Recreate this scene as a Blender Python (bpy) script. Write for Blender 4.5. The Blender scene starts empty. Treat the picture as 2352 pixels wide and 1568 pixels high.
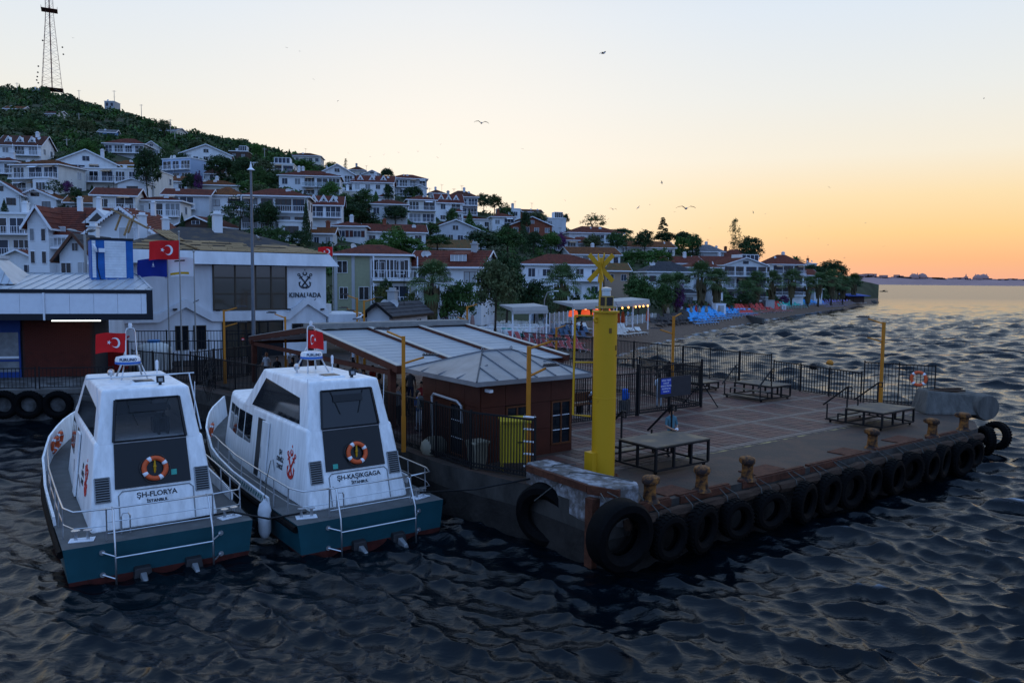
import bpy, bmesh, math, random
import numpy as np
from mathutils import Vector, Matrix
sc = bpy.context.scene
col = sc.collection
rad = math.radians
random.seed(7)
# ---------------------------------------------------------------- camera
FOC, ROLL, PITCH, EYE = 1780.0, 0.0095, math.atan(140 / 1780), 8.0     # focal length in units of a 2352 wide picture
cam = bpy.data.cameras.new('camera')
camo = bpy.data.objects.new('camera', cam)
col.objects.link(camo)
sc.camera = camo
cam.sensor_width = 36.0
cam.lens = 36.0 * FOC / 2352
cam.clip_start, cam.clip_end = 0.2, 40000
camo.matrix_world = Matrix.Translation((0, 0, EYE)) @ Matrix.Rotation(math.pi / 2 - PITCH, 4, 'X') @ Matrix.Rotation(ROLL, 4, 'Z')
# ---------------------------------------------------------------- sky, sun, exposure
SUN_AZ, SUN_EL = -5.0, 1.0                                               # the sun has just gone behind the hill
world = bpy.data.worlds.new('World')
sc.world = world
world.use_nodes = True
wn = world.node_tree
bg = wn.nodes['Background']
def wnode(kind, *ins, **props):
    n_ = wn.nodes.new(kind)
    for k, v in props.items():
        setattr(n_, k, v)
    for i, v in ins:
        if hasattr(v, 'node'):
            wn.links.new(v, n_.inputs[i])
        else:
            n_.inputs[i].default_value = v
    return n_
sky = wnode('ShaderNodeTexSky', sky_type='NISHITA', sun_disc=False, sun_elevation=rad(SUN_EL), sun_rotation=rad(SUN_AZ), ozone_density=2.0)
gm = wnode('ShaderNodeGamma', (0, sky.outputs[0]), (1, 0.6))
direc = wnode('ShaderNodeTexCoord').outputs['Generated']
elev = wnode('ShaderNodeSeparateXYZ', (0, direc)).outputs[2]
def ramp(stops):
    r_ = wnode('ShaderNodeValToRGB', (0, elev))
    cr = r_.color_ramp
    while len(cr.elements) < len(stops):
        cr.elements.new(0.5)
    for e_, (deg, c_) in zip(cr.elements, stops):
        e_.position, e_.color = math.sin(rad(deg)), (*c_, 1)
    return r_.outputs[0]
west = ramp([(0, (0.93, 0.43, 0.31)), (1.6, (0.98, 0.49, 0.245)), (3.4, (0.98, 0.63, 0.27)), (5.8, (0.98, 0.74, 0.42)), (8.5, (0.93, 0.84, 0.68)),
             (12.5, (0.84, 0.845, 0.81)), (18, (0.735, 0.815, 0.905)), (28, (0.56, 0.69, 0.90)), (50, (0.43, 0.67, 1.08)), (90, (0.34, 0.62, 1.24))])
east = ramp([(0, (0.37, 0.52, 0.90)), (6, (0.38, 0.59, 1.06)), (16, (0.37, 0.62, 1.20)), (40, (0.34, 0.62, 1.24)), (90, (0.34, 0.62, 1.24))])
sunv = (math.sin(rad(SUN_AZ)), math.cos(rad(SUN_AZ)), 0.08)
towards = wnode('ShaderNodeVectorMath', (0, direc), (1, sunv), operation='DOT_PRODUCT').outputs['Value']
side = wnode('ShaderNodeMapRange', (0, towards), (1, -0.6), (2, 0.75), interpolation_type='SMOOTHSTEP').outputs[0]
glow = wnode('ShaderNodeMath', (0, wnode('ShaderNodeMath', (0, towards), (1, 0.0), operation='MAXIMUM').outputs[0]), (1, 22.0), operation='POWER').outputs[0]
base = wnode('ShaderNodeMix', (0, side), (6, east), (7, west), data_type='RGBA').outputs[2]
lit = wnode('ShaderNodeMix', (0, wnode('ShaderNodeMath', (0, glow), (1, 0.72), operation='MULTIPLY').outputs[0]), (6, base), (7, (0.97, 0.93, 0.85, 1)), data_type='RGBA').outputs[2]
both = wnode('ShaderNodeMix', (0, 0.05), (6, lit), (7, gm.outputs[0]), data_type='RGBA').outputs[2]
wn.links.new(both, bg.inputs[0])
bg.inputs[1].default_value = 1.0
sl = bpy.data.lights.new('sun', 'SUN')
sl.energy, sl.angle, sl.color = 0.25, rad(0.5), (1.0, 0.72, 0.5)
slo = bpy.data.objects.new('sun', sl)
col.objects.link(slo)
slo.rotation_euler = Vector((-math.sin(rad(SUN_AZ)) * math.cos(rad(SUN_EL)), -math.cos(rad(SUN_AZ)) * math.cos(rad(SUN_EL)), -math.sin(rad(SUN_EL)))).to_track_quat('-Z', 'Y').to_euler()
slo.location = (40, 100, 60)
sc.view_settings.view_transform = 'Standard'
sc.view_settings.look = 'None'
sc.view_settings.exposure = 0.0
sc.view_settings.gamma = 1.0
sc.cycles.use_denoising = True
sc.cycles.max_bounces = 6
sc.cycles.transparent_max_bounces = 6

# ---------------------------------------------------------------- survey: picture positions (2352 x 1568 units) to points of the place
def ray(x, y):
    u, v = x - 1176, y - 784
    u, v = u + v * ROLL, v - u * ROLL
    c, s, up = math.cos(PITCH), math.sin(PITCH), -v / FOC
    return Vector((u / FOC, c + up * s, -s + up * c))
def at(x, y, z):
    d = ray(x, y)
    return Vector((0, 0, EYE)) + d * ((z - EYE) / d.z)
def aty(x, y, Y):
    d = ray(x, y)
    return Vector((0, 0, EYE)) + d * (Y / d.y)
PA = rad(36.5)                                       # the jetty's own axes: a along its head, b towards the shore
E1, E2, PO = Vector((math.cos(PA), math.sin(PA), 0)), Vector((-math.sin(PA), math.cos(PA), 0)), Vector((1.5, 21.5, 0))
DECK = 1.7
def pw(a, b, z=DECK):
    p = PO + E1 * a + E2 * b
    return Vector((p.x, p.y, z))

# ---------------------------------------------------------------- materials
MATS = {}
def mat(name, c, rough=0.65, metal=0.0, var=0.12, scale=3.0, bump=0.0, bscale=None, spec=0.22, c2=None, thr=0.5, stretch=None, emit=0.0, trans=0.0, alpha=1.0):
    if name in MATS:
        return MATS[name]
    m = bpy.data.materials.new(name)
    m.use_nodes = True
    n, l = m.node_tree.nodes, m.node_tree.links
    b = n['Principled BSDF']
    b.inputs['Roughness'].default_value = rough
    b.inputs['Metallic'].default_value = metal
    b.inputs['Specular IOR Level'].default_value = spec
    b.inputs['Transmission Weight'].default_value = trans
    b.inputs['Alpha'].default_value = alpha
    c4 = (*c, 1)
    b.inputs['Base Color'].default_value = c4
    tc = n.new('ShaderNodeTexCoord')
    src = tc.outputs['Object']
    if stretch:
        mp = n.new('ShaderNodeMapping')
        mp.inputs['Scale'].default_value = stretch
        l.new(src, mp.inputs[0])
        src = mp.outputs[0]
    if var > 0:
        t = n.new('ShaderNodeTexNoise')
        t.inputs['Scale'].default_value = scale
        t.inputs['Detail'].default_value = 5.0
        t.inputs['Roughness'].default_value = 0.62
        l.new(src, t.inputs['Vector'])
        r = n.new('ShaderNodeValToRGB')
        w = 0.22 if c2 is None else 0.09
        r.color_ramp.elements[0].position, r.color_ramp.elements[1].position = max(0, thr - w), min(1, thr + w)
        if c2 is None:
            r.color_ramp.elements[0].color = (*[max(0, k * (1 - var)) for k in c], 1)
            r.color_ramp.elements[1].color = (*[min(1, k * (1 + var)) for k in c], 1)
        else:
            r.color_ramp.elements[0].color, r.color_ramp.elements[1].color = c4, (*c2, 1)
        l.new(t.outputs['Fac'], r.inputs[0])
        l.new(r.outputs[0], b.inputs['Base Color'])
    if bump > 0:
        t2 = n.new('ShaderNodeTexNoise')
        t2.inputs['Scale'].default_value = bscale or scale * 6
        t2.inputs['Detail'].default_value = 4.0
        l.new(src, t2.inputs['Vector'])
        bp = n.new('ShaderNodeBump')
        bp.inputs['Strength'].default_value = bump
        bp.inputs['Distance'].default_value = 0.05
        l.new(t2.outputs['Fac'], bp.inputs['Height'])
        l.new(bp.outputs[0], b.inputs['Normal'])
    if emit > 0:
        b.inputs['Emission Color'].default_value = c4
        b.inputs['Emission Strength'].default_value = emit
    MATS[name] = m
    return m

# ---------------------------------------------------------------- mesh collecting
class MB:
    def __init__(s):
        s.v, s.f, s.mi, s.cur = [], [], [], 0
    def add(s, vs, fs):
        o = len(s.v)
        s.v += [tuple(p) for p in vs]
        s.f += [tuple(o + i for i in f) for f in fs]
        s.mi += [s.cur] * len(fs)
        return s
    def m(s, i):
        s.cur = i
        return s
    def box(s, x0, x1, y0, y1, z0, z1):
        return s.add([(x0, y0, z0), (x1, y0, z0), (x1, y1, z0), (x0, y1, z0), (x0, y0, z1), (x1, y0, z1), (x1, y1, z1), (x0, y1, z1)],
                     [(0, 3, 2, 1), (4, 5, 6, 7), (0, 1, 5, 4), (1, 2, 6, 5), (2, 3, 7, 6), (3, 0, 4, 7)])
    def hexa(s, p):      # 8 free corners, bottom ring then top ring
        return s.add(p, [(0, 3, 2, 1), (4, 5, 6, 7), (0, 1, 5, 4), (1, 2, 6, 5), (2, 3, 7, 6), (3, 0, 4, 7)])
    def cbox(s, c, sx, sy, sz, rz=0.0, rx=0.0):
        M = Matrix.Translation(c) @ Matrix.Rotation(rz, 4, 'Z') @ Matrix.Rotation(rx, 4, 'X')
        hx, hy, hz = sx / 2, sy / 2, sz / 2
        return s.hexa([M @ Vector(q) for q in [(-hx, -hy, -hz), (hx, -hy, -hz), (hx, hy, -hz), (-hx, hy, -hz), (-hx, -hy, hz), (hx, -hy, hz), (hx, hy, hz), (-hx, hy, hz)]])
    def beam(s, p, q, w, h=None, up=(0, 0, 1)):
        h = h or w
        p, q = Vector(p), Vector(q)
        d = (q - p).normalized()
        upv = Vector(up)
        if abs(d.dot(upv)) > 0.99:
            upv = Vector((0, 1, 0))
        x = d.cross(upv).normalized() * (w / 2)
        y = x.cross(d).normalized() * (h / 2)
        return s.hexa([p - x - y, p + x - y, q + x - y, q - x - y, p - x + y, p + x + y, q + x + y, q - x + y])
    def tube(s, pts, r, n=6, closed=False, caps=True):
        pts = [Vector(p) for p in pts]
        N = len(pts)
        rr = r if hasattr(r, '__len__') else [r] * N
        vs, fs = [], []
        px = None
        for i, p in enumerate(pts):
            a = pts[(i - 1) % N] if closed or i > 0 else p
            b = pts[(i + 1) % N] if closed or i < N - 1 else p
            d = (b - a).normalized()
            if px is None:
                px = d.cross(Vector((0, 0, 1)) if abs(d.z) < 0.95 else Vector((1, 0, 0))).normalized()
            else:
                px = (px - d * px.dot(d)).normalized()
            py = d.cross(px)
            for k in range(n):
                t = 2 * math.pi * k / n
                vs.append(p + (px * math.cos(t) + py * math.sin(t)) * rr[i])
        for i in range(N if closed else N - 1):
            j = (i + 1) % N
            for k in range(n):
                fs.append((i * n + k, i * n + (k + 1) % n, j * n + (k + 1) % n, j * n + k))
        if caps and not closed:
            fs.append(tuple(range(n))[::-1])
            fs.append(tuple((N - 1) * n + k for k in range(n)))
        return s.add(vs, fs)
    def lathe(s, prof, n=12, c=(0, 0, 0), M=None):
        c = Vector(c)
        vs, fs = [], []
        for r, z in prof:
            for k in range(n):
                t = 2 * math.pi * k / n
                p = Vector((r * math.cos(t), r * math.sin(t), z))
                vs.append((M @ p if M else p) + c)
        for i in range(len(prof) - 1):
            for k in range(n):
                fs.append((i * n + k, i * n + (k + 1) % n, (i + 1) * n + (k + 1) % n, (i + 1) * n + k))
        fs.append(tuple(range(n))[::-1])
        fs.append(tuple((len(prof) - 1) * n + k for k in range(n)))
        return s.add(vs, fs)
    def ring(s, c, R, r, M=None, n=24, m=10, t0=0.0, t1=2 * math.pi, rz=None):
        """a torus (or arc of one) in the local xz plane, section r by rz"""
        full = t1 - t0 > 6.28
        c, rz = Vector(c), rz or r
        vs, fs = [], []
        N = n if full else n + 1
        for i in range(N):
            t = t0 + (t1 - t0) * i / n
            for k in range(m):
                a = 2 * math.pi * k / m
                q = R + r * math.cos(a)
                p = Vector((q * math.cos(t), rz * math.sin(a), q * math.sin(t)))
                vs.append((M @ p if M else p) + c)
        for i in range(n):
            j = (i + 1) % N
            for k in range(m):
                fs.append((i * m + k, i * m + (k + 1) % m, j * m + (k + 1) % m, j * m + k))
        if not full:
            fs.append(tuple(range(m)))
            fs.append(tuple(n * m + k for k in range(m))[::-1])
        return s.add(vs, fs)
    def prism(s, poly, z0, z1):
        n = len(poly)
        vs = [(p[0], p[1], z0) for p in poly] + [(p[0], p[1], z1) for p in poly]
        return s.add(vs, [tuple(range(n))[::-1], tuple(range(n, 2 * n))] + [(i, (i + 1) % n, n + (i + 1) % n, n + i) for i in range(n)])
    def slab(s, poly, off):     # a planar polygon of 3-D points thickened by a vector
        n = len(poly)
        o = Vector(off)
        vs = [Vector(p) for p in poly]
        vs = vs + [p + o for p in vs]
        return s.add(vs, [tuple(range(n))[::-1], tuple(range(n, 2 * n))] + [(i, (i + 1) % n, n + (i + 1) % n, n + i) for i in range(n)])
    def loft(s, rings, caps=True):
        n = len(rings[0])
        vs = [p for r_ in rings for p in r_]
        fs = [(i * n + k, i * n + (k + 1) % n, (i + 1) * n + (k + 1) % n, (i + 1) * n + k) for i in range(len(rings) - 1) for k in range(n)]
        if caps:
            fs += [tuple(range(n))[::-1], tuple((len(rings) - 1) * n + k for k in range(n))]
        return s.add(vs, fs)
    def mesh(s, name, mats, smooth=False, bevel=0.0, seg=2, fix=True):
        me = bpy.data.meshes.new(name)
        me.from_pydata(s.v, [], s.f)
        mats = mats if isinstance(mats, (list, tuple)) else [mats]
        for m_ in mats:
            me.materials.append(m_)
        if len(mats) > 1:
            me.polygons.foreach_set('material_index', s.mi)
        if fix or bevel:
            bm = bmesh.new()
            bm.from_mesh(me)
            if bevel:
                bmesh.ops.remove_doubles(bm, verts=bm.verts, dist=1e-4)
            bmesh.ops.recalc_face_normals(bm, faces=bm.faces)
            if bevel:
                ed = [e for e in bm.edges if len(e.link_faces) == 2 and e.calc_face_angle(0) > 0.35]
                bmesh.ops.bevel(bm, geom=ed, offset=bevel, segments=seg, affect='EDGES', profile=0.6)
            bm.to_mesh(me)
            bm.free()
        if smooth:
            me.polygons.foreach_set('use_smooth', [True] * len(me.polygons))
            if smooth != 'all':
                me.set_sharp_from_angle(angle=rad(40))
        me.update()
        return me
    def build(s, name, mats, parent=None, loc=(0, 0, 0), rz=0.0, **kw):
        return link(name, s.mesh(name, mats, **kw), parent, loc, rz)
def link(name, me, parent=None, loc=(0, 0, 0), rz=0.0, scale=None):
    o = bpy.data.objects.new(name, me)
    col.objects.link(o)
    o.parent = parent
    o.location = loc
    o.rotation_euler = (0, 0, rz)
    if scale is not None:
        o.scale = scale if hasattr(scale, '__len__') else (scale,) * 3
    return o
def tag(o, label=None, cat=None, group=None, kind=None):
    for k, v in (('label', label), ('category', cat), ('group', group), ('kind', kind)):
        if v:
            o[k] = v
    return o
def thing(name, label, cat, loc=(0, 0, 0), rz=0.0, group=None):
    return tag(link(name, None, None, loc, rz), label, cat, group)
KIDS = {}
def copy_tree(o, parent=None):
    c = o.copy()
    col.objects.link(c)
    c.parent = parent
    for ch in o.children:
        copy_tree(ch, c)
    return c
def arr_mesh(name, V, Q, mats, mi=None):
    """numpy vertices (n,3) and quads (m,4)"""
    me = bpy.data.meshes.new(name)
    me.vertices.add(len(V))
    me.vertices.foreach_set('co', np.asarray(V, np.float32).ravel())
    k = Q.shape[1]
    me.loops.add(Q.size)
    me.loops.foreach_set('vertex_index', Q.astype(np.int32).ravel())
    me.polygons.add(len(Q))
    me.polygons.foreach_set('loop_start', np.arange(0, Q.size, k, dtype=np.int32))
    if mi is not None:
        me.polygons.foreach_set('material_index', mi.astype(np.int32))
    for m_ in (mats if isinstance(mats, (list, tuple)) else [mats]):
        me.materials.append(m_)
    me.update(calc_edges=True)
    return me
def text_mesh(name, body, size, m, depth=0.02, align='CENTER', bold=0.0, mirror=False, spacing=1.0):
    cu = bpy.data.curves.new(name, 'FONT')
    cu.body, cu.size, cu.extrude, cu.align_x, cu.align_y = body, size, depth / 2, align, 'CENTER'
    cu.offset = bold
    cu.space_character = spacing
    cu.resolution_u = 3
    o = bpy.data.objects.new(name, cu)
    col.objects.link(o)
    me = bpy.data.meshes.new_from_object(o.evaluated_get(bpy.context.evaluated_depsgraph_get()))
    bpy.data.objects.remove(o)
    bpy.data.curves.remove(cu)
    me.transform(Matrix.Rotation(math.pi / 2, 4, 'X') @ (Matrix.Scale(-1, 4, (1, 0, 0)) if mirror else Matrix.Identity(4)))
    me.materials.clear()
    me.materials.append(m)
    return me

WHITE = mat('white_paint', (0.74, 0.76, 0.80), 0.6, var=0.10, scale=0.7)
BLACKM = mat('black_iron', (0.006, 0.006, 0.007), 0.6, var=0.2, spec=0.25)
CONC = mat('concrete', (0.10, 0.092, 0.085), 0.9, var=0.35, scale=1.3, bump=0.5)
DARKC = mat('old_concrete', (0.022, 0.019, 0.017), 0.95, var=0.5, scale=1.1, bump=0.9, bscale=5)
STEEL = mat('stainless_steel', (0.55, 0.56, 0.58), 0.28, metal=0.9, var=0.08)
GLASSD = mat('dark_window_glass', (0.010, 0.013, 0.017), 0.06, var=0, spec=0.45)
YELLOW = mat('yellow_paint', (0.55, 0.295, 0.010), 0.5, var=0.10, scale=3.0, c2=(0.22, 0.10, 0.012), thr=0.74)
OCHRE = mat('ochre_lamp_paint', (0.46, 0.17, 0.015), 0.5, var=0.1)
RUST = mat('rusty_iron', (0.075, 0.026, 0.014), 0.85, var=0.5, scale=4, bump=0.4)
RUBBER = mat('tyre_rubber', (0.0032, 0.0032, 0.0036), 0.75, var=0.35, scale=5, bump=0.3, spec=0.07)
ORANGE = mat('lifebuoy_orange', (0.62, 0.10, 0.03), 0.5, var=0.1)
# ================================================================ sea
def build_sea():
    rng = np.random.default_rng(3)
    rows = [5.0]
    while rows[-1] < 16000:
        d = rows[-1]
        rows.append(d + max(0.046, min(d * d / (15000 if d < 60 else 26000), d * 0.0085) if d < 420 else d * 0.013))
    rows = np.array(rows)
    cols = np.tan(np.radians(np.linspace(-47, 47, 560)))
    D, T = np.meshgrid(rows, cols, indexing='ij')
    X, Y = T * D, D.copy()
    cell = np.maximum(np.gradient(rows)[:, None], D * (cols[1] - cols[0]))
    Z = np.zeros_like(X)
    DX, DY = np.zeros_like(X), np.zeros_like(X)
    lost = np.zeros_like(X)                          # slope of the ripples too fine for the mesh, kept as roughness
    n = 110
    lam = np.exp(np.linspace(math.log(0.22), math.log(5.0), n))
    for i in range(n):
        L = lam[i] * rng.uniform(0.9, 1.1)
        ang = rad(-118) + rng.normal(0, 0.55 if L < 4 else 0.38)
        k = 2 * math.pi / L
        amp = 0.064 * min(1.0, 2.6 / L) ** 0.55 / k * rng.uniform(0.5, 1.4) * (1.7 if L < 1.3 else 1.35 if L < 2.2 else 0.8)
        ph = k * (X * math.cos(ang) + Y * math.sin(ang)) + rng.uniform(0, 6.28)
        fade = np.clip((L / cell - 1.9) / 2.0, 0, 1)
        Z += amp * fade * np.cos(ph)
        lost += 0.5 * (k * amp) ** 2 * (1 - fade ** 2)
        q = 0.95 * amp * fade * np.sin(ph)
        DX -= q * math.cos(ang)
        DY -= q * math.sin(ang)
    shore = np.interp(1176 + T * FOC, [1000, 1100, 1230, 1340, 1380, 1440, 1480, 1600, 1700, 1800, 1900, 1960, 2010, 2030], [1e6, 66, 70, 76, 80, 87, 96, 118, 146, 180, 232, 272, 320, 1e6])
    open_ = np.clip((D - 45) / 70, 0, 1) * np.clip((shore - D) / 25 - 0.1, 0, 1)       # choppier outside the bay
    for i in range(80):
        L = math.exp(rng.uniform(math.log(1.6), math.log(8.5)))
        ang = rad(-112) + rng.normal(0, 0.75)
        k = 2 * math.pi / L
        amp = 0.040 / k * rng.uniform(0.5, 1.4) * min(1.0, 4.0 / L)
        Z += amp * open_ * np.clip((L / cell - 1.9) / 2.0, 0, 1) * np.cos(k * (X * math.cos(ang) + Y * math.sin(ang)) + rng.uniform(0, 6.28))
    # patches of rougher and calmer water; the lee of the jetty is calmer
    patch = 0.85 + 0.25 * np.sin(X * 0.21 + 1.3 * np.sin(Y * 0.13)) * np.sin(Y * 0.17 + 1.1)
    lee = 1 - 0.55 / (1 + np.exp((X + 3 - (Y - 21) * 0.3) / 3.0))
    far = 1.0 + 1.1 * np.clip((D - 35) / 120, 0, 1)
    g = patch * lee * far
    V = np.stack([X + DX * g, Y + DY * g, Z * g], -1).reshape(-1, 3)
    rough = np.clip(np.sqrt(1.4 * np.sqrt(lost * 0.16)), 0.02, 0.10 + 0.16 * np.clip((D - 150) / 300, 0, 1))
    nz = np.sin(X * 1.9 + 2.3 * np.sin(Y * 0.7)) * np.sin(Y * 2.3 + 1.7 * np.sin(X * 0.9)) * 0.5 + 0.5
    crest = np.clip((Z * g / 0.16 - 1.3) * 2.0, 0, 1) * np.clip(nz * 2 - 0.75, 0, 1) * (X > 3) * (D < 48)
    surf = np.clip(1 - np.abs(D - shore + 1.6 + 1.2 * np.sin(X * 0.8)) / (1.6 + 0.9 * np.sin(X * 2.1)), 0, 1)
    foam = np.clip(crest + surf * (0.35 + 0.65 * nz), 0, 1)
    R_, C_ = X.shape
    idx = np.arange(R_ * C_).reshape(R_, C_)
    Q = np.stack([idx[:-1, :-1], idx[:-1, 1:], idx[1:, 1:], idx[1:, :-1]], -1).reshape(-1, 4)
    nv = len(V)                                     # the open sea goes on all round, below the waves' troughs
    V = np.concatenate([V, np.array([[-16000, -16000, -0.7], [16000, -16000, -0.7], [16000, 16000, -0.7], [-16000, 16000, -0.7]])])
    Q = np.concatenate([Q, np.array([[nv, nv + 1, nv + 2, nv + 3]])])
    m = bpy.data.materials.new('sea_water')
    m.use_nodes = True
    nn, l = m.node_tree.nodes, m.node_tree.links
    b = nn['Principled BSDF']
    b.inputs['Base Color'].default_value = (0.0008, 0.003, 0.005, 1)
    ra = nn.new('ShaderNodeAttribute')
    ra.attribute_name = 'ripple'
    fa = nn.new('ShaderNodeAttribute')
    fa.attribute_name = 'foam'
    l.new(ra.outputs['Fac'], b.inputs['Roughness'])
    fo = nn.new('ShaderNodeBsdfDiffuse')
    fo.inputs[0].default_value = (0.55, 0.58, 0.62, 1)
    fn = nn.new('ShaderNodeTexNoise')
    fn.inputs['Scale'].default_value = 5.0
    fn.inputs['Detail'].default_value = 6.0
    fm_ = nn.new('ShaderNodeMath')
    fm_.operation = 'MULTIPLY'
    fr_ = nn.new('ShaderNodeMapRange')
    fr_.inputs[1].default_value, fr_.inputs[2].default_value = 0.42, 0.62
    l.new(fn.outputs['Fac'], fr_.inputs[0])
    l.new(fr_.outputs[0], fm_.inputs[0])
    l.new(fa.outputs['Fac'], fm_.inputs[1])
    ms = nn.new('ShaderNodeMixShader')
    l.new(fm_.outputs[0], ms.inputs[0])
    l.new(b.outputs[0], ms.inputs[1])
    l.new(fo.outputs[0], ms.inputs[2])
    l.new(ms.outputs[0], nn['Material Output'].inputs[0])
    b.inputs['IOR'].default_value = 1.333
    b.inputs['Specular IOR Level'].default_value = 0.34
    tc = nn.new('ShaderNodeTexCoord')
    mp = nn.new('ShaderNodeMapping')
    mp.inputs['Rotation'].default_value = (0, 0, rad(-25))
    mp.inputs['Scale'].default_value = (0.42, 1.0, 1.0)
    l.new(tc.outputs['Object'], mp.inputs[0])
    hs = None
    for sc_, st in ((2.6, 0.065), (8.0, 0.045), (23.0, 0.016)):
        t = nn.new('ShaderNodeTexNoise')
        t.inputs['Scale'].default_value = sc_
        t.inputs['Detail'].default_value = 3
        t.inputs['Distortion'].default_value = 0.6
        l.new(mp.outputs[0], t.inputs['Vector'])
        mu = nn.new('ShaderNodeMath')
        mu.operation = 'MULTIPLY'
        mu.inputs[1].default_value = st
        l.new(t.outputs['Fac'], mu.inputs[0])
        if hs is None:
            hs = mu
        else:
            ad = nn.new('ShaderNodeMath')
            l.new(hs.outputs[0], ad.inputs[0])
            l.new(mu.outputs[0], ad.inputs[1])
            hs = ad
    bp = nn.new('ShaderNodeBump')
    bp.inputs['Strength'].default_value = 1.0
    bp.inputs['Distance'].default_value = 0.36
    l.new(hs.outputs[0], bp.inputs['Height'])
    l.new(bp.outputs[0], b.inputs['Normal'])
    me = arr_mesh('sea', V, Q, m)
    for an, av, pad in (('ripple', rough, 0.3), ('foam', foam, 0.0)):
        at_ = me.attributes.new(an, 'FLOAT', 'POINT')
        at_.data.foreach_set('value', np.concatenate([av.ravel(), np.full(4, pad)]).astype(np.float32))
    me.polygons.foreach_set('use_smooth', [True] * len(me.polygons))
    tag(link('sea', me), 'dark choppy sea water', None, kind='structure')
build_sea()

# ================================================================ land
LX = [-700, -300, 0, 120, 240, 400, 550, 680, 760, 850, 950, 1050, 1200, 1400, 1550, 1700, 1850, 1950, 2010, 2030]
LRD = [430, 420, 400, 405, 390, 360, 340, 320, 300, 290, 280, 270, 260, 250, 245, 245, 265, 330, 350, 352]
LRY = [150, 175, 203, 212, 246, 299, 327, 364, 391, 412, 446, 478, 506, 546, 568, 598, 622, 640, 652, 660]
L0X = [-700, 600, 900, 1100, 1300, 1450, 1600, 1700, 1800, 1900, 1980, 2010, 2030]
L0D = [76, 78, 86, 105, 116, 128, 152, 178, 210, 255, 308, 334, 340]
LWX = [-700, 700, 1100, 1230, 1340, 1380, 1440, 1480, 1600, 1700, 1800, 1900, 1960, 2010, 2030]
LWD = [54, 56, 66, 70, 76, 80, 87, 96, 118, 146, 180, 232, 272, 320, 330]
LRZ = [aty(x, y, d).z for x, y, d in zip(LX, LRY, LRD)]
def column(t):
    x = 1176 + t * FOC
    return np.interp(x, LWX, LWD), np.interp(x, L0X, L0D), np.interp(x, LX, LRD), max(2.4, np.interp(x, LX, LRZ))
def bumps(x, y):
    return math.sin(x * 0.071 + 1.7 * math.sin(y * 0.043)) * math.sin(y * 0.057 + 0.8) + 0.5 * math.sin(x * 0.19 + y * 0.11)
FLAT = 1.9
def ground(X, Y):
    w, d0, dr, zr = column(X / Y)
    if Y < d0:
        s = (Y - w) / max(6.0, min(16.0, 0.8 * (d0 - w)))
        return max(-2.0, -0.05 + (FLAT + 0.05) * min(1.0, s)) if s > 0 else max(-2.0, 2.2 * s)
    if Y < dr:
        s = (Y - d0) / (dr - d0)
        return FLAT + (zr - FLAT) * s + 0.8 * bumps(X, Y) * min(1, s * 8) * min(1, (1 - s) * 8)
    return zr - 0.06 * (Y - dr)
def hit(x, y, far=450.0):
    """where the line of sight through a picture point meets the land (or passes closest over it)"""
    d = ray(x, y)
    Y, best = 52.0, (1e9, 0)
    while Y < far:
        X, Z = d.x / d.y * Y, EYE + d.z / d.y * Y
        g = ground(X, Y)
        if Z <= g:
            return Vector((X, Y, g))
        if (Z - g) / Y < best[0]:
            best = ((Z - g) / Y, Y)
        Y += 0.5
    Y = best[1]
    return Vector((d.x / d.y * Y, Y, ground(d.x / d.y * Y, Y)))
def grid(name, ts, fn, m):
    V = np.array([fn(t) for t in ts])
    n, k = V.shape[:2]
    idx = np.arange(n * k).reshape(n, k)
    Q = np.stack([idx[:-1, :-1], idx[1:, :-1], idx[1:, 1:], idx[:-1, 1:]], -1).reshape(-1, 4)
    me = arr_mesh(name, V.reshape(-1, 3), Q, m)
    me.polygons.foreach_set('use_smooth', [True] * len(me.polygons))
    return link(name, me)
PEB = mat('beach_pebbles', (0.115, 0.078, 0.056), 0.95, var=0.55, scale=6, bump=0.8, bscale=9)
EARTH = mat('hill_earth', (0.035, 0.042, 0.02), 1.0, var=0.5, scale=0.15, bump=0.5, bscale=1)
ts = [(x - 1176) / FOC for x in range(-640, 2030, 15)]
def beach_col(t):
    w, d0, dr, zr = column(t)
    out = []
    for d in np.concatenate([np.linspace(w - 6, w + 16, 12), np.linspace(w + 17, max(d0, w + 18), 8)]):
        d = min(d, d0)
        out.append((t * d, d, ground(t * d, d)))
    return out
tag(grid('beach', ts, beach_col, PEB), 'brown pebble beach and seafront ground', None, kind='structure')
def hill_col(t):
    w, d0, dr, zr = column(t)
    ds = list(np.linspace(d0, dr, 36)) + [dr + 20, dr + 60, dr + 140]
    return [(t * d, d, ground(t * d, d)) for d in ds]
tag(grid('hill', ts, hill_col, EARTH), 'green hillside rising behind the seafront', None, kind='structure')

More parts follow.
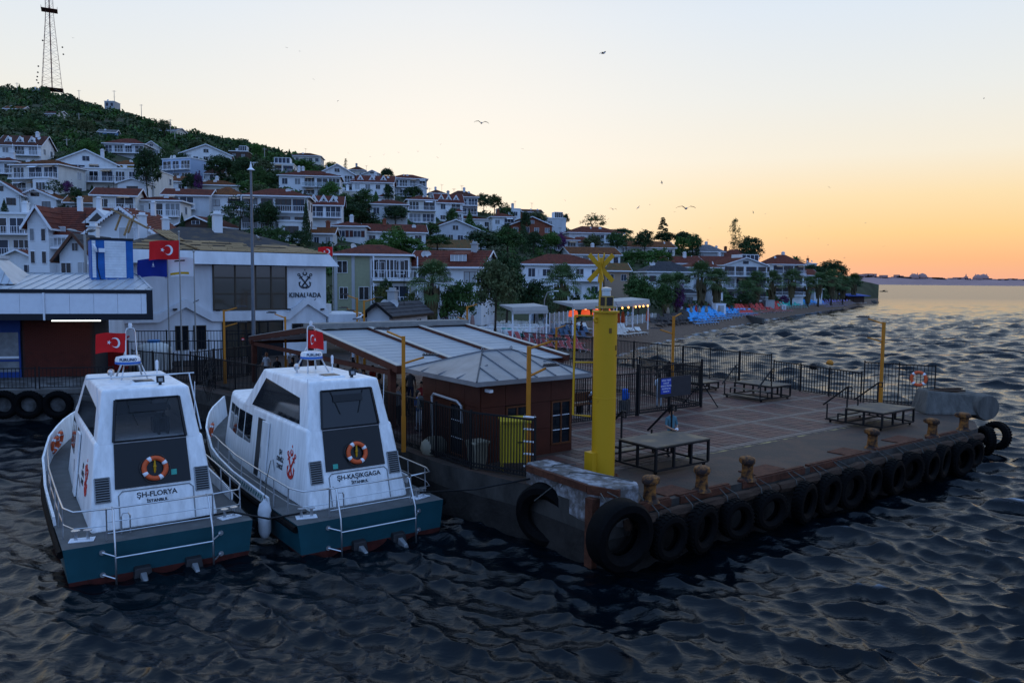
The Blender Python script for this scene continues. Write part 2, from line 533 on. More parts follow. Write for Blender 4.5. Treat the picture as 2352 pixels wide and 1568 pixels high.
# ---------------------------------------------------------------- far coast across the sea with its skyline
FARM = mat('distant_coast', (0.33, 0.21, 0.20), 1.0, var=0.15, scale=0.002)  # haze tint put into the base colour, no haze volume
def far_coast():
    D = 9000.0
    mb = MB()
    xs = list(range(1900, 2700, 16))
    top = lambda x: D * (0.0102 - 0.0000052 * max(0, x - 2000)) * (1 + 0.06 * math.sin(x * 0.09) + 0.03 * math.sin(x * 0.37))
    pts = [Vector((aty(x, 645, D).x, D, max(20, top(x)))) for x in xs]
    n = len(pts)
    vs = [(p.x, p.y, -5) for p in pts] + [(p.x, p.y + 500, p.z) for p in pts] + [(p.x, p.y + 1500, p.z * 0.8) for p in pts]
    fs = [(i, i + 1, n + i + 1, n + i) for i in range(n - 1)] + [(n + i, n + i + 1, 2 * n + i + 1, 2 * n + i) for i in range(n - 1)]
    mb.add(vs, fs)
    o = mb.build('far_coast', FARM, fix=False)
    tag(o, 'haze-tinted low coast on the horizon across the sea', None, kind='structure')
    cb = MB()
    rr = random.Random(5)
    def tower(x, w, h, k=0):
        p = aty(x, 645, D)
        z = top(x)
        cb.box(p.x - w / 2, p.x + w / 2, D + 460, D + 540, z - 20, z + h)
        if k == 1:
            cb.lathe([(14, 0), (14, h * 1.0), (8, h * 1.6), (1, h * 2.4)], 6, (p.x, D + 500, z - 5))
        if k == 2:
            cb.lathe([(60, 0), (58, 20), (40, 45), (5, 60)], 8, (p.x, D + 500, z))
    for x, w, h in ((2010, 60, 25), (2022, 55, 34), (2032, 40, 38), (2040, 60, 35), (2053, 30, 40), (2076, 70, 30), (2108, 40, 28), (2115, 60, 20), (2260, 120, 12), (2200, 160, 12)):
        tower(x, w, h)
    for x in (2145, 2158, 2276, 2299, 2326):
        tower(x, 8, 30, 1)
    for x in (2150, 2170, 2305, 2318):
        tower(x, 10, 5, 2)
    for i in range(60):
        tower(rr.uniform(1990, 2450), rr.uniform(30, 90), rr.uniform(3, 12))
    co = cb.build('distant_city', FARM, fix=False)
    tag(co, 'haze-tinted far city skyline with towers and minarets on the horizon', 'skyline', kind='stuff')
far_coast()
# ================================================================ jetty and quay
WOOD = mat('weathered_timber', (0.042, 0.024, 0.016), 0.9, var=0.5, scale=3, bump=0.7, stretch=(0.4, 3, 3))
deck_m = mat('deck_concrete', (0.040, 0.030, 0.025), 0.7, var=0.45, scale=0.9, bump=0.35, bscale=14, c2=(0.070, 0.040, 0.028), thr=0.54)
jet = MB().prism([(0.45, 2.4), (0.5, -1.35), (22.6, -1.5), (24.4, -0.6), (26.95, 2.2), (27.0, 27), (26, 38), (22, 70), (-7, 70), (-6, 40), (-2.9, 31), (-0.9, 22), (-0.35, 12), (-0.3, 6)], -2.5, DECK)
jetty = jet.build('jetty', [deck_m, mat('jetty_side', (0.045, 0.041, 0.037), 0.95, var=0.5, scale=1.3, bump=0.8, bscale=5, stretch=(1, 1, 0.5))], None, PO, PA)
MB().prism([(0.43, 2.4), (0.48, -1.37), (22.6, -1.52), (24.41, -0.62), (26.97, 2.19), (27.02, 27), (26, 38.0), (-2.92, 31), (-0.92, 22), (-0.37, 12), (-0.32, 6)], -2.4, 0.95).build('algae_band', DARKC, jetty)
for f_ in jetty.data.polygons:
    f_.material_index = 0 if f_.normal.z > 0.5 else 1
tag(jetty, 'concrete ferry jetty with paved deck', None, kind='structure')
# timber and rusted steel along the edge
mb = MB()
for i in range(16):
    a0 = 0.9 + i * 1.36
    mb.tube([(a0, -1.62 + 0.05 * math.sin(i * 2.1), 1.36), (a0 + 0.7, -1.68, 1.38 + 0.03 * math.sin(i)), (a0 + 1.33, -1.62, 1.36)], [0.17, 0.19, 0.16], 7)
mb.build('timber_fender', WOOD, jetty, smooth=True)
mb = MB()
for a0, a1 in ((1.7, 2.9), (3.3, 5.6), (6.2, 9.6), (9.9, 13.9), (14.4, 17.9), (18.4, 20.9)):
    mb.beam((a0, -1.28, DECK + 0.035), (a1, -1.30, DECK + 0.035), 0.14, 0.07)
    mb.beam((a0, -1.40, DECK - 0.08), (a1, -1.40, DECK - 0.08), 0.05, 0.22)
mb.build('edge_angle', RUST, jetty)
mb = MB()
for a0, w in ((3.55, 1.1), (8.1, 1.6), (13.2, 1.2), (17.2, 1.5)):
    mb.cbox((a0, -0.75, DECK + 0.02), w, 0.75, 0.03, 0.05)
mb.build('steel_plate', RUST, jetty)
# painted edge line
LINE = mat('worn_yellow_line', (0.30, 0.23, 0.10), 0.8, var=0.9, scale=2.2, c2=(0.07, 0.05, 0.042), thr=0.46)
mb = MB()
mb.box(6.6, 24.6, 1.86, 2.0, DECK + 0.002, DECK + 0.006)
mb.build('edge_line', LINE, jetty)
# paving, piece by piece
TILE = [mat('paver_%s' % n, c, 0.6, var=0.3, scale=5, bump=0.15) for n, c in (('red', (0.088, 0.038, 0.030)), ('plum', (0.072, 0.033, 0.030)), ('dark', (0.054, 0.029, 0.026)), ('pale', (0.115, 0.086, 0.072)))]
tile_me = []
for k in range(4):
    t = MB().hexa([(-0.195, -0.195, 0), (0.195, -0.195, 0), (0.195, 0.195, 0), (-0.195, 0.195, 0), (-0.185, -0.185, 0.018), (0.185, -0.185, 0.018), (0.185, 0.185, 0.018), (-0.185, 0.185, 0.018)])
    tile_me.append(t.mesh('tile', TILE[k]))
spots = []
rr = random.Random(11)
def free(a, b):
    if 0.3 < a < 5.0 and 4.9 < b < 9.6: return False
    if a < 2.3 and b < 9: return False
    if a < 3.7 and b < 2.6: return False
    return True
for i in range(62):
    for j in range(66):
        a, b = 1.0 + i * 0.41, 2.25 + j * 0.41
        if free(a, b) and not (b > 9.2 and a < 0.8) and a < 26.6:
            k = 3 if (i % 7 == 0 or j % 7 == 0) else rr.choice((0, 0, 1, 1, 2))
            spots.append(((pw(a, b) - Vector((0, 0, EYE))).length, a, b, k, rr.uniform(-0.006, 0.006), rr.uniform(-0.012, 0.012)))
spots.sort()
for d, a, b, k, dz, r_ in spots[:300]:
    link('tile', tile_me[k], jetty, (a, b, DECK - 0.004 + dz), r_)
mb = MB()
for d, a, b, k, dz, r_ in spots[300:]:
    mb.m(k)
    z = DECK - 0.004 + dz
    mb.hexa([(a - 0.195, b - 0.195, z), (a + 0.195, b - 0.195, z), (a + 0.195, b + 0.195, z), (a - 0.195, b + 0.195, z), (a - 0.187, b - 0.187, z + 0.018), (a + 0.187, b - 0.187, z + 0.018), (a + 0.187, b + 0.187, z + 0.018), (a - 0.187, b + 0.187, z + 0.018)])
o = mb.build('paving', TILE, jetty, fix=False)
o['kind'] = 'stuff'
QA = rad(13.5)
QO = Vector((-28.1, 42.2, 0))
quay = MB().prism([(-45, 0), (15.2, 0), (19, 40), (-45, 40)], -2.5, DECK - 0.012).build('quay', mat('quay_concrete', (0.13, 0.13, 0.13), 0.9, var=0.6, scale=1.0, c2=(0.045, 0.042, 0.04), thr=0.5, bump=0.6), None, QO, QA)
tag(quay, 'grey concrete quay in front of the ticket office', None, kind='structure')
MB().box(-45, 15.0, -0.10, 0.16, DECK - 0.22, DECK + 0.02).build('kerb', CONC, quay)

# ---------------------------------------------------------------- bollards
BOLL = mat('bollard_paint', (0.26, 0.10, 0.02), 0.7, var=0.6, scale=4, c2=(0.025, 0.014, 0.011), thr=0.47, bump=0.3)
bm_body = MB().lathe([(0.30, 0), (0.27, 0.05), (0.20, 0.10), (0.175, 0.35), (0.185, 0.52), (0.20, 0.56)], 14).mesh('shaft', BOLL, smooth=True)
hd = MB()
hd.loft([[Vector((0.02 + dx + r_ * sx * math.cos(t), r_ * math.sin(t), z)) for t in [2 * math.pi * k / 14 for k in range(14)]] for z, r_, sx, dx in ((0.53, 0.20, 1.0, -0.02), (0.56, 0.24, 1.25, -0.06), (0.64, 0.255, 1.32, -0.08), (0.72, 0.23, 1.25, -0.07), (0.76, 0.15, 1.2, -0.05))])
bm_head = hd.mesh('head', BOLL, smooth=True)
names = ['nearest the white-topped concrete block', 'second from the white-topped concrete block', 'third from the white-topped concrete block', None, None, 'midway along the jetty edge', 'next to the slanted grey block', 'last, against the slanted grey block']
for i, (x, y, lab) in enumerate(((1492, 1152, 'mushroom bollard with an ochre head, closest to the white-topped block'), (1611, 1127, 'black and ochre bollard, second from the white-topped block'), (1716, 1102, 'black and ochre bollard, third from the white-topped block'),
                                 (2003, 1029, 'rusty bollard in the middle of the jetty head edge'), (2141, 1002, 'rusty bollard, last but one before the slanted grey block'), (2213, 987, 'rusty bollard right beside the slanted grey block'))):
    p = at(x, y, DECK)
    t = thing('mooring_bollard', lab, 'bollard', p, PA + rad(200) + i * 0.3, 'bollards along the jetty edge')
    link('shaft', bm_body, t)
    link('head', bm_head, t)

# ---------------------------------------------------------------- tyres
def tyre_mesh(R, name):
    mb = MB()
    ri, w = R * 0.56, R * 0.30
    prof = [(ri, -w * 0.62), (R * 0.75, -w), (R * 0.93, -w * 0.9), (R, -w * 0.6), (R, w * 0.6), (R * 0.93, w * 0.9), (R * 0.75, w), (ri, w * 0.62), (ri * 0.97, w * 0.3), (R * 0.80, w * 0.5), (R * 0.84, 0), (R * 0.80, -w * 0.5), (ri * 0.97, -w * 0.3)]
    n, m_ = 30, len(prof)
    vs, fs = [], []
    for i in range(n):
        t = 2 * math.pi * i / n
        for q, y in prof:
            k = 1.0
            vs.append((q * math.cos(t), y, q * math.sin(t)))
    for i in range(n):
        for k in range(m_):
            fs.append((i * m_ + k, i * m_ + (k + 1) % m_, ((i + 1) % n) * m_ + (k + 1) % m_, ((i + 1) % n) * m_ + k))
    mb.add(vs, fs)
    for i in range(30 if R < 0.9 else 0):          # tread lugs
        t = 2 * math.pi * (i + 0.5) / 30
        for s_ in (-1, 1):
            c = Vector((R * 1.005 * math.cos(t), s_ * w * 0.42, R * 1.005 * math.sin(t)))
            M = Matrix.Translation(c) @ Matrix.Rotation(-t, 4, 'Y') @ Matrix.Rotation(0.5 * s_, 4, 'X')
            e = (R * 0.025, w * 0.38, R * 0.055)
            mb.hexa([M @ Vector((a * e[0], b * e[1], c_ * e[2])) for c_ in (-1, 1) for a, b in ((-1, -1), (1, -1), (1, 1), (-1, 1))])
    return mb.mesh(name, RUBBER, smooth=True)
ROPE = mat('grey_rope', (0.07, 0.068, 0.062), 0.9, var=0.3)
tyre_me = {R: tyre_mesh(R, 'tread') for R in (0.66, 0.98, 0.88, 0.52)}
def tyre(label, loc, rz, R, group, tilt=0.0, rope=None, sc_=(1, 1, 1)):
    t = link('fender_tyre', tyre_me[R], None, loc)
    t.rotation_euler = (tilt, random.uniform(0, 6), rz)
    t.rotation_mode = 'XYZ'
    t.matrix_world = Matrix.Translation(loc) @ Matrix.Rotation(rz, 4, 'Z') @ Matrix.Rotation(tilt, 4, 'X') @ Matrix.Rotation(random.uniform(0, 6), 4, 'Y') @ Matrix.Diagonal((*sc_, 1))
    tag(t, label, 'tyre', group)
    if rope is not None:
        Mi = t.matrix_world.inverted()
        mb = MB()
        for s_ in (-1, 1):
            top = Vector(loc) + Vector((0, 0, R * 0.5)) + E1 * s_ * R * 0.5
            e = Vector(rope) + E1 * s_ * 0.12
            mb.tube([Mi @ top, Mi @ (top * 0.5 + e * 0.5 + Vector((0, 0, 0.1)) - E2 * 0.12), Mi @ e], 0.018, 5)
        mb.build('rope', ROPE, t, fix=False)
    return t
def on_b(x, y, b):
    d = ray(x, y)
    o = Vector((0, 0, EYE))
    t = (b - (o - PO).dot(E2)) / d.dot(E2)
    p = o + d * t
    return (p - PO).dot(E1), p.z
TX = [(1535, 1230), (1612, 1206), (1690, 1186), (1768, 1171), (1846, 1152), (1902, 1134), (1950, 1121), (2003, 1106), (2050, 1094), (2091, 1078), (2131, 1066), (2166, 1051), (2205, 1053), (2237, 1030)]
words = ['first', 'second', 'third', 'fourth', 'fifth', 'sixth', 'seventh', 'eighth', 'ninth', 'tenth', 'eleventh', 'twelfth', 'thirteenth', 'fourteenth']
for i, (x, y) in enumerate(TX):
    a, z = on_b(x, y, -1.95)
    p = pw(a, -1.95 + 0.05 * math.sin(i * 3), max(0.42, min(z, 0.86)))
    tyre('black tyre hung on the jetty head, %s after the huge corner tyre' % words[i], p, PA + 0.18 * math.sin(i * 1.9), 0.66, 'tyres hung along the jetty head', 0.06, rope=pw(a, -1.35, DECK + 0.03), sc_=(1 + 0.10 * math.sin(i * 2.3), 1, 1 + 0.08 * math.sin(i * 1.7)))
a, z = on_b(1424, 1228, -1.85)
tyre('huge tractor tyre below the front of the white-topped concrete block', pw(a, -1.85, z), PA - 0.1, 0.98, 'huge corner tyres', 0.08, rope=pw(a, -1.2, 2.25), sc_=(1, 1.15, 1))
p = at(1256, 1180, 0.95)
tyre('huge tractor tyre on the boat side of the white-topped concrete block', p, PA - rad(68), 0.98, 'huge corner tyres', 0.1, rope=pw(0.75, 0.6, 2.3), sc_=(1, 1.15, 1))
tyre('black tyre at the outer jetty corner, facing the open sea', at(2262, 1012, 0.85), PA + 0.9, 0.66, 'tyres hung along the jetty head', 0.1)
tyre('last black tyre round the outer jetty corner', at(2288, 1000, 0.9), PA + 1.35, 0.66, 'tyres hung along the jetty head', 0.1)
for x, lab in ((8, 'tyre fender on the quay wall, cut off by the picture edge'), (66, 'middle tyre fender on the quay wall below the ticket office'), (133, 'tyre fender on the quay wall beside the bow of the Florya boat')):
    d = ray(x, 929)
    tt = 0
    while True:                                   # march onto the quay front
        q = Vector((0, 0, EYE)) + d * tt
        if (q - QO).dot(Vector((-math.sin(QA), math.cos(QA), 0))) > -0.2: break
        tt += 0.05
    tyre(lab, q, QA, 0.66, 'tyres on the quay wall', 0.05, sc_=(1.15, 1, 1.15))
# steel and concrete corner blocks
WTOP = mat('guano_concrete', (0.10, 0.09, 0.085), 0.9, var=0.9, scale=2.3, c2=(0.30, 0.30, 0.32), thr=0.54, bump=1.0, bscale=4)
mb = MB()
n1 = [(0.55, 2.5), (0.45, -0.55), (0.7, -1.35), (1.55, -1.42), (1.75, -1.15), (1.7, -0.5), (1.55, 0.3), (1.5, 1.3), (1.45, 2.5)]
mb.prism(n1, 1.2, 2.36)
t = thing('concrete_block', 'battered concrete block with bird-whitened top at the jetty corner', 'block', PO, PA)
ob = mb.build('block', WTOP, t, bevel=0.09, seg=2)
mb = MB()
mb.beam((0.48, 2.3, 2.22), (0.42, -0.55, 2.22), 0.12, 0.2)
mb.beam((0.42, -0.55, 2.2), (0.8, -1.42, 2.2), 0.14, 0.24)
mb.beam((0.45, -0.75, 2.0), (0.45, -0.75, -0.6), 0.35, 0.3)
mb.build('steel_corner', RUST, t)
mb = MB()
mb.tube([(0.4, 0.6, 2.0), (0.7, 0.55, 2.42), (1.1, 0.1, 2.42), (1.4, -0.6, 2.41), (1.6, -1.1, 2.38), (1.65, -1.5, 1.9)], 0.02, 5)
mb.tube([(0.5, 1.6, 2.2), (0.9, 1.5, 2.42), (1.5, 1.2, 2.42)], 0.02, 5)
mb.build('rope', ROPE, t)
GREYB = mat('grey_block', (0.10, 0.094, 0.085), 0.9, var=0.4, scale=1.5, bump=0.7, stretch=(2, 2, 0.4))
t = thing('concrete_block', 'slanted grey concrete block at the outer end of the jetty', 'block', at(2125, 952, DECK), PA - rad(28))
MB().hexa([(0, 0, 0), (3.0, -0.5, 0), (3.2, 1.5, 0), (0.3, 1.6, 0), (0.35, 0.35, 1.12), (2.7, 0.0, 0.92), (2.9, 1.4, 0.92), (0.5, 1.4, 1.12)]).build('block', GREYB, t, bevel=0.1)
MB().lathe([(0.62, -1.0), (0.64, -0.9), (0.64, 0.9), (0.6, 1.0)], 18, (3.0, 0.55, 0.36), Matrix.Rotation(rad(90), 4, 'X')).build('roller', GREYB, t, smooth=True)
MB().cbox((1.5, 0.7, 1.07), 2.0, 0.5, 0.06, 0.05, 0.02).cbox((1.9, 0.9, 1.13), 1.4, 0.3, 0.05, 0.1).build('board', WOOD, t)

# ---------------------------------------------------------------- fences
def bar_mesh(h, r_=0.014):
    return MB().box(-r_, r_, -r_, r_, 0, h).mesh('bar', BLACKM)
BARS = {}
def fence(label, pts, h, gap=0.13, z=DECK, group='black iron fences', rings=True, post_every=2.2, name='iron_fence', hs=None, lean=0.0, bar_r=0.014):
    pts = [Vector((p[0], p[1], 0)) for p in pts]
    t = thing(name, label, 'fence', (pts[0].x, pts[0].y, z), 0, group)
    key = round(h - 0.12, 2), bar_r
    if key not in BARS:
        BARS[key] = bar_mesh(h - 0.12, bar_r)
    orn = MB()
    for i in range(len(pts) - 1):
        p, q = pts[i] - pts[0], pts[i + 1] - pts[0]
        L = (q - p).length
        d = (q - p) / L
        rz = math.atan2(d.y, d.x)
        for zz in [h - 0.03, 0.09] + ([0.22] if rings else []):
            MB().beam(p + Vector((0, 0, zz)), q + Vector((0, 0, zz)), 0.05, 0.06 if zz > 0.5 else 0.04).build('rail', BLACKM, t)
        if rings:
            k = int(L / 0.13)
            for j in range(k):
                orn.ring(p + d * (0.07 + j * 0.13) + Vector((0, 0, 0.155)), 0.05, 0.009, Matrix.Rotation(rz, 4, 'Z'), 8, 4)
        k = max(1, round(L / post_every))
        for j in range(k + (1 if i == len(pts) - 2 else 0)):
            MB().box(-0.03, 0.03, -0.03, 0.03, -0.05, h + 0.06).build('post', BLACKM, t, p + d * (L * j / k), rz)
        k = int(L / gap)
        for j in range(1, k):
            link('bar', BARS[key], t, p + d * (L * j / k) + Vector((0, 0, 0.06)), rz)
    if rings and orn.v:
        orn.build('ring_ornament', BLACKM, t, fix=False)['kind'] = 'stuff'
    return t
P2 = lambda a, b: pw(a, b)
fence('tall black iron fence beside the brown kiosk, hung with a lifebuoy', [P2(1.0, 2.6), P2(0.1, 4.9), P2(-0.1, 11.3)], 1.95, 0.11)
fence('long black iron fence running from the canopy towards the terminal', [P2(0.1, 11.5), P2(-0.2, 22), P2(-2.0, 31), P2(-4.4, 36.5)], 1.75, 0.14)
fence('black iron fence panel left of the gate, behind the yellow beacon', [P2(5.2, 9.2), P2(12.2, 9.15)], 2.05, 0.13)
fence('black iron fence side panel running back from the gate', [P2(16.9, 9.2), P2(17.6, 14.2)], 2.05, 0.13)
fence('tall black iron fence along the open-sea side of the jetty', [P2(26.7, 12.0), P2(26.75, 26), P2(25.9, 36)], 1.95, 0.15)
fence('lower black iron railing beyond the boarding steps', [P2(25.4, 5.5), P2(26.7, 11.8)], 1.6, 0.2, rings=False, bar_r=0.018)
fence('black mesh panel fence carrying a lifebuoy by the outer lamp post', [P2(26.45, 2.2), P2(25.3, 5.3)], 2.2, 0.16)
fence('black iron fence across the jetty behind the waiting area', [P2(17.6, 14.4), P2(12, 17.5), P2(7, 18.5)], 2.0, 0.14)
fence('black iron fence between the kiosk and the canopy', [P2(4.9, 9.3), P2(5.0, 13.0), P2(11, 14.5)], 1.9, 0.15)
# gate with its plates and sign
g = thing('iron_gate', 'double black iron gate with a sheet plate and blue notice', 'gate', pw(12.3, 9.12), PA)
for a0 in (0.0, 2.15, 4.5):
    MB().box(a0 - 0.05, a0 + 0.05, -0.05, 0.05, 0, 2.45 if a0 != 2.15 else 2.1).build('gate_post', BLACKM, g)
mb = MB()
for z in (0.12, 0.26, 1.95, 2.3):
    mb.beam((0, 0, z), (4.5, 0, z), 0.05, 0.05)
mb.build('gate_rail', BLACKM, g)
gb = bar_mesh(2.2, 0.013)
for j in range(1, 33):
    link('bar', gb, g, (j * 0.136, 0, 0.08))
mb = MB()
for j in range(32):
    mb.ring((0.07 + j * 0.136, 0, 0.19), 0.05, 0.009, None, 8, 4)
mb.build('ring_ornament', BLACKM, g, fix=False)['kind'] = 'stuff'
MB().box(1.25, 3.6, -0.09, -0.06, 0.75, 1.72).build('sheet_plate', mat('dark_sheet', (0.03, 0.03, 0.035), 0.5), g)
BLUE_S = mat('notice_blue', (0.03, 0.06, 0.36), 0.5, var=0.05)
sg = MB().box(1.42, 2.12, -0.115, -0.095, 0.92, 1.66).build('notice', BLUE_S, g)
WLET = mat('white_lettering', (0.75, 0.75, 0.78), 0.6, var=0)
for k, s_ in enumerate(('DENİZ TAKSİ', 'İSKELESİ', 'DENİZE GİRMEK', 'TEHLİKELİ VE', 'YASAKTIR')):
    link('lettering', text_mesh('lettering', s_, 0.10, WLET, 0.006), sg, (1.77, -0.12, 1.57 - k * 0.135))
mb = MB()
mb.beam((4.5, 0, 1.3), (5.2, -0.5, 0.02), 0.05).beam((4.5, 0, 1.3), (4.1, 0.9, 0.02), 0.05)
mb.build('brace', BLACKM, g)
# ---------------------------------------------------------------- spiked fan guards
def fan_guard(label, loc, rz, R=1.3):
    t = thing('spiked_guard', label, 'guard', loc, rz, 'spiked fan guards')
    mb = MB()
    for k in range(26):
        a = 2 * math.pi * k / 26
        mb.tube([(0.12 * math.cos(a), 0, 0.12 * math.sin(a)), (R * math.cos(a), 0, R * math.sin(a))], 0.014, 4)
    mb.build('spike', BLACKM, t, fix=False)
    mb = MB()
    for r_ in (0.14, 0.5, 0.85):
        mb.ring((0, 0, 0), r_, 0.016, None, 26, 4)
    mb.build('hoop', BLACKM, t, fix=False)
fan_guard('round spiked fan guard on the fence between the two boats and the terminal', at(478, 868, 2.6), PA + 1.0)
fan_guard('round spiked fan guard at the beach side of the jetty, right of the yellow beacon', pw(26.8, 27.0, 2.9), PA + 1.2)

# ---------------------------------------------------------------- yellow beacon
bc = thing('navigation_beacon', 'tall yellow steel beacon column with a cross topmark', 'beacon', pw(3.12, 1.72), PA)
MB().lathe([(0.375, 0), (0.375, 5.305)], 32).build('column', YELLOW, bc, smooth=True)
MB().lathe([(0.379, 2.56), (0.383, 2.58), (0.379, 2.60)], 32).build('weld_ring', YELLOW, bc)
MB().lathe([(0.44, 5.31), (0.44, 5.36)], 32).build('cap_plate', YELLOW, bc)
MB().cbox((-0.34, 0.1, 0.42), 0.42, 0.38, 0.82).build('base_box', YELLOW, bc)
MB().lathe([(0.52, 0.0), (0.52, 0.035), (0.38, 0.04)], 24).build('base_flange', RUST, bc)
for q in range(12):
    MB().lathe([(0.03, 0.035), (0.03, 0.075)], 6, (0.46 * math.cos(q * 0.5236), 0.46 * math.sin(q * 0.5236), 0)).build('bolt', RUST, bc)
for an, z in ((-1.2, 4.2), (-1.9, 4.75), (-1.05, 3.95)):
    MB().cbox((0.378 * math.cos(an), 0.378 * math.sin(an), z), 0.012, 0.09, 0.05 if z < 4.1 else 0.16, an).build('tag_plate', mat('plate_brown', (0.16, 0.08, 0.015), 0.6), bc)
mb = MB()
mb.tube([(-0.5, 0.55, 5.2), (-0.75, 0.62, 5.2), (-0.78, 0.62, 2.0), (-0.3, 0.3, 1.95)], 0.035, 6)
mb.tube([(-0.3, 0.25, 5.2), (-0.75, 0.62, 5.2)], 0.03, 6)
mb.tube([(-0.78, 0.62, 3.7), (-0.25, 0.28, 3.7)], 0.03, 6)
mb.build('ladder_guard', YELLOW, bc)
mb = MB()
for s_ in (-1, 1):
    mb.ring((s_ * 0.43, 0, 5.08), 0.07, 0.03, None, 12, 6)
mb.build('lifting_lug', YELLOW, bc)
ln = MB().box(-0.17, 0.17, -0.17, 0.17, 5.5, 5.83).box(-0.24, 0.24, -0.24, 0.24, 5.45, 5.5).lathe([(0.1, 5.36), (0.1, 5.45)], 10).build('lantern_box', mat('brass_frame', (0.35, 0.24, 0.06), 0.5), bc)
MB().box(-0.13, 0.13, -0.178, -0.172, 5.53, 5.80).box(-0.178, -0.172, -0.13, 0.13, 5.53, 5.80).build('solar_panel', GLASSD, ln)
MB().lathe([(0.15, 5.84), (0.15, 6.0), (0.17, 6.01), (0.17, 6.09), (0.02, 6.12)], 14).build('lantern', mat('lantern_glass', (0.55, 0.6, 0.6), 0.15, var=0), ln, smooth=True)
tm = MB()
tm.tube([(-0.15, 0.1, 5.36), (-0.15, 0.1, 7.05)], 0.045, 8)
tm.build('topmark_pole', YELLOW, bc)
for rz in (0.0, math.pi / 2):
    for s_ in (-1, 1):
        mb = MB()
        mb.cbox((0, 0, 0), 0.15, 0.02, 1.15)
        o = mb.build('topmark_board', YELLOW, bc, (-0.15, 0.1, 6.75 + 0.0))
        o.matrix_local = Matrix.Translation((-0.15, 0.1, 6.72)) @ Matrix.Rotation(rz - PA + 0.12, 4, 'Z') @ Matrix.Translation((0, 0.012 * s_, 0)) @ Matrix.Rotation(s_ * rad(43), 4, 'Y')

# ---------------------------------------------------------------- lamp posts
lp_pole = MB().box(-0.075, 0.075, -0.075, 0.075, 0, 1.3).box(-0.06, 0.06, -0.06, 0.06, 1.3, 4.2).mesh('pole', OCHRE)
def arm_me():
    return MB().tube([(0, 0, 0), (0.75, 0, 0.22)], 0.04, 6).mesh('arm', OCHRE)
lp_arm = arm_me()
hd = MB().cbox((1.0, 0, 0.30), 0.6, 0.20, 0.06)
for k in range(5):
    hd.box(0.74 + k * 0.1, 0.76 + k * 0.1, -0.10, 0.10, 0.32, 0.37)
lp_head = hd.mesh('lamp_head', mat('lamp_head_grey', (0.05, 0.052, 0.058), 0.5))
def lamp(label, loc, h, r1, r2):
    t = thing('lamp_post', label, 'lamp post', loc, 0, 'ochre lamp posts')
    o = link('pole', lp_pole, t, (0, 0, 0), 0.3)
    o.scale = (1, 1, h / 4.2)
    for z, r_ in ((h - 0.08, r1), (h - 1.0, r2)):
        a = link('arm', lp_arm, t, (0, 0, z), r_)
        link('lamp_head', lp_head, a)
lamp('ochre lamp post right of the brown kiosk, in front of its windows', at(1212, 1080, DECK), 4.15, rad(15), rad(40))
lamp('ochre lamp post between the boat and the left end of the kiosk roof', at(927, 1037, DECK), 4.25, rad(150), rad(15))
lamp('ochre lamp post standing behind the double gate', at(1543, 905, DECK), 4.4, rad(45), rad(160))
lamp('ochre lamp post at the outer end of the jetty by the mesh fence', at(2021, 940, DECK), 4.4, rad(140), rad(170))
for lab, x, y, Y, r1, r2 in (('ochre lamp post rising behind the canopy, left of the beacon', 1278, 752, 52, rad(30), rad(170)), ('ochre lamp post before the terminal door, left of the tall grey pole', 514, 712, 46, rad(20), rad(10)),
                             ('ochre lamp post before the terminal, right of the tall grey pole', 655, 727, 47, rad(160), rad(10)), ('small ochre lamp post by the dark-roofed shed, left one of the pair', 820, 684, 54, rad(160), rad(170)),
                             ('small ochre lamp post by the dark-roofed shed, right one of the pair', 836, 690, 53, rad(10), rad(170)), ('ochre lamp post behind the canopy ridge end by the trees', 1073, 703, 55, rad(20), rad(165))):
    p = aty(x, y, Y)
    lamp(lab, (p.x, p.y, DECK), p.z - DECK, r1, r2)

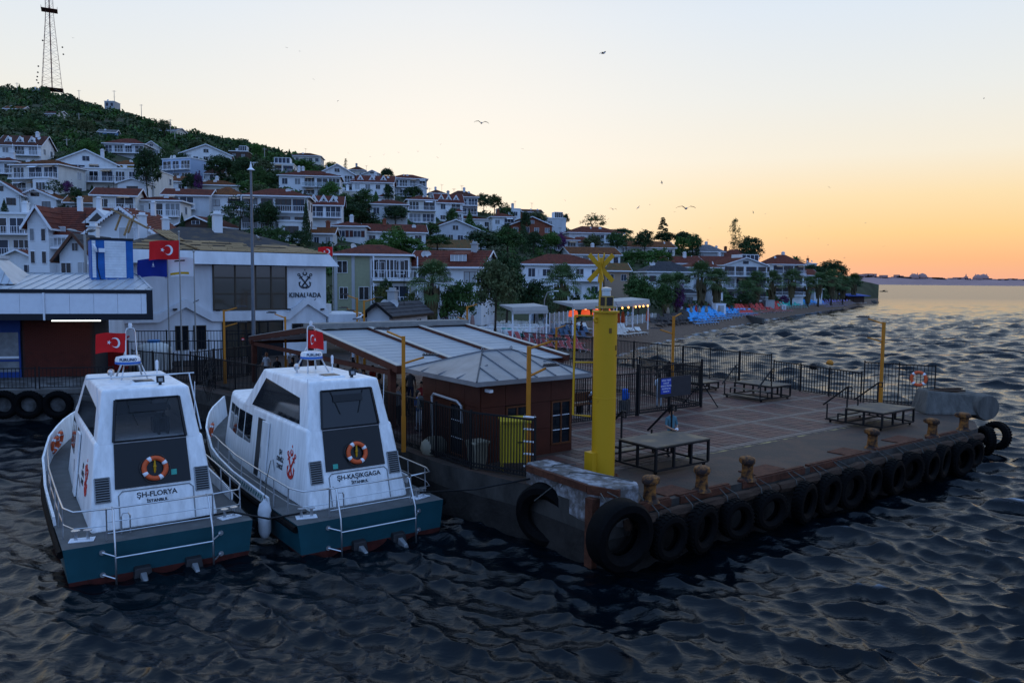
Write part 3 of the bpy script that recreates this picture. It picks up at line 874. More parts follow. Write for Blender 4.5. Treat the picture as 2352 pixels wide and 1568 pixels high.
# ---------------------------------------------------------------- boarding steps
PLATE = mat('step_plate', (0.095, 0.078, 0.062), 0.7, var=0.8, scale=1.4, c2=(0.20, 0.14, 0.08), thr=0.56)
def boarding_steps(label, a, b, z=DECK, rz=0.0, h=0.95, W=2.6, Dp=1.65, rails=True):
    t = thing('boarding_steps', label, 'boarding steps', pw(a, b, z), PA + rz, 'wheeled boarding steps')
    x0, x1, y0, y1 = 0, W, 0, Dp
    MB().box(x0 - 0.05, x1 + 0.05, y0 - 0.05, y1 + 0.02, h - 0.03, h + 0.012).build('platform', PLATE, t)
    mb = MB()
    zb = 0.16
    for zz in (zb, h - 0.06):
        for p, q in (((x0, y0), (x1, y0)), ((x1, y0), (x1, y1)), ((x1, y1), (x0, y1)), ((x0, y1), (x0, y0))):
            mb.beam((*p, zz), (*q, zz), 0.065, 0.065)
    mb.beam((x0, y1, zb), (x0, y1 + 1.0, zb), 0.05).beam((x1, y1, zb), (x1, y1 + 1.0, zb), 0.05).beam((x0, y1 + 1.0, zb), (x1, y1 + 1.0, zb), 0.05)
    mb.build('frame', BLACKM, t)
    for p in ((x0, y0), (x1, y0), (x1, y1), (x0, y1), (x0 + W * 0.33, y0), (x0 + W * 0.66, y0), (x1, Dp * 0.5), (x0, Dp * 0.5)):
        MB().beam((*p, zb), (*p, h - 0.04), 0.075, 0.075).build('leg', BLACKM, t)
    for k in range(2):
        zz, yy = h - 0.3 * (k + 1), y1 + 0.18 + 0.42 * k
        s_ = MB().box(x0 + 0.02, x1 - 0.02, yy - 0.16, yy + 0.2, zz - 0.02, zz + 0.012).build('step', PLATE, t)
        for xx in (x0, x1):
            MB().beam((xx, yy + 0.2, zb), (xx, yy + 0.2, zz), 0.05).beam((xx, yy - 0.2, zz - 0.03), (xx, yy + 0.22, zz - 0.03), 0.05).build('step_frame', BLACKM, t)
    for p in ((x0 + 0.1, y0 + 0.1), (x1 - 0.1, y0 + 0.1), (x1 - 0.1, y1 + 0.8), (x0 + 0.1, y1 + 0.8)):
        MB().ring((p[0], p[1], 0.08), 0.05, 0.028, None, 14, 6).box(p[0] - 0.03, p[0] + 0.03, p[1] - 0.03, p[1] + 0.03, 0.09, zb).build('caster', RUBBER, t)
    if rails:
        for xx in (x0 + 0.05, x1 - 0.05):
            MB().beam((xx, y1, h), (xx, y1, h + 0.95), 0.05).beam((xx, y1 + 0.95, zb), (xx, y1 + 0.95, 0.85), 0.05).beam((xx, y1 - 0.2, h + 0.95), (xx, y1, h + 0.95), 0.05).beam((xx, y1, h + 0.93), (xx, y1 + 1.15, 0.78), 0.06).beam((xx, y1 - 0.2, h + 0.95), (xx, y1 - 0.2, h + 0.75), 0.04).beam((xx, y1 - 0.2, h + 0.76), (xx, y1, h + 0.76), 0.04).build('handrail', BLACKM, t)
    return t
boarding_steps('black wheeled boarding steps right beside the yellow beacon', 4.55, 0.75)
boarding_steps('black wheeled boarding steps at the outer end of the jetty', 18.3, 0.55, W=2.7, h=0.8)
boarding_steps('black wheeled boarding steps against the low railing', 23.2, 8.3, W=2.4, h=0.8, rz=rad(90))
boarding_steps('low worn boarding steps parked behind the others by the gate fence', 22.5, 12.6, W=2.5, h=0.55, rz=rad(90))

# ---------------------------------------------------------------- kiosk
KBR = mat('brown_panel', (0.060, 0.016, 0.009), 0.45, var=0.25, scale=1.2)
KWO = mat('kiosk_wood', (0.10, 0.034, 0.012), 0.5, var=0.25)
ZINC = mat('zinc_sheet', (0.22, 0.225, 0.235), 0.4, metal=0.35, var=0.22, scale=1.2, bump=0.1)
k = thing('kiosk', 'brown panelled kiosk with a zinc hip roof beside the jetty fence', 'kiosk', pw(0.75, 5.3), PA)
KW, KD, KH = 4.1, 3.9, 2.9
MB().box(0.02, KW - 0.02, 0.02, KD - 0.02, 0, KH).build('wall', mat('panel_joint', (0.02, 0.01, 0.008), 0.8, var=0), k)
for i in range(4):
    for j, (z0, z1) in enumerate(((0.0, 0.95), (0.965, 1.93), (1.945, 2.9))):
        w = KW / 4
        if not (j == 1 and i in (1, 3)) and not (j == 0 and i in (1, 3)):
            MB().box(i * w + 0.008, (i + 1) * w - 0.008, -0.03, 0.02, z0, z1).build('panel', KBR, k)
        elif j == 0:
            MB().box(i * w + 0.008, (i + 1) * w - 0.008, -0.03, 0.02, z0, 0.28 if i == 3 else 0.55).build('panel', KBR, k)
        w = KD / 4
        if not (i == 1 and j < 2):
            MB().box(-0.03, 0.02, i * w + 0.008, (i + 1) * w - 0.008, z0, z1).build('panel', KBR, k)
        MB().box(KW - 0.02, KW + 0.03, i * w + 0.008, (i + 1) * w - 0.008, z0, z1).build('panel', KBR, k)
def framed(parent, x0, x1, z0, z1, nx, axis='x', y=-0.05, fm=KWO, nz=3, pm=GLASSD, deep=0.07, name='window', t_=0.06):
    mb = MB()
    P = (lambda u0, u1, d0, d1, a, b: mb.box(u0, u1, d0, d1, a, b)) if axis == 'x' else (lambda u0, u1, d0, d1, a, b: mb.box(d0, d1, u0, u1, a, b))
    P(x0, x1, y, y + deep, z1 - t_, z1); P(x0, x1, y, y + deep, z0, z0 + t_)
    for i in range(nx + 1):
        u = x0 + (x1 - x0 - t_) * i / nx
        P(u, u + t_, y + 0.002, y + deep, z0 + t_, z1 - t_)
    w = mb.build(name, fm, parent)
    mb = MB()
    P(x0 + t_ * 0.5, x1 - t_ * 0.5, y + deep * 0.62, y + deep * 0.7, z0 + t_ * 0.5, z1 - t_ * 0.5)
    mb.build('pane', pm, w)
    if nz > 1:
        for i in range(1, nz):
            mb = MB()
            zz = z0 + (z1 - z0) * i / nz
            P(x0 + t_, x1 - t_, y + deep * 0.4, y + deep * 0.6, zz - 0.012, zz + 0.012)
            mb.build('glazing_bar', WHITE if fm is KWO else fm, w)
    return w
framed(k, 1.06, 2.02, 0.56, 1.9, 2)
framed(k, 3.1, 4.04, 0.3, 1.92, 2)
framed(k, 1.0, 1.93, 0.05, 1.93, 1, axis='y', name='door')
rf = MB()
o_ = 0.5
ez, rz_ = KH + 0.02, KH + 0.78
A0, A1, A2, A3 = Vector((-o_, -o_, ez)), Vector((KW + o_, -o_, ez)), Vector((KW + o_, KD + o_, ez)), Vector((-o_, KD + o_, ez))
R0, R1 = Vector((KW * 0.34, KD / 2, rz_)), Vector((KW * 0.66, KD / 2, rz_))
rf.add([A0, A1, A2, A3, R0, R1, A0 - Vector((0, 0, .16)), A1 - Vector((0, 0, .16)), A2 - Vector((0, 0, .16)), A3 - Vector((0, 0, .16))], [(0, 1, 5, 4), (1, 2, 5), (2, 3, 4, 5), (3, 0, 4), (6, 7, 1, 0), (7, 8, 2, 1), (8, 9, 3, 2), (9, 6, 0, 3), (9, 8, 7, 6)])
roof = rf.build('roof', ZINC, k)
for e0, e1, g0, g1, n in ((A0, A1, R0, R1, 6), (A3, A0, R0, R0, 4), (A1, A2, R1, R1, 4)):
    for i in range(n + 1):
        u = i / n
        p = e0.lerp(e1, u)
        tgt = None
        # seams run straight up the slope from the eave to hip or ridge
        inw = (Vector((KW / 2, KD / 2, 0)) - (e0 + e1) / 2)
        inw.z = 0
        ax = (e1 - e0).normalized()
        inw = (inw - ax * inw.dot(ax))
        Lr = inw.length
        pos = (p - e0).dot(ax)
        r0, r1 = (g0 - e0).dot(ax), (g1 - e0).dot(ax)
        Lt = (e1 - e0).length
        f = 1.0 if r0 <= pos <= r1 else (pos / r0 if pos < r0 else (Lt - pos) / (Lt - r1))
        if i in (0, n):
            q = g0 if i == 0 else g1
        else:
            q = p + inw * f + Vector((0, 0, (rz_ - ez) * f))
        MB().beam(p + Vector((0, 0, 0.015)), q + Vector((0, 0, 0.015)), 0.05, 0.045).build('seam', mat('zinc_seam', (0.17, 0.18, 0.20), 0.5, metal=0.3), roof)
MB().beam(R0 + Vector((0, 0, .02)), R1 + Vector((0, 0, .02)), 0.08, 0.06).ring(R0 + Vector((0, 0, .08)), 0.05, 0.02, None, 10, 5).ring(R1 + Vector((0, 0, .08)), 0.05, 0.02, None, 10, 5).build('ridge_cap', mat('zinc_seam', (0, 0, 0)), roof)
MB().cbox((0.2, -0.2, 2.55), 0.14, 0.3, 0.1).build('camera', WHITE, k)
MB().tube([(-0.12, 3.0, 0.1), (-0.15, 3.0, 2.0), (-0.2, 2.8, 2.12), (-0.2, 1.2, 2.05), (-0.15, 1.0, 1.9), (-0.15, 0.95, 1.3)], 0.045, 6).build('pipe', mat('foil_pipe', (0.45, 0.45, 0.46), 0.5, metal=0.3, bump=0.5), k)

# ---------------------------------------------------------------- things behind the fence
t = thing('metal_cabinet', 'yellow metal cabinet on legs behind the jetty fence', 'cabinet', pw(0.75, 4.1), PA - rad(30))
CABY = mat('cabinet_yellow', (0.42, 0.30, 0.02), 0.5, var=0.12)
MB().box(0, 0.95, 0, 0.4, 0.28, 1.62).build('body', CABY, t)
MB().hexa([(-0.05, -0.06, 1.62), (1.0, -0.06, 1.62), (1.0, 0.46, 1.72), (-0.05, 0.46, 1.72), (-0.05, -0.06, 1.68), (1.0, -0.06, 1.68), (1.0, 0.46, 1.78), (-0.05, 0.46, 1.78)]).build('lid', CABY, t)
for x in (0.06, 0.89):
    for y in (0.06, 0.34):
        MB().box(x - 0.03, x + 0.03, y - 0.03, y + 0.03, 0, 0.28).build('leg', CABY, t)
MB().box(0.56, 0.72, -0.03, 0.0, 0.95, 0.98).build('handle', BLACKM, t)
BIN = mat('cream_plastic', (0.22, 0.20, 0.15), 0.6, var=0.2)
t = thing('waste_bin', 'cream plastic bin behind the jetty fence next to the yellow cabinet', 'bin', pw(0.42, 5.0), PA)
MB().hexa([(-0.2, -0.2, 0), (0.2, -0.2, 0), (0.2, 0.2, 0), (-0.2, 0.2, 0), (-0.28, -0.28, 0.85), (0.28, -0.28, 0.85), (0.28, 0.28, 0.85), (-0.28, 0.28, 0.85)]).build('body', BIN, t)
MB().box(-0.31, 0.31, -0.31, 0.31, 0.85, 0.92).build('lid', BIN, t)
sk = MB()
sk.loft([[Vector((r_ * math.cos(u) * 1.3, r_ * math.sin(u), z)) for u in [2 * math.pi * q / 14 for q in range(14)]] for z, r_ in ((0, 0.36), (0.2, 0.42), (0.42, 0.38), (0.58, 0.24), (0.62, 0.08))])
t = tag(sk.build('filled_sack', BIN, None, pw(0.35, 7.7), PA, smooth=True), 'pale filled sack lying behind the fence by the kiosk', 'sack')
def lifebuoy(parent_or_none, loc, M, label=None, R=0.30, r_=0.075):
    mb = MB()
    mb.ring((0, 0, 0), R, r_, None, 28, 10)
    o = mb.build('lifebuoy', ORANGE, parent_or_none, smooth='all')
    o.matrix_local = Matrix.Translation(loc) @ M
    for q in range(4):
        b = MB().ring((0, 0, 0), R, r_ * 1.04, None, 3, 10, math.pi / 4 + q * math.pi / 2 - 0.16, math.pi / 4 + q * math.pi / 2 + 0.16)
        b.build('white_band', WHITE, o, smooth='all')
    rp = MB()
    for q in range(4):
        a0 = math.pi / 4 + q * math.pi / 2
        rp.tube([((R + r_ + 0.05 * math.sin(math.pi * s_ / 6)) * math.cos(a0 + s_ * math.pi / 12), 0, (R + r_ + 0.05 * math.sin(math.pi * s_ / 6)) * math.sin(a0 + s_ * math.pi / 12)) for s_ in range(7)], 0.008, 4)
    rp.build('grab_line', ROPE, o, fix=False)
    if label:
        tag(o, label, 'lifebuoy', 'orange lifebuoys')
    return o
lifebuoy(None, at(1179, 988, 2.95), Matrix.Rotation(PA - rad(40), 4, 'Z'), 'orange lifebuoy hanging on the fence beside the rope ladder', 0.33, 0.08)
lifebuoy(None, pw(26.1, 2.85, DECK + 1.5), Matrix.Rotation(PA + rad(110), 4, 'Z'), 'orange lifebuoy hanging on the mesh fence at the outer jetty end', 0.33, 0.08)
lad = MB()
for s_ in (-1, 1):
    lad.tube([(s_ * 0.17, 0, 2.05), (s_ * 0.19, -0.05, 1.2), (s_ * 0.16, 0, 0.2)], 0.016, 5)
t = thing('rope_ladder', 'white rope ladder slung over the fence end by the lamp post', 'ladder', pw(1.05, 2.95), PA - rad(60))
lad.build('side_rope', ROPE, t)
for q in range(5):
    MB().box(-0.2, 0.2, -0.07, 0.05, 0.35 + q * 0.4, 0.38 + q * 0.4).build('rung', WHITE, t)
t = thing('mop', 'stringy grey mop hung upside down over the fence top', 'mop', pw(0.12, 8.2), PA)
MB().tube([(-0.06, 0, 2.05), (-0.1, 0.05, 0.3)], 0.016, 6).build('handle', WHITE, t)
mb = MB()
for q in range(26):
    u = q * 2.4
    mb.tube([(-0.06, 0, 2.07), (-0.06 + 0.09 * math.cos(u), 0.09 * math.sin(u), 2.02), (-0.06 + 0.13 * math.cos(u), 0.13 * math.sin(u), 1.65 + 0.1 * math.sin(q))], 0.014, 4)
mb.build('mop_head', ROPE, t, fix=False)

# ---------------------------------------------------------------- canopy
CBR = mat('canopy_brown', (0.075, 0.022, 0.013), 0.6, var=0.25)
CRF = mat('canopy_sheet', (0.34, 0.345, 0.35), 0.7, var=0.14, scale=0.8, spec=0.2)
cn = thing('canopy', 'large open canopy with pale sheet roof and brown rafters', 'canopy', pw(1.3, 12.4), PA)
CW, CD, ZE, ZR = 9.2, 18.6, 2.60, 3.68
def slope(y): return ZE + (ZR - ZE) * (1 - abs(y - CD / 2) / (CD / 2))
for i in range(3):                                   # roof sheets laid board by board between the rafters
    x0, x1 = i * CW / 3 + 0.12, (i + 1) * CW / 3 - 0.12
    for half in (0, 1):
        n = 14
        for j in range(n):
            ya, yb = (j * CD / 2 / n, (j + 1) * CD / 2 / n) if half == 0 else (CD - j * CD / 2 / n, CD - (j + 1) * CD / 2 / n)
            za, zb = slope(ya) + 0.012, slope(yb)
            MB().hexa([(x0, ya, za - 0.05), (x1, ya, za - 0.05), (x1, yb, zb - 0.05), (x0, yb, zb - 0.05), (x0, ya, za), (x1, ya, za), (x1, yb, zb), (x0, yb, zb)]).build('roof_board', CRF, cn)
for i in range(4):
    x = i * CW / 3
    for ya, yb in ((-0.25, CD / 2), (CD + 0.25, CD / 2)):
        MB().beam((x, ya, slope(ya) + 0.0), (x, yb, slope(yb) + 0.0), 0.22, 0.3).build('rafter', CBR, cn)
        MB().beam((x, ya, slope(ya) + 0.165), (x, yb, slope(yb) + 0.165), 0.24, 0.03).build('flashing', mat('pale_flashing', (0.42, 0.40, 0.36), 0.6), cn)
MB().box(-0.15, CW + 0.15, CD / 2 - 0.55, CD / 2 + 0.55, ZR + 0.05, ZR + 0.32).build('ridge_box', mat('ridge_grey', (0.20, 0.195, 0.185), 0.8, var=0.2), cn)
for y in (0.3, CD - 0.3):
    MB().beam((-0.2, y, slope(y) - 0.2), (CW + 0.2, y, slope(y) - 0.2), 0.18, 0.24).build('purlin', CBR, cn)
for y in [1.4 + 1.5 * q for q in range(12)]:
    MB().beam((-0.1, y, slope(y) - 0.12), (CW + 0.1, y, slope(y) - 0.12), 0.06, 0.10).build('batten', WHITE, cn)
for x in (0.0, CW):
    for y in (0.4, CD / 2, CD - 0.4):
        MB().box(x - 0.13, x + 0.13, y - 0.13, y + 0.13, 0, slope(y) - 0.1).build('post', CBR, cn)
    MB().beam((x, 0.4, ZE - 0.25), (x, CD - 0.4, ZE - 0.25), 0.16, 0.2).build('tie_beam', CBR, cn)
# ================================================================ emblem, flags
def star_poly(c, R, n=5, rot=math.pi / 2):
    return [(c[0] + (R if k % 2 == 0 else R * 0.40) * math.cos(rot + k * math.pi / n), c[1] + (R if k % 2 == 0 else R * 0.40) * math.sin(rot + k * math.pi / n)) for k in range(2 * n)]
def emblem(th=0.02):
    """two crossed anchors under a crescent and star, one unit high, in the xz plane"""
    mb = MB()
    for s_ in (-1, 1):
        top, bot = Vector((-s_ * 0.24, 0, 0.68)), Vector((s_ * 0.17, 0, 0.10))
        d = (bot - top).normalized()
        pr = Vector((d.z, 0, -d.x))
        mb.beam(top, bot, 0.06, th, up=(0, 1, 0))
        mb.beam(top + d * 0.10 - pr * 0.10, top + d * 0.10 + pr * 0.10, 0.045, th, up=(0, 1, 0))
        mb.ring(top - d * 0.06, 0.055, 0.02, None, 14, 5, rz=th / 2)
        c = bot - d * 0.20
        a0 = math.atan2(d.z, d.x)
        mb.ring(c, 0.20, 0.03, None, 14, 5, a0 - 1.25, a0 + 1.25, rz=th / 2)
        for e in (-1.25, 1.25):
            q = c + Vector((math.cos(a0 + e), 0, math.sin(a0 + e))) * 0.20
            u = -d
            mb.slab([q + u * 0.09, q + pr * 0.055 - u * 0.03, q - pr * 0.055 - u * 0.03], (0, th, 0))
    mb.beam((-0.08, 0, 0.04), (0, 0, 0.10), 0.05, th, up=(0, 1, 0)).beam((0.08, 0, 0.04), (0, 0, 0.10), 0.05, th, up=(0, 1, 0))
    pts_o = [(0.085 * math.cos(t), 0, 0.80 + 0.085 * math.sin(t)) for t in [rad(125 + k * 290 / 16) for k in range(17)]]
    n = len(pts_o)
    for k in range(n - 1):
        f = lambda i: 0.008 + 0.024 * math.sin(math.pi * i / (n - 1))
        mb.beam(pts_o[k], pts_o[k + 1], (f(k) + f(k + 1)), th, up=(0, 1, 0))
    mb.slab([(x, 0, z) for x, z in star_poly((0, 0.97), 0.045)], (0, th, 0))
    return mb
FRED = mat('flag_red', (0.62, 0.012, 0.014), 0.75, var=0.06)
FWHITE = mat('flag_white', (0.78, 0.78, 0.80), 0.75, var=0.03)
FBLUE = mat('flag_blue', (0.012, 0.03, 0.24), 0.75, var=0.06)
FGOLD = mat('flag_gold', (0.60, 0.36, 0.02), 0.7, var=0.05)
def flag(parent, M, w, h, kind='tr', seed=0.0, amp=0.10, fold=0.0):
    """cloth with its hoist at x = 0 flying towards +x, hung by its top edge z = 0"""
    def f(u, v, off=0.0):
        x, z = u * w, -v * h
        k = 5.5 / w
        y = amp * (0.2 + u) * math.sin(k * x + 1.2 * v + seed) + 0.35 * amp * math.sin(2.3 * k * x - 2 * v + seed * 2)
        z -= 0.10 * h * u * u + 0.03 * h * math.sin(k * x + seed)
        x *= 1 - fold * 0.4
        return Vector((x, y + off, z))
    def sheet(poly_uv, off):
        return [f(u, v, off) for u, v in poly_uv]
    n, m_ = 22, 10
    mb = MB()
    mb.add([f(i / n, j / m_) for j in range(m_ + 1) for i in range(n + 1)], [(j * (n + 1) + i, j * (n + 1) + i + 1, (j + 1) * (n + 1) + i + 1, (j + 1) * (n + 1) + i) for j in range(m_) for i in range(n)])
    mb.add([f(i / n, j / m_, 0.006) for j in range(m_ + 1) for i in range(n + 1)], [(j * (n + 1) + i, j * (n + 1) + i + 1, (j + 1) * (n + 1) + i + 1, (j + 1) * (n + 1) + i) for j in range(m_) for i in range(n)])
    o = mb.build('flag', {'tr': FRED, 'blue': FBLUE, 'white': FWHITE}[kind], parent, smooth='all', fix=False)
    o.matrix_local = M
    def patch(name, quads, m):
        b = MB()
        for off in (-0.012, 0.018):
            for q in quads:
                b.add(sheet(q, off), [tuple(range(len(q)))])
        b.build(name, m, o, fix=False)
    asp = h / w
    if kind == 'tr':
        cx, cy, R1, R2 = 0.36, 0.5, 0.27, 0.215
        qs = []
        N = 30
        for k in range(N):
            def pt(t, outer):
                if outer:
                    return (cx + R1 * asp * math.cos(t), cy + R1 * math.sin(t))
                x2 = cx + 0.075 * asp
                return (x2 + R2 * asp * math.cos(t2(t)), cy + R2 * math.sin(t2(t)))
            T0 = rad(33)
            def t2(t):
                s_ = (t - T0) / (2 * math.pi - 2 * T0)
                T1 = rad(43)
                return T1 + s_ * (2 * math.pi - 2 * T1)
            ta, tb = T0 + (2 * math.pi - 2 * T0) * k / N, T0 + (2 * math.pi - 2 * T0) * (k + 1) / N
            qs.append([pt(ta, 1), pt(tb, 1), pt(tb, 0), pt(ta, 0)])
        patch('crescent', qs, FWHITE)
        c = (cx + 0.34 * asp, 0.5)
        sp = [(c[0] + (x) * asp, c[1] + y) for x, y in star_poly((0, 0), 0.125, rot=math.pi)]
        patch('star', [[c, sp[k], sp[(k + 1) % 10]] for k in range(10)], FWHITE)
    elif kind == 'blue':
        qs = [[(0.5 + 0.05 * asp * math.cos(t), 0.36 - 0.07 * math.sin(t)) for t in [2 * math.pi * k / 12 for k in range(12)]], [(0.5 - 0.02 * asp, 0.30), (0.5, 0.16), (0.5 + 0.02 * asp, 0.30)], [(0.44, 0.44), (0.56, 0.44), (0.54, 0.47), (0.46, 0.47)]]
        patch('dome_mark', qs, FWHITE)
        for s_, v, size in (('İSTANBUL', 0.54, 0.055), ('BÜYÜKŞEHİR', 0.645, 0.125), ('BELEDİYESİ', 0.75, 0.055)):
            me = text_mesh('lettering', s_, size * h, FWHITE, 0.0)
            for q in me.vertices:
                p = f(0.5 + q.co.x / w, v - q.co.z / h, -0.014)
                q.co = p
            link('lettering', me, o)
    else:
        patch('gold_bar', [[(0.2 + 0.06 * k, 0.78), (0.26 + 0.06 * k, 0.78), (0.26 + 0.06 * k, 0.9), (0.2 + 0.06 * k, 0.9)] for k in range(10)], FGOLD)
        patch('black_bar', [[(0.32 + 0.06 * k, 0.13), (0.38 + 0.06 * k, 0.13), (0.38 + 0.06 * k, 0.2), (0.32 + 0.06 * k, 0.2)] for k in range(6)], mat('flag_black', (0.03, 0.025, 0.02), 0.8))
        e = emblem(0.0001)
        hh = 0.52 * h
        for off in (-0.014,):
            me = e.mesh('anchors', FRED, fix=False)
            for q in me.vertices:
                q.co = f(0.5 + q.co.x * hh / w, 0.74 - q.co.z * hh / h, off - 0.002)
            link('anchors', me, o)
    return o

# ================================================================ sea taxis
GEL = mat('gelcoat_white', (0.76, 0.77, 0.78), 0.35, var=0.2, scale=1.5, stretch=(3, 3, 0.35))
HTEAL = mat('hull_teal', (0.009, 0.056, 0.072), 0.42, var=0.22, scale=1.2)
ANTIF = mat('antifouling_red', (0.06, 0.012, 0.009), 0.8, var=0.5, scale=3)
BDECK = mat('deck_grey', (0.10, 0.10, 0.098), 0.8, var=0.25, scale=2)
BPAN = mat('black_panel', (0.005, 0.007, 0.010), 0.3, var=0.1, spec=0.3)
TEALC = mat('checker_teal', (0.03, 0.22, 0.22), 0.5, var=0.05)
BTXT = mat('dark_letters', (0.02, 0.025, 0.035), 0.6, var=0)
GREYM = mat('grey_metal', (0.25, 0.26, 0.27), 0.45, metal=0.5, var=0.1)
CLEAR = mat('clear_glass', (0.01, 0.015, 0.02), 0.02, var=0, trans=0.0, alpha=0.35, spec=0.5)
def sea_taxi(label, boat_name, loc, rz, clear=False, flag_rz=0.0, flag_fold=0.0):
    t = thing('sea_taxi', label, 'boat', loc, rz, 'moored sea taxis')
    st = [(0, 2.4, 2.28, 1.0), (3, 2.45, 2.33, 1.0), (6, 2.45, 2.3, 1.02), (9, 2.33, 2.05, 1.12), (11.3, 1.92, 1.5, 1.3), (13.2, 1.2, 0.75, 1.52), (14.9, 0.16, 0.04, 1.75)]
    mb = MB()
    zs = 0.11
    ring = lambda y, hb, hw, zd: [(-hb, y, zd), (-(hw + (hb - hw) * zs / zd), y + 0.0, zs), (-hw * 0.92, y + 0.03, -0.7), (hw * 0.92, y + 0.03, -0.7), (hw + (hb - hw) * zs / zd, y, zs), (hb, y, zd)]
    rg = [[Vector(p) for p in ring(*s_)] for s_ in st]
    n = 6
    vs = [p for r_ in rg for p in r_]
    up, lo, dk = [], [], []
    for i in range(len(rg) - 1):
        for k in range(6):
            f = (i * n + k, i * n + (k + 1) % n, (i + 1) * n + (k + 1) % n, (i + 1) * n + k)
            (up if k in (0, 4) else dk if k == 5 else lo).append(f)
    up.append((0, 1, 4, 5))
    lo.append((1, 2, 3, 4))
    mb.add(vs, up); mb.m(1).add(vs, lo); mb.m(2).add(vs, dk)
    hull = mb.build('hull', [HTEAL, ANTIF, BDECK], t)
    # bulwark, rubbing strake and chequer band on both sides
    def hb(y): return np.interp(y, [s_[0] for s_ in st], [s_[1] for s_ in st])
    def zd(y): return np.interp(y, [s_[0] for s_ in st], [s_[3] for s_ in st])
    rimh = lambda y: np.interp(y, [2.4, 4, 8, 10.5, 12.5, 14.9], [0.26, 0.30, 0.36, 0.72, 0.86, 0.9])
    for s_ in (-1, 1):
        ys = [2.4, 4, 6, 8, 9, 10, 11, 12, 12.8, 13.5, 14.2, 14.9]
        mb = MB()
        rings = []
        for y in ys:
            x, z = hb(y) * s_, zd(y)
            fl = 0.12 * rimh(y) * s_
            rings.append([Vector((x, y, z - 0.05)), Vector((x + fl, y, z + rimh(y))), Vector((x + fl - 0.07 * s_, y, z + rimh(y))), Vector((x - 0.07 * s_, y, z - 0.05))])
        mb.loft(rings)
        bw = mb.build('bulwark', GEL, t)
        ch = MB()
        q = 0
        y = 2.75
        while y < 9.2:
            for r_ in (0, 1):
                if (q + r_) % 2 == 0:
                    z0, z1 = zd(y) + 0.05 + r_ * 0.09, zd(y) + 0.14 + r_ * 0.09
                    xa = lambda yy, zz: (hb(yy) + 0.12 * (zz - zd(yy)) + 0.006) * s_
                    ch.add([(xa(y, z0), y, z0), (xa(y + 0.12, z0), y + 0.12, z0), (xa(y + 0.12, z1), y + 0.12, z1), (xa(y, z1), y, z1)], [(0, 1, 2, 3)])
            q += 1
            y += 0.12
        ch.build('chequer_band', TEALC, bw, fix=False)['kind'] = 'stuff'
        mb = MB()
        mb.tube([((hb(y) + 0.03) * s_, y, zd(y) - 0.13) for y in [0.05, 2, 4, 6, 8, 9.5, 11, 12, 13.2, 14.2, 14.8]], 0.10, 8)
        mb.build('rubbing_strake', RUBBER, t, smooth=True)
    # trunk cabin
    mb = MB()
    sec = [(1.0, 1.72, 1.68, 1.44), (6.0, 6.0, 1.68, 1.42), (9.0, 8.9, 1.60, 1.30), (11.2, 10.9, 1.3, 1.02), (12.2, 11.6, 1.0, 0.78)]
    mb.loft([[Vector((-wb, yb, 0.98)), Vector((wb, yb, 0.98)), Vector((wt, yt, 3.38)), Vector((-wt, yt, 3.38))] for yb, yt, wb, wt in sec])
    cab = mb.build('cabin', GEL, t, bevel=0.13, seg=3, smooth=True)
    aft = lambda z: 1.0 + 0.30 * (z - 0.98)                  # the raked after face
    # wheelhouse, open where the after and front windows sit
    W0, W1, Z0, Z1 = 1.38, 1.17, 3.30, 4.78
    F0, F1 = 8.2, 6.5
    B = [Vector((-W0, aft(Z0), Z0)), Vector((W0, aft(Z0), Z0)), Vector((W0, F0, Z0)), Vector((-W0, F0, Z0)), Vector((-W1, aft(Z1), Z1)), Vector((W1, aft(Z1), Z1)), Vector((W1, F1, Z1)), Vector((-W1, F1, Z1))]
    def hole(a, b, c, d, m0, m1, v0, v1):                    # a-b bottom, c-d top
        L = lambda u, v: a.lerp(b, u).lerp(d.lerp(c, u), v)
        return [L(m0, v0), L(m1, v0), L(m1, v1), L(m0, v1)]
    ha = hole(B[0], B[1], B[5], B[4], 0.15, 0.85, 0.03, 0.80)
    hf = hole(B[2], B[3], B[7], B[6], 0.1, 0.9, 0.25, 0.85)
    mb = MB()
    mb.add(B + ha + hf, [(4, 5, 6, 7), (1, 2, 6, 5), (3, 0, 4, 7), (0, 1, 9, 8), (1, 5, 10, 9), (5, 4, 11, 10), (4, 0, 8, 11), (2, 3, 13, 12), (3, 7, 14, 13), (7, 6, 15, 14), (6, 2, 12, 15)])
    wh = mb.build('wheelhouse', GEL, t, bevel=0.10, seg=3, smooth=True)
    off = Vector((0, -0.012, 0))
    gl = CLEAR if clear else GLASSD
    w = MB().slab([p + off * 2 for p in ha], (0, 0.012, 0)).build('aft_window', gl, t)
    for k in range(4):
        MB().beam(ha[k] + off * 3, ha[(k + 1) % 4] + off * 3, 0.07, 0.05).build('window_frame', BPAN, w)
    MB().slab(hf, (0, 0.012, 0)).build('front_window', CLEAR, t)
    # dark vent grille in the window, black panel below
    mb = MB()
    vz0, vz1 = 4.12, 4.34
    mb.slab([Vector((-0.5, aft(vz0) - 0.05, vz0)), Vector((0.5, aft(vz0) - 0.05, vz0)), Vector((0.5, aft(vz1) - 0.05, vz1)), Vector((-0.5, aft(vz1) - 0.05, vz1))], (0, -0.02, 0))
    mb.build('window_vent', BPAN, t, bevel=0.008)
    mb = MB()
    pz0, pz1 = 2.08, 3.30
    mb.slab([Vector((-1.0, aft(pz0) - 0.012, pz0)), Vector((1.0, aft(pz0) - 0.012, pz0)), Vector((0.96, aft(pz1) - 0.012, pz1)), Vector((-0.96, aft(pz1) - 0.012, pz1))], (0, -0.03, 0))
    mb.build('aft_panel', BPAN, t, bevel=0.01)
    mb = MB()
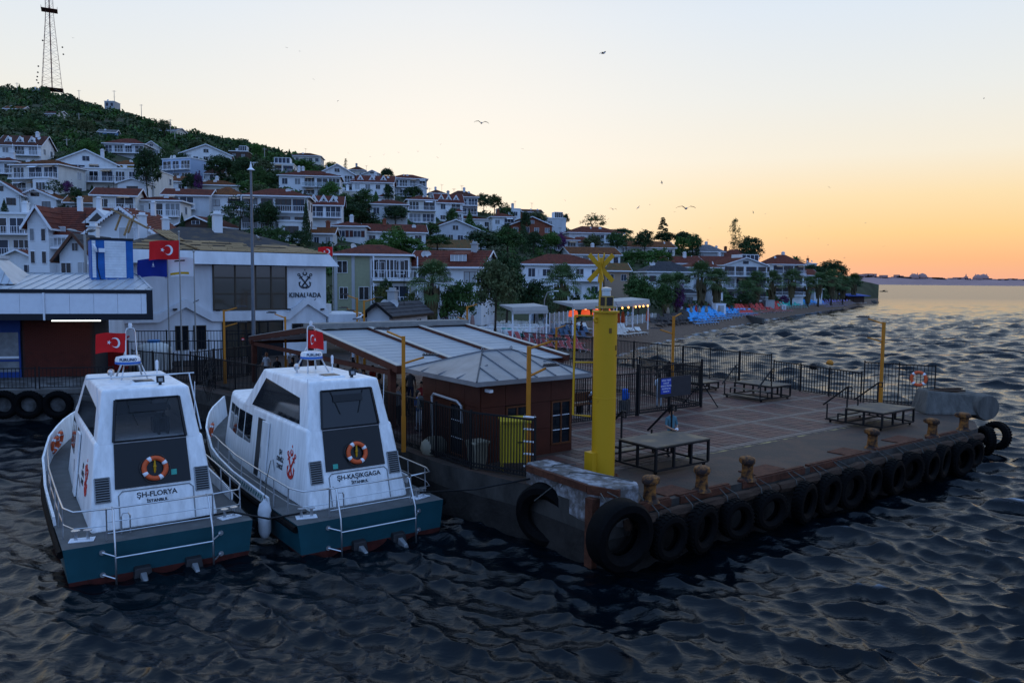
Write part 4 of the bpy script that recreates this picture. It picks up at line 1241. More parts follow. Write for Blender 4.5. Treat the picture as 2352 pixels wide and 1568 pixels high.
    mb.beam((-0.96, aft(3.31) - 0.05, 3.31), (0.96, aft(3.31) - 0.05, 3.31), 0.03, 0.03)
    mb.build('panel_trim', STEEL, t)
    sgn = MB().slab([Vector((-0.76 + 0.0, aft(2.15) - 0.046, 2.12)), Vector((-0.60, aft(2.15) - 0.046, 2.12)), Vector((-0.60, aft(2.28) - 0.046, 2.28)), Vector((-0.76, aft(2.28) - 0.046, 2.28))] if not clear else [Vector((0.48, aft(2.3) - 0.046, 2.3)), Vector((0.63, aft(2.3) - 0.046, 2.3)), Vector((0.63, aft(2.45) - 0.046, 2.45)), Vector((0.48, aft(2.45) - 0.046, 2.45))], (0, -0.004, 0))
    sgn.build('sticker', mat('sticker_green', (0.05, 0.35, 0.28), 0.5, var=0), t)
    lifebuoy(t, (0.05, aft(2.55) - 0.13, 2.55), Matrix.Rotation(-math.atan(0.30), 4, 'X') @ Matrix.Rotation(0.3, 4, 'Y'), None, 0.29, 0.07)
    MB().lathe([(0.02, -0.17), (0.035, -0.10), (0.035, 0.0), (0.05, 0.01), (0.03, 0.06), (0.02, 0.2)], 8, (0.05, aft(2.55) - 0.09, 2.58)).build('buoy_light', YELLOW, t, smooth=True)
    for s_ in (-1, 1):                                       # louvres
        x = 1.31 * s_
        f = MB()
        z0, z1 = 1.78, 2.42
        for zz in (z0, z1):
            f.beam((x - 0.19, aft(zz) - 0.02, zz), (x + 0.19, aft(zz) - 0.02, zz), 0.03, 0.03)
        for xx in (x - 0.19, x + 0.19):
            f.beam((xx, aft(z0) - 0.02, z0), (xx, aft(z1) - 0.02, z1), 0.03, 0.03)
        lv = f.build('louvre_vent', GREYM, t)
        MB().slab([Vector((x - 0.18, aft(z0) - 0.006, z0)), Vector((x + 0.18, aft(z0) - 0.006, z0)), Vector((x + 0.18, aft(z1) - 0.006, z1)), Vector((x - 0.18, aft(z1) - 0.006, z1))], (0, -0.003, 0)).build('backing', BPAN, lv)
        for k in range(9):
            zz = z0 + 0.06 + k * 0.065
            MB().cbox((x, aft(zz) - 0.022, zz), 0.36, 0.035, 0.012, 0, -0.6).build('slat', GREYM, lv)
    # hatch outline with the name
    hz = [(-0.92, 1.05), (-0.92, 1.9), (-0.82, 2.0), (0.95, 2.0), (1.05, 1.9), (1.05, 1.05)]
    MB().tube([(x, aft(z) - 0.006, z) for x, z in hz], 0.018, 6).build('hatch_seal', GREYM, t)
    tilt = Matrix.Rotation(-math.atan(0.30), 4, 'X')
    for s_, z, size in ((boat_name, 1.84, 0.20), ('İSTANBUL', 1.655, 0.12)):
        o = link('name_lettering', text_mesh('name_lettering', s_, size, BTXT, 0.006, bold=0.004), t)
        o.matrix_local = Matrix.Translation((0.07, aft(z) - 0.008, z)) @ tilt
    # side windows, door, emblem
    side_x = lambda y, z: np.interp(y, [s_[0] for s_ in sec], [s_[2] for s_ in sec]) + (np.interp(y, [s_[1] for s_ in sec], [s_[3] for s_ in sec]) - np.interp(y, [s_[0] for s_ in sec], [s_[2] for s_ in sec])) * (z - 0.98) / 2.4
    for s_ in (-1, 1):
        for y0, y1 in ((7.0, 7.85), (7.98, 8.75), (8.88, 9.65), (9.78, 10.5)):
            pts = [Vector(((side_x(y, z) + 0.006) * s_, y, z)) for y, z in ((y0, 2.05), (y1, 2.05), (y1, 3.05), (y0, 3.05))]
            o = MB().slab(pts, (0.012 * s_, 0, 0)).build('side_window', GLASSD, t, bevel=0.004)
        pts = [Vector(((side_x(y, z) + 0.008) * s_, y, z)) for y, z in ((5.5, 1.1), (6.25, 1.1), (6.25, 3.1), (5.5, 3.1))]
        MB().slab(pts, (0.01 * s_, 0, 0)).build('doorway', BPAN, t)
        pts = [Vector(((side_x(y, z) + 0.02) * s_, y, z)) for y, z in ((4.95, 1.12), (5.62, 1.12), (5.62, 3.08), (4.95, 3.08))]
        dr = MB().slab(pts, (0.05 * s_, 0, 0)).build('sliding_door', GEL, t, bevel=0.01)
        MB().tube([((side_x(5.55, 2) + 0.1) * s_, 5.5, 1.8), ((side_x(5.55, 2.2) + 0.1) * s_, 5.5, 2.2)], 0.015, 5).build('handle', STEEL, dr)
        wx = lambda y, z: W0 + (W1 - W0) * (z - Z0) / (Z1 - Z0) + 0.006
        pts = [Vector((wx(y, z) * s_, y, z)) for y, z in ((2.5, 3.42), (7.2, 3.42), (6.05, 4.5), (2.75, 4.22))]
        MB().slab(pts, (0.012 * s_, 0, 0)).build('wheelhouse_window', GLASSD, t, bevel=0.004)
        me = emblem(0.012).mesh('emblem', mat('emblem_red', (0.55, 0.03, 0.02), 0.5, var=0))
        o = link('emblem', me, t)
        sl_ = math.atan((1.68 - 1.43) / 2.4)
        o.matrix_local = Matrix.Translation(((side_x(2.75, 1.62) + 0.018) * s_, 2.75, 1.62)) @ Matrix.Rotation(-s_ * sl_, 4, 'Y') @ Matrix.Rotation(s_ * math.pi / 2, 4, 'Z') @ Matrix.Scale(1.1, 4)
        for k, tx in enumerate(('ŞH', 'DENİZ', 'TAKSİ')):
            z = 2.32 - k * 0.24
            o = link('lettering', text_mesh('lettering', tx, 0.2, BTXT, 0.006, bold=0.006), t)
            o.matrix_local = Matrix.Translation(((side_x(3.7, z) + 0.012) * s_, 3.75, z)) @ Matrix.Rotation(-s_ * sl_, 4, 'Y') @ Matrix.Rotation(s_ * math.pi / 2, 4, 'Z')
        o = MB().tube([((side_x(8, 1.6) + 0.02) * s_, 4.2, 1.15), ((side_x(8, 1.6) + 0.10) * s_, 4.2, 2.0)], 0.02, 5).build('grab_rail', STEEL, t)
        MB().lathe([(0.06, 0), (0.06, 0.14), (0.045, 0.2)], 10, (1.2 * s_, 2.1, 3.40)).build('nav_light', WHITE, t)
        MB().tube([(1.28 * s_, 2.0, 3.4), (1.30 * s_, 1.95, 4.9)], 0.012, 5).build('whip_antenna', WHITE, t)
        MB().cbox((1.2 * s_, 1.9, 3.48), 0.25, 0.08, 0.08, 0.4).build('spotlight', GREYM, t)
    # stainless rails
    rh = 0.86
    for s_ in (-1, 1):
        line = [(hb(y) - 0.12) for y in (9.6, 8, 6, 4, 2.2, 0.9)]
        pts = [Vector(((hb(9.9) - 0.05) * s_, 9.9, zd(9.9) + 0.75))] + [Vector(((hb(y) - 0.12) * s_, y, zd(y) + rh)) for y in (9.2, 8, 6, 4, 2.2, 0.9)] + [Vector((2.1 * s_, 0.35, 1.0 + rh)), Vector((1.35 * s_, 0.22, 1.0 + rh))]
        MB().tube(pts, 0.024, 7).build('handrail', STEEL, t, smooth='all')
        MB().tube([p - Vector((0, 0, 0.45)) for p in pts[1:]], 0.014, 5).build('midrail', STEEL, t)
        for y in (8.6, 7.0, 5.4, 3.4, 2.2, 1.0):
            MB().tube([((hb(y) - 0.1) * s_, y, zd(y)), ((hb(y) - 0.12) * s_, y, zd(y) + rh)], 0.02, 6).build('stanchion', STEEL, t)
        MB().tube([(1.35 * s_, 0.22, 1.0 + rh), (1.35 * s_, 0.22, 1.02)], 0.022, 6).build('stanchion', STEEL, t)
        # boarding frame over the transom
        MB().tube([(1.2 * s_, 0.3, 1.0 + rh), (1.2 * s_, 0.05, 1.0 + rh - 0.02), (1.22 * s_, -0.30, 1.05), (1.22 * s_, -0.34, 0.6), (1.22 * s_, -0.36, -0.1)], 0.026, 7).build('stern_frame', STEEL, t, smooth='all')
        for z in (0.72, 0.12):
            MB().tube([(1.22 * s_, -0.34, z), (1.5 * s_, -0.02, z + 0.06)], 0.022, 6).lathe([(0.07, 0), (0.07, 0.03)], 10, (1.5 * s_, -0.01, z + 0.06), Matrix.Rotation(rad(90), 4, 'X')).build('frame_bracket', STEEL, t)
        pl = MB().cbox((1.9 * s_, 0.62, 1.012), 0.6, 0.34, 0.02, 0.25 * s_).build('mooring_plate', WHITE, t)
        for k in (-1, 1):
            MB().lathe([(0.045, 0), (0.04, 0.22), (0.11, 0.24), (0.11, 0.26)], 10, ((1.9 + 0.14 * k) * s_, 0.62 + 0.04 * k, 1.02)).build('bitt', STEEL, pl)
    MB().tube([(-1.35, 0.22, 1.0 + rh), (0, 0.2, 1.0 + rh), (1.35, 0.22, 1.0 + rh)], 0.024, 7).build('stern_rail', STEEL, t, smooth='all')
    MB().tube([(-1.35, 0.22, 1.5), (1.35, 0.22, 1.5)], 0.014, 5).build('stern_rail', STEEL, t)
    MB().tube([(-1.35, 0.22, 1.2), (1.35, 0.22, 1.2)], 0.014, 5).build('stern_rail', STEEL, t)
    MB().tube([(-1.22, -0.34, 0.68), (1.22, -0.34, 0.68)], 0.024, 6).build('step_bar', STEEL, t)
    MB().tube([(-0.95, 0.62, 1.0), (-0.95, 0.62, 1.5), (-0.9, 0.62, 1.58), (-0.78, 0.62, 1.58), (-0.73, 0.62, 1.5), (-0.73, 0.62, 1.0)], 0.022, 6).build('grab_hoop', STEEL, t)
    for s_ in (-0.55, 0.75):
        MB().hexa([(s_ - 0.25, -0.25, -0.2), (s_ + 0.25, -0.25, -0.2), (s_ + 0.25, 0.05, -0.2), (s_ - 0.25, 0.05, -0.2), (s_ - 0.2, -0.16, 0.22), (s_ + 0.2, -0.16, 0.22), (s_ + 0.2, 0.05, 0.26), (s_ - 0.2, 0.05, 0.26)]).build('drive_housing', mat('drive_black', (0.02, 0.02, 0.022), 0.4), t, bevel=0.03)
        MB().hexa([(s_ - 0.09, -0.62, -0.12), (s_ + 0.09, -0.62, -0.12), (s_ + 0.1, -0.2, -0.12), (s_ - 0.1, -0.2, -0.12), (s_ - 0.05, -0.6, 0.02), (s_ + 0.05, -0.6, 0.02), (s_ + 0.08, -0.2, 0.12), (s_ - 0.08, -0.2, 0.12)]).build('drive_leg', GREYM, t, bevel=0.03)
    for s_ in (-0.55, 0.55):
        MB().tube([(s_, aft(4.45) - 0.06, 4.45), (s_ * 0.55, aft(3.75) - 0.06, 3.75)], 0.012, 4).build('wiper', BPAN, t)
    MB().box(-0.72, -0.68, aft(4.8) - 0.02, aft(4.8) - 0.01, 4.5, 4.52).build('rust_streak', RUST, t)
    # roof gear
    hx, hy = (-0.1, 3.0) if not clear else (0.1, 3.2)
    ht = MB().hexa([(hx - 0.42, hy - 0.3, 4.76), (hx + 0.42, hy - 0.3, 4.76), (hx + 0.36, hy + 0.55, 4.76), (hx - 0.36, hy + 0.55, 4.76), (hx - 0.36, hy - 0.24, 4.84), (hx + 0.36, hy - 0.24, 4.84), (hx + 0.3, hy + 0.5, 4.84), (hx - 0.3, hy + 0.5, 4.84)]).build('roof_hatch', GEL, t, bevel=0.02)
    MB().box(hx - 0.27, hx + 0.27, hy - 0.14, hy + 0.4, 4.842, 4.852).build('hatch_glass', BPAN, ht)
    fl = MB().cbox((0.45, 2.55, 4.95), 0.22, 0.06, 0.2, 0, -0.3).beam((0.45, 2.6, 4.78), (0.45, 2.6, 4.9), 0.08, 0.08).build('floodlight', BPAN, t)
    MB().cbox((0.45, 2.512, 4.94), 0.12, 0.01, 0.1, 0, -0.3).build('lens', GREYM, fl)
    ma = MB()
    for s_ in (-1, 1):
        ma.tube([(0.38 * s_, 4.3, 4.76), (0.28 * s_, 4.55, 5.1), (0.16 * s_, 4.9, 5.5), (0.13 * s_, 4.95, 6.25), (0.1 * s_, 4.95, 6.34), (0, 4.95, 6.36)], 0.024, 6)
        ma.tube([(0.38 * s_, 5.5, 4.76), (0.2 * s_, 5.15, 5.35), (0.16 * s_, 4.92, 5.62)], 0.03, 6)
    for z in (5.2, 5.5):
        ma.tube([(-0.26 + (z - 5.2) * 0.12, 4.7 + (z - 5.2) * 0.2, z), (0.26 - (z - 5.2) * 0.12, 4.7 + (z - 5.2) * 0.2, z)], 0.02, 5)
    mast = ma.build('mast', STEEL, t, smooth='all')
    MB().lathe([(0.05, 0), (0.06, 0.1), (0.05, 0.16)], 8, (0, 4.95, 6.36)).build('mast_light', WHITE, mast)
    MB().box(-0.25, 0.25, 4.5, 4.9, 5.20, 5.24).build('radar_shelf', GREYM, mast)
    rd = MB().lathe([(0.30, 5.25), (0.36, 5.30), (0.37, 5.40), (0.34, 5.48), (0.2, 5.51)], 20, (-0.15, 4.55, 0)).build('radar_dome', GEL, t, smooth=True)
    MB().lathe([(0.372, 5.27), (0.376, 5.31), (0.372, 5.34)], 20, (-0.15, 4.55, 0)).build('blue_band', mat('radar_blue', (0.02, 0.12, 0.45), 0.5), rd)
    o = link('lettering', text_mesh('lettering', 'FURUNO', 0.13, mat('radar_text', (0.01, 0.03, 0.12), 0.6, var=0), 0.01, bold=0.004), rd)
    me = o.data
    for q in me.vertices:
        an = q.co.x / 0.372 - math.pi / 2 - 0.1
        q.co = Vector((-0.15 + 0.374 * math.cos(an), 4.55 + 0.374 * math.sin(an), 5.41 + q.co.z))
    MB().lathe([(0.09, 0), (0.11, 0.08), (0.09, 0.16), (0.03, 0.2)], 10, (-0.62, 4.7, 4.9)).tube([(-0.62, 4.7, 4.76), (-0.62, 4.7, 4.92)], 0.03, 6).build('searchlight', STEEL, t, smooth=True)
    MB().tube([(0.75, 4.9, 4.76), (0.75, 4.9, 5.0)], 0.02, 6).lathe([(0.045, 5.0), (0.05, 5.25), (0.03, 5.3)], 8, (0.75, 4.9, 0)).build('gps_antenna', WHITE, t)
    if clear:
        MB().tube([(-1.45, 3.4, 4.98), (1.6, 3.5, 4.98)], 0.025, 6).tube([(1.45, 3.5, 4.98), (1.5, 2.2, 3.4)], 0.025, 6).build('light_bar', STEEL, t)
    flag(t, Matrix.Translation((-0.13, 4.95, 6.22)) @ Matrix.Rotation(flag_rz, 4, 'Z'), 0.92, 0.62, 'tr', 0.7, 0.09, flag_fold)
    # bow lifebuoys inside the bulwark
    for y in ((11.6, 10.9) if clear else (11.6,)):
        lifebuoy(t, (-hb(y) + 0.12, y, zd(y) + 0.42), Matrix.Rotation(rad(68), 4, 'Z') @ Matrix.Rotation(0.2, 4, 'X'), None, 0.27, 0.065)
    return t
sl_, sr_ = at(151, 1254, 1.0), at(579, 1201, 1.0)
c1 = (sl_ + sr_) / 2
B1 = sea_taxi('white sea taxi with teal stern lettered ŞH-FLORYA', 'ŞH-FLORYA', (c1.x, c1.y, 0), rad(34.0), True, rad(150), 0)
B2 = sea_taxi('white sea taxi with teal stern lettered ŞH-KAŞIKGAGA, moored next to the jetty', 'ŞH-KAŞIKGAGA', (-4.1, 22.95, 0), rad(36), False, rad(-60), 0.8)
# white fender between the boats, mooring lines
t = thing('boat_fender', 'long white fender hanging between the two sea taxis', 'fender', at(608, 1190, 0.75), 0)
fm = mat('fender_white', (0.55, 0.57, 0.6), 0.5, var=0.15)
MB().lathe([(0.04, -0.62), (0.12, -0.56), (0.19, -0.4), (0.2, 0.25), (0.15, 0.45), (0.05, 0.55), (0.04, 0.6)], 16).build('fender_body', fm, t, smooth=True)
MB().tube([(0, 0, 0.6), (0.05, 0.1, 1.2), (0.1, 0.35, 1.7)], 0.015, 5).build('fender_line', ROPE, t)
def wline(label, pts, r_=0.03):
    tag(MB().tube(pts, r_, 6).build('mooring_line', BLACKM, None, smooth='all', fix=False), label, 'rope', 'mooring lines')
M1, M2 = B1.matrix_basis, B2.matrix_basis
q1, q2 = M1 @ Vector((1.95, 0.62, 1.15)), M2 @ Vector((-1.9, 0.62, 1.15))
wline('black mooring line between the sterns of the two sea taxis', [M1 @ Vector((-1.2, 0.75, 1.06)), M1 @ Vector((0.4, 0.7, 1.06)), M1 @ Vector((1.2, 0.72, 1.1)), q1, q1.lerp(q2, 0.5) - Vector((0, 0, 0.2)), q2])
q3 = M2 @ Vector((1.9, 0.62, 1.15))
wline('black mooring line from the Kaşıkgaga boat to the jetty', [q3, q3.lerp(pw(0.6, 2.2, 1.9), 0.5) - Vector((0, 0, 0.12)), pw(0.6, 2.2, 1.9)])
# ================================================================ buildings
PLAST = {'w': mat('plaster_white', (0.66, 0.68, 0.70), 0.85, var=0.10, scale=0.35), 'c': mat('plaster_cream', (0.55, 0.53, 0.47), 0.85, var=0.1, scale=0.35), 'g': mat('plaster_grey', (0.36, 0.37, 0.38), 0.85, var=0.12, scale=0.35),
         'b': mat('plaster_blue', (0.36, 0.46, 0.62), 0.85, var=0.08, scale=0.35), 'y': mat('plaster_yellow', (0.45, 0.30, 0.08), 0.85, var=0.1, scale=0.35), 't': mat('plaster_tan', (0.38, 0.27, 0.19), 0.85, var=0.1, scale=0.35),
         'k': mat('brick_red', (0.22, 0.07, 0.04), 0.85, var=0.25, scale=1.5), 'd': mat('timber_dark', (0.075, 0.045, 0.035), 0.85, var=0.2), 'o': mat('plaster_olive', (0.27, 0.28, 0.18), 0.85, var=0.1), 'B': mat('plaster_azure', (0.10, 0.22, 0.45), 0.8, var=0.1)}
def tile_mat(name, c, c2):
    m = mat(name, c, 0.85, var=0.4, scale=0.9, c2=c2, thr=0.5, bump=0.5, bscale=12, stretch=(3, 1, 1))
    return m
ROOFM = {'r': tile_mat('roof_tile_red', (0.155, 0.036, 0.020), (0.095, 0.025, 0.017)), 'o': tile_mat('roof_tile_orange', (0.185, 0.062, 0.017), (0.105, 0.040, 0.016)), 'b': tile_mat('roof_tile_brown', (0.10, 0.034, 0.021), (0.060, 0.024, 0.017)),
         'k': tile_mat('roof_felt_dark', (0.035, 0.036, 0.042), (0.055, 0.055, 0.06)), 'g': tile_mat('roof_sheet_grey', (0.17, 0.17, 0.18), (0.12, 0.12, 0.13)), 'm': tile_mat('roof_tile_mossy', (0.17, 0.08, 0.028), (0.10, 0.075, 0.03))}
TRIM = mat('trim_white', (0.72, 0.73, 0.76), 0.6, var=0.05)
BROWNT = mat('trim_brown', (0.10, 0.045, 0.028), 0.7, var=0.1)
PANES = [GLASSD, mat('curtained_glass', (0.20, 0.21, 0.22), 0.25, var=0.3, scale=2), mat('blind_glass', (0.42, 0.43, 0.44), 0.4, var=0.15, scale=2), mat('blue_dark_glass', (0.03, 0.04, 0.06), 0.05, var=0)]
SHUT = mat('shutter_brown', (0.085, 0.03, 0.025), 0.7, var=0.15)
def win_mesh(nx, m, t=0.09):
    b = MB()
    b.box(-0.5, 0.5, -0.07, 0.0, 0.5 - t * 0.8, 0.5).box(-0.5, 0.5, -0.07, 0.0, -0.5, -0.5 + t * 0.8)
    for i in range(nx + 1):
        u = -0.5 + (1 - t) * i / nx
        b.box(u, u + t, -0.068, 0.0, -0.5 + t * 0.8, 0.5 - t * 0.8)
    return b.mesh('window', m)
WINM = {(n, k): win_mesh(n, m, 0.062 / (1 + 0.3 * n)) for n in (1, 2, 3, 4) for k, m in (('w', TRIM), ('b', BROWNT))}
PANEM = [MB().box(-0.47, 0.47, -0.035, -0.008, -0.47, 0.47).mesh('pane', m) for m in PANES]
SHUTM = {k: MB().box(-0.5, 0.5, -0.05, -0.004, -0.5, 0.5).mesh('shutter', m) for k, m in (('b', SHUT), ('w', TRIM))}
DISH = MB().lathe([(0.02, 0.0), (0.25, 0.03), (0.42, 0.12), (0.43, 0.13), (0.24, 0.05), (0.02, 0.02)], 14, (0, 0, 0), Matrix.Rotation(rad(70), 4, 'X')).tube([(0, 0.1, -0.6), (0, 0.05, 0)], 0.03, 5).mesh('satellite_dish', mat('dish_grey', (0.5, 0.5, 0.5), 0.5))
CHIM = MB().box(-0.35, 0.35, -0.35, 0.35, -1.2, 1.0).box(-0.45, 0.45, -0.45, 0.45, 1.0, 1.12).box(-0.25, 0.25, -0.25, 0.25, 1.12, 1.35)
CHIMM = {k: CHIM.mesh('chimney', m) for k, m in (('w', PLAST['w']), ('k', PLAST['k']), ('g', PLAST['g']))}
hr = random.Random(23)
FOOT = []
SEEN = []
AERIAL = MB().tube([(0, 0, 0), (0, 0, 2.6)], 0.035, 4).beam((-0.6, 0, 2.45), (0.6, 0, 2.45), 0.04).beam((-0.4, 0, 2.2), (0.4, 0, 2.2), 0.03).mesh('aerial', BLACKM)
for k_, c_ in (('w1', (0.70, 0.71, 0.72)), ('w2', (0.56, 0.57, 0.58)), ('w3', (0.62, 0.60, 0.56)), ('w4', (0.48, 0.50, 0.53))):
    PLAST[k_] = mat('plaster_' + k_, c_, 0.85, var=0.16, scale=0.45, stretch=(1.6, 1.6, 0.6))
def add_window(parent, x, y, z, w, h, rz=0.0, n=2, fr='w', pane=None, shutter=None):
    o = link('window', WINM[(n, fr)], parent, (x, y, z), rz, (w, 1, h))
    link('pane', PANEM[pane if pane is not None else hr.choice((0, 0, 0, 3, 3, 1, 1, 2))], o)
    if shutter:
        for s_ in (-1, 1):
            q = link('shutter', SHUTM[shutter], o, (s_ * 0.76, 0, 0))
            q.scale = (0.48, 1, 1)
def plane_courses(mb, e0, e1, r1, r0, n):
    """overlapping tile courses from the eave e0-e1 up to the ridge r0-r1"""
    nrm = (e1 - e0).cross(r0 - e0 if (r0 - e0).length > 0.01 else r1 - e0)
    if nrm.length < 1e-6: return
    nrm.normalize()
    if nrm.z < 0: nrm = -nrm
    for i in range(n):
        a0, a1, b0, b1 = e0.lerp(r0, i / n), e1.lerp(r1, i / n), e0.lerp(r0, (i + 1) / n), e1.lerp(r1, (i + 1) / n)
        lo = nrm * 0.05
        mb.add([a0, a1, a1 + lo, a0 + lo, b1 + nrm * 0.005, b0 + nrm * 0.005], [(0, 1, 2, 3), (3, 2, 4, 5)])
def volume(root, ox, oy, w, d, h, roof='hip', rh=1.6, wm='w', rm='r', ov=0.5, base=-3.0, fascia=TRIM, scallop=False, course=0.38):
    """one walled and roofed body with its front-left corner at (ox, oy)"""
    W = MB()
    x0, x1, y0, y1 = ox, ox + w, oy, oy + d
    W.box(x0, x1, y0, y1, base, h)
    R = MB()
    V = Vector
    if roof == 'hip':
        e = [V((x0 - ov, y0 - ov, h)), V((x1 + ov, y0 - ov, h)), V((x1 + ov, y1 + ov, h)), V((x0 - ov, y1 + ov, h))]
        if w >= d:
            k = min(d / 2 + ov, w / 2 + ov - 0.05)
            r0, r1 = V((x0 - ov + k, (y0 + y1) / 2, h + rh)), V((x1 + ov - k, (y0 + y1) / 2, h + rh))
            pl = [(e[0], e[1], r1, r0), (e[1], e[2], r1, r1), (e[2], e[3], r0, r1), (e[3], e[0], r0, r0)]
        else:
            k = w / 2 + ov
            r0, r1 = V(((x0 + x1) / 2, y0 - ov + k, h + rh)), V(((x0 + x1) / 2, y1 + ov - k, h + rh))
            pl = [(e[0], e[1], r0, r0), (e[1], e[2], r1, r0), (e[2], e[3], r1, r1), (e[3], e[0], r0, r1)]
        n = max(3, int((d / 2 + ov) / course))
        for p in pl:
            plane_courses(R, *p, n)
        R.add([p - V((0, 0, 0.02)) for p in e], [(3, 2, 1, 0)])
        fs = [(e[i], e[(i + 1) % 4]) for i in range(4)]
    elif roof in ('gableS', 'gableF'):
        if roof == 'gableS':
            yr = (y0 + y1) / 2
            W.add([(x0, y0, h), (x0, y1, h), (x0, yr, h + rh - 0.05), (x1, y0, h), (x1, y1, h), (x1, yr, h + rh - 0.05)], [(0, 1, 2), (3, 5, 4), (0, 2, 5, 3), (1, 4, 5, 2)])
            dz = -ov * rh / (d / 2)
            A, B, C, D_, E_, F_ = V((x0 - ov, y0 - ov, h + dz)), V((x1 + ov, y0 - ov, h + dz)), V((x1 + ov, yr, h + rh)), V((x0 - ov, yr, h + rh)), V((x0 - ov, y1 + ov, h + dz)), V((x1 + ov, y1 + ov, h + dz))
            n = max(3, int((d / 2 + ov) / course))
            plane_courses(R, A, B, C, D_, n)
            plane_courses(R, F_, E_, D_, C, n)
            R.slab([A, B, C, D_], (0, 0, -0.08)); R.slab([E_, F_, C, D_], (0, 0, -0.08))
            fs = [(A, B), (A, D_), (D_, E_), (B, C), (C, F_)]
        else:
            xr = (x0 + x1) / 2
            W.add([(x0, y0, h), (x1, y0, h), (xr, y0, h + rh - 0.05), (x0, y1, h), (x1, y1, h), (xr, y1, h + rh - 0.05)], [(0, 1, 2), (3, 5, 4), (0, 2, 5, 3), (1, 4, 5, 2)])
            dz = -ov * rh / (w / 2)
            A, B, C, D_, E_, F_ = V((x0 - ov, y0 - ov, h + dz)), V((x0 - ov, y1 + ov, h + dz)), V((xr, y1 + ov, h + rh)), V((xr, y0 - ov, h + rh)), V((x1 + ov, y0 - ov, h + dz)), V((x1 + ov, y1 + ov, h + dz))
            n = max(3, int((w / 2 + ov) / course))
            plane_courses(R, B, A, D_, C, n)
            plane_courses(R, E_, F_, C, D_, n)
            R.slab([A, B, C, D_], (0, 0, -0.08)); R.slab([E_, F_, C, D_], (0, 0, -0.08))
            fs = [(A, D_), (D_, E_), (A, B), (E_, F_)]
    else:
        R.box(x0 - ov * 0.5, x1 + ov * 0.5, y0 - ov * 0.5, y1 + ov * 0.5, h, h + 0.22)
        R.box(x0 + 0.2, x1 - 0.2, y0 + 0.2, y1 - 0.2, h + 0.22, h + 0.30)
        fs = []
    wall = W.build('wall', PLAST[wm], root)
    rf = R.build('roof', ROOFM[rm] if roof != 'flat' else PLAST['w'], root, fix=False if roof != 'flat' else True)
    for p, q in fs:
        if fascia:
            MB().beam(p + V((0, 0, -0.07)), q + V((0, 0, -0.07)), 0.05, 0.22).build('fascia', fascia, rf)
        if scallop:
            b = MB()
            L = (q - p).length
            k = max(2, int(L / 0.32))
            for i in range(k):
                c = p.lerp(q, (i + 0.5) / k) + V((0, 0, -0.2))
                dv = (q - p).normalized() * (0.12)
                b.slab([c - dv, c + dv, c - V((0, 0, 0.16))], V((0, -0.03, 0)))
            b.build('scalloped_trim', TRIM, rf, fix=False)['kind'] = 'stuff'
    return wall, rf
RAILM = {'w': TRIM, 'k': BLACKM, 'g': mat('rail_grey', (0.30, 0.31, 0.33), 0.5)}
GLRAIL = mat('balcony_glass', (0.45, 0.52, 0.55), 0.1, var=0, alpha=0.35)
def balcony(root, x0, x1, y0, z, dep=1.4, rail='w', posts=True, roofed=0.0, glass=False):
    b = MB().box(x0, x1, y0 - dep, y0 - 0.004, z - 0.22, z).build('balcony', TRIM, root)
    r_ = MB()
    pts = [(x0 + 0.05, y0), (x0 + 0.05, y0 - dep + 0.06), (x1 - 0.05, y0 - dep + 0.06), (x1 - 0.05, y0)]
    for i in range(3):
        p, q = pts[i], pts[i + 1]
        r_.beam((*p, z + 0.95), (*q, z + 0.95), 0.06, 0.06)
        if glass:
            continue
        r_.beam((*p, z + 0.12), (*q, z + 0.12), 0.04, 0.04)
        L = math.hypot(q[0] - p[0], q[1] - p[1])
        k = max(1, int(L / 0.35))
        for j in range(k):
            u = (j + 0.5) / k
            r_.box(p[0] + (q[0] - p[0]) * u - 0.02, p[0] + (q[0] - p[0]) * u + 0.02, p[1] + (q[1] - p[1]) * u - 0.02, p[1] + (q[1] - p[1]) * u + 0.02, z, z + 0.95)
    r_.build('railing', RAILM[rail], b, fix=False)['kind'] = 'stuff'
    if glass:
        MB().box(x0 + 0.08, x1 - 0.08, y0 - dep + 0.05, y0 - dep + 0.07, z + 0.1, z + 0.9).build('glass_panel', GLRAIL, b)
    if roofed:
        for x in (x0 + 0.1, x1 - 0.1):
            MB().box(x - 0.07, x + 0.07, y0 - dep + 0.1, y0 - dep + 0.24, z, z + roofed).build('pillar', TRIM, b)
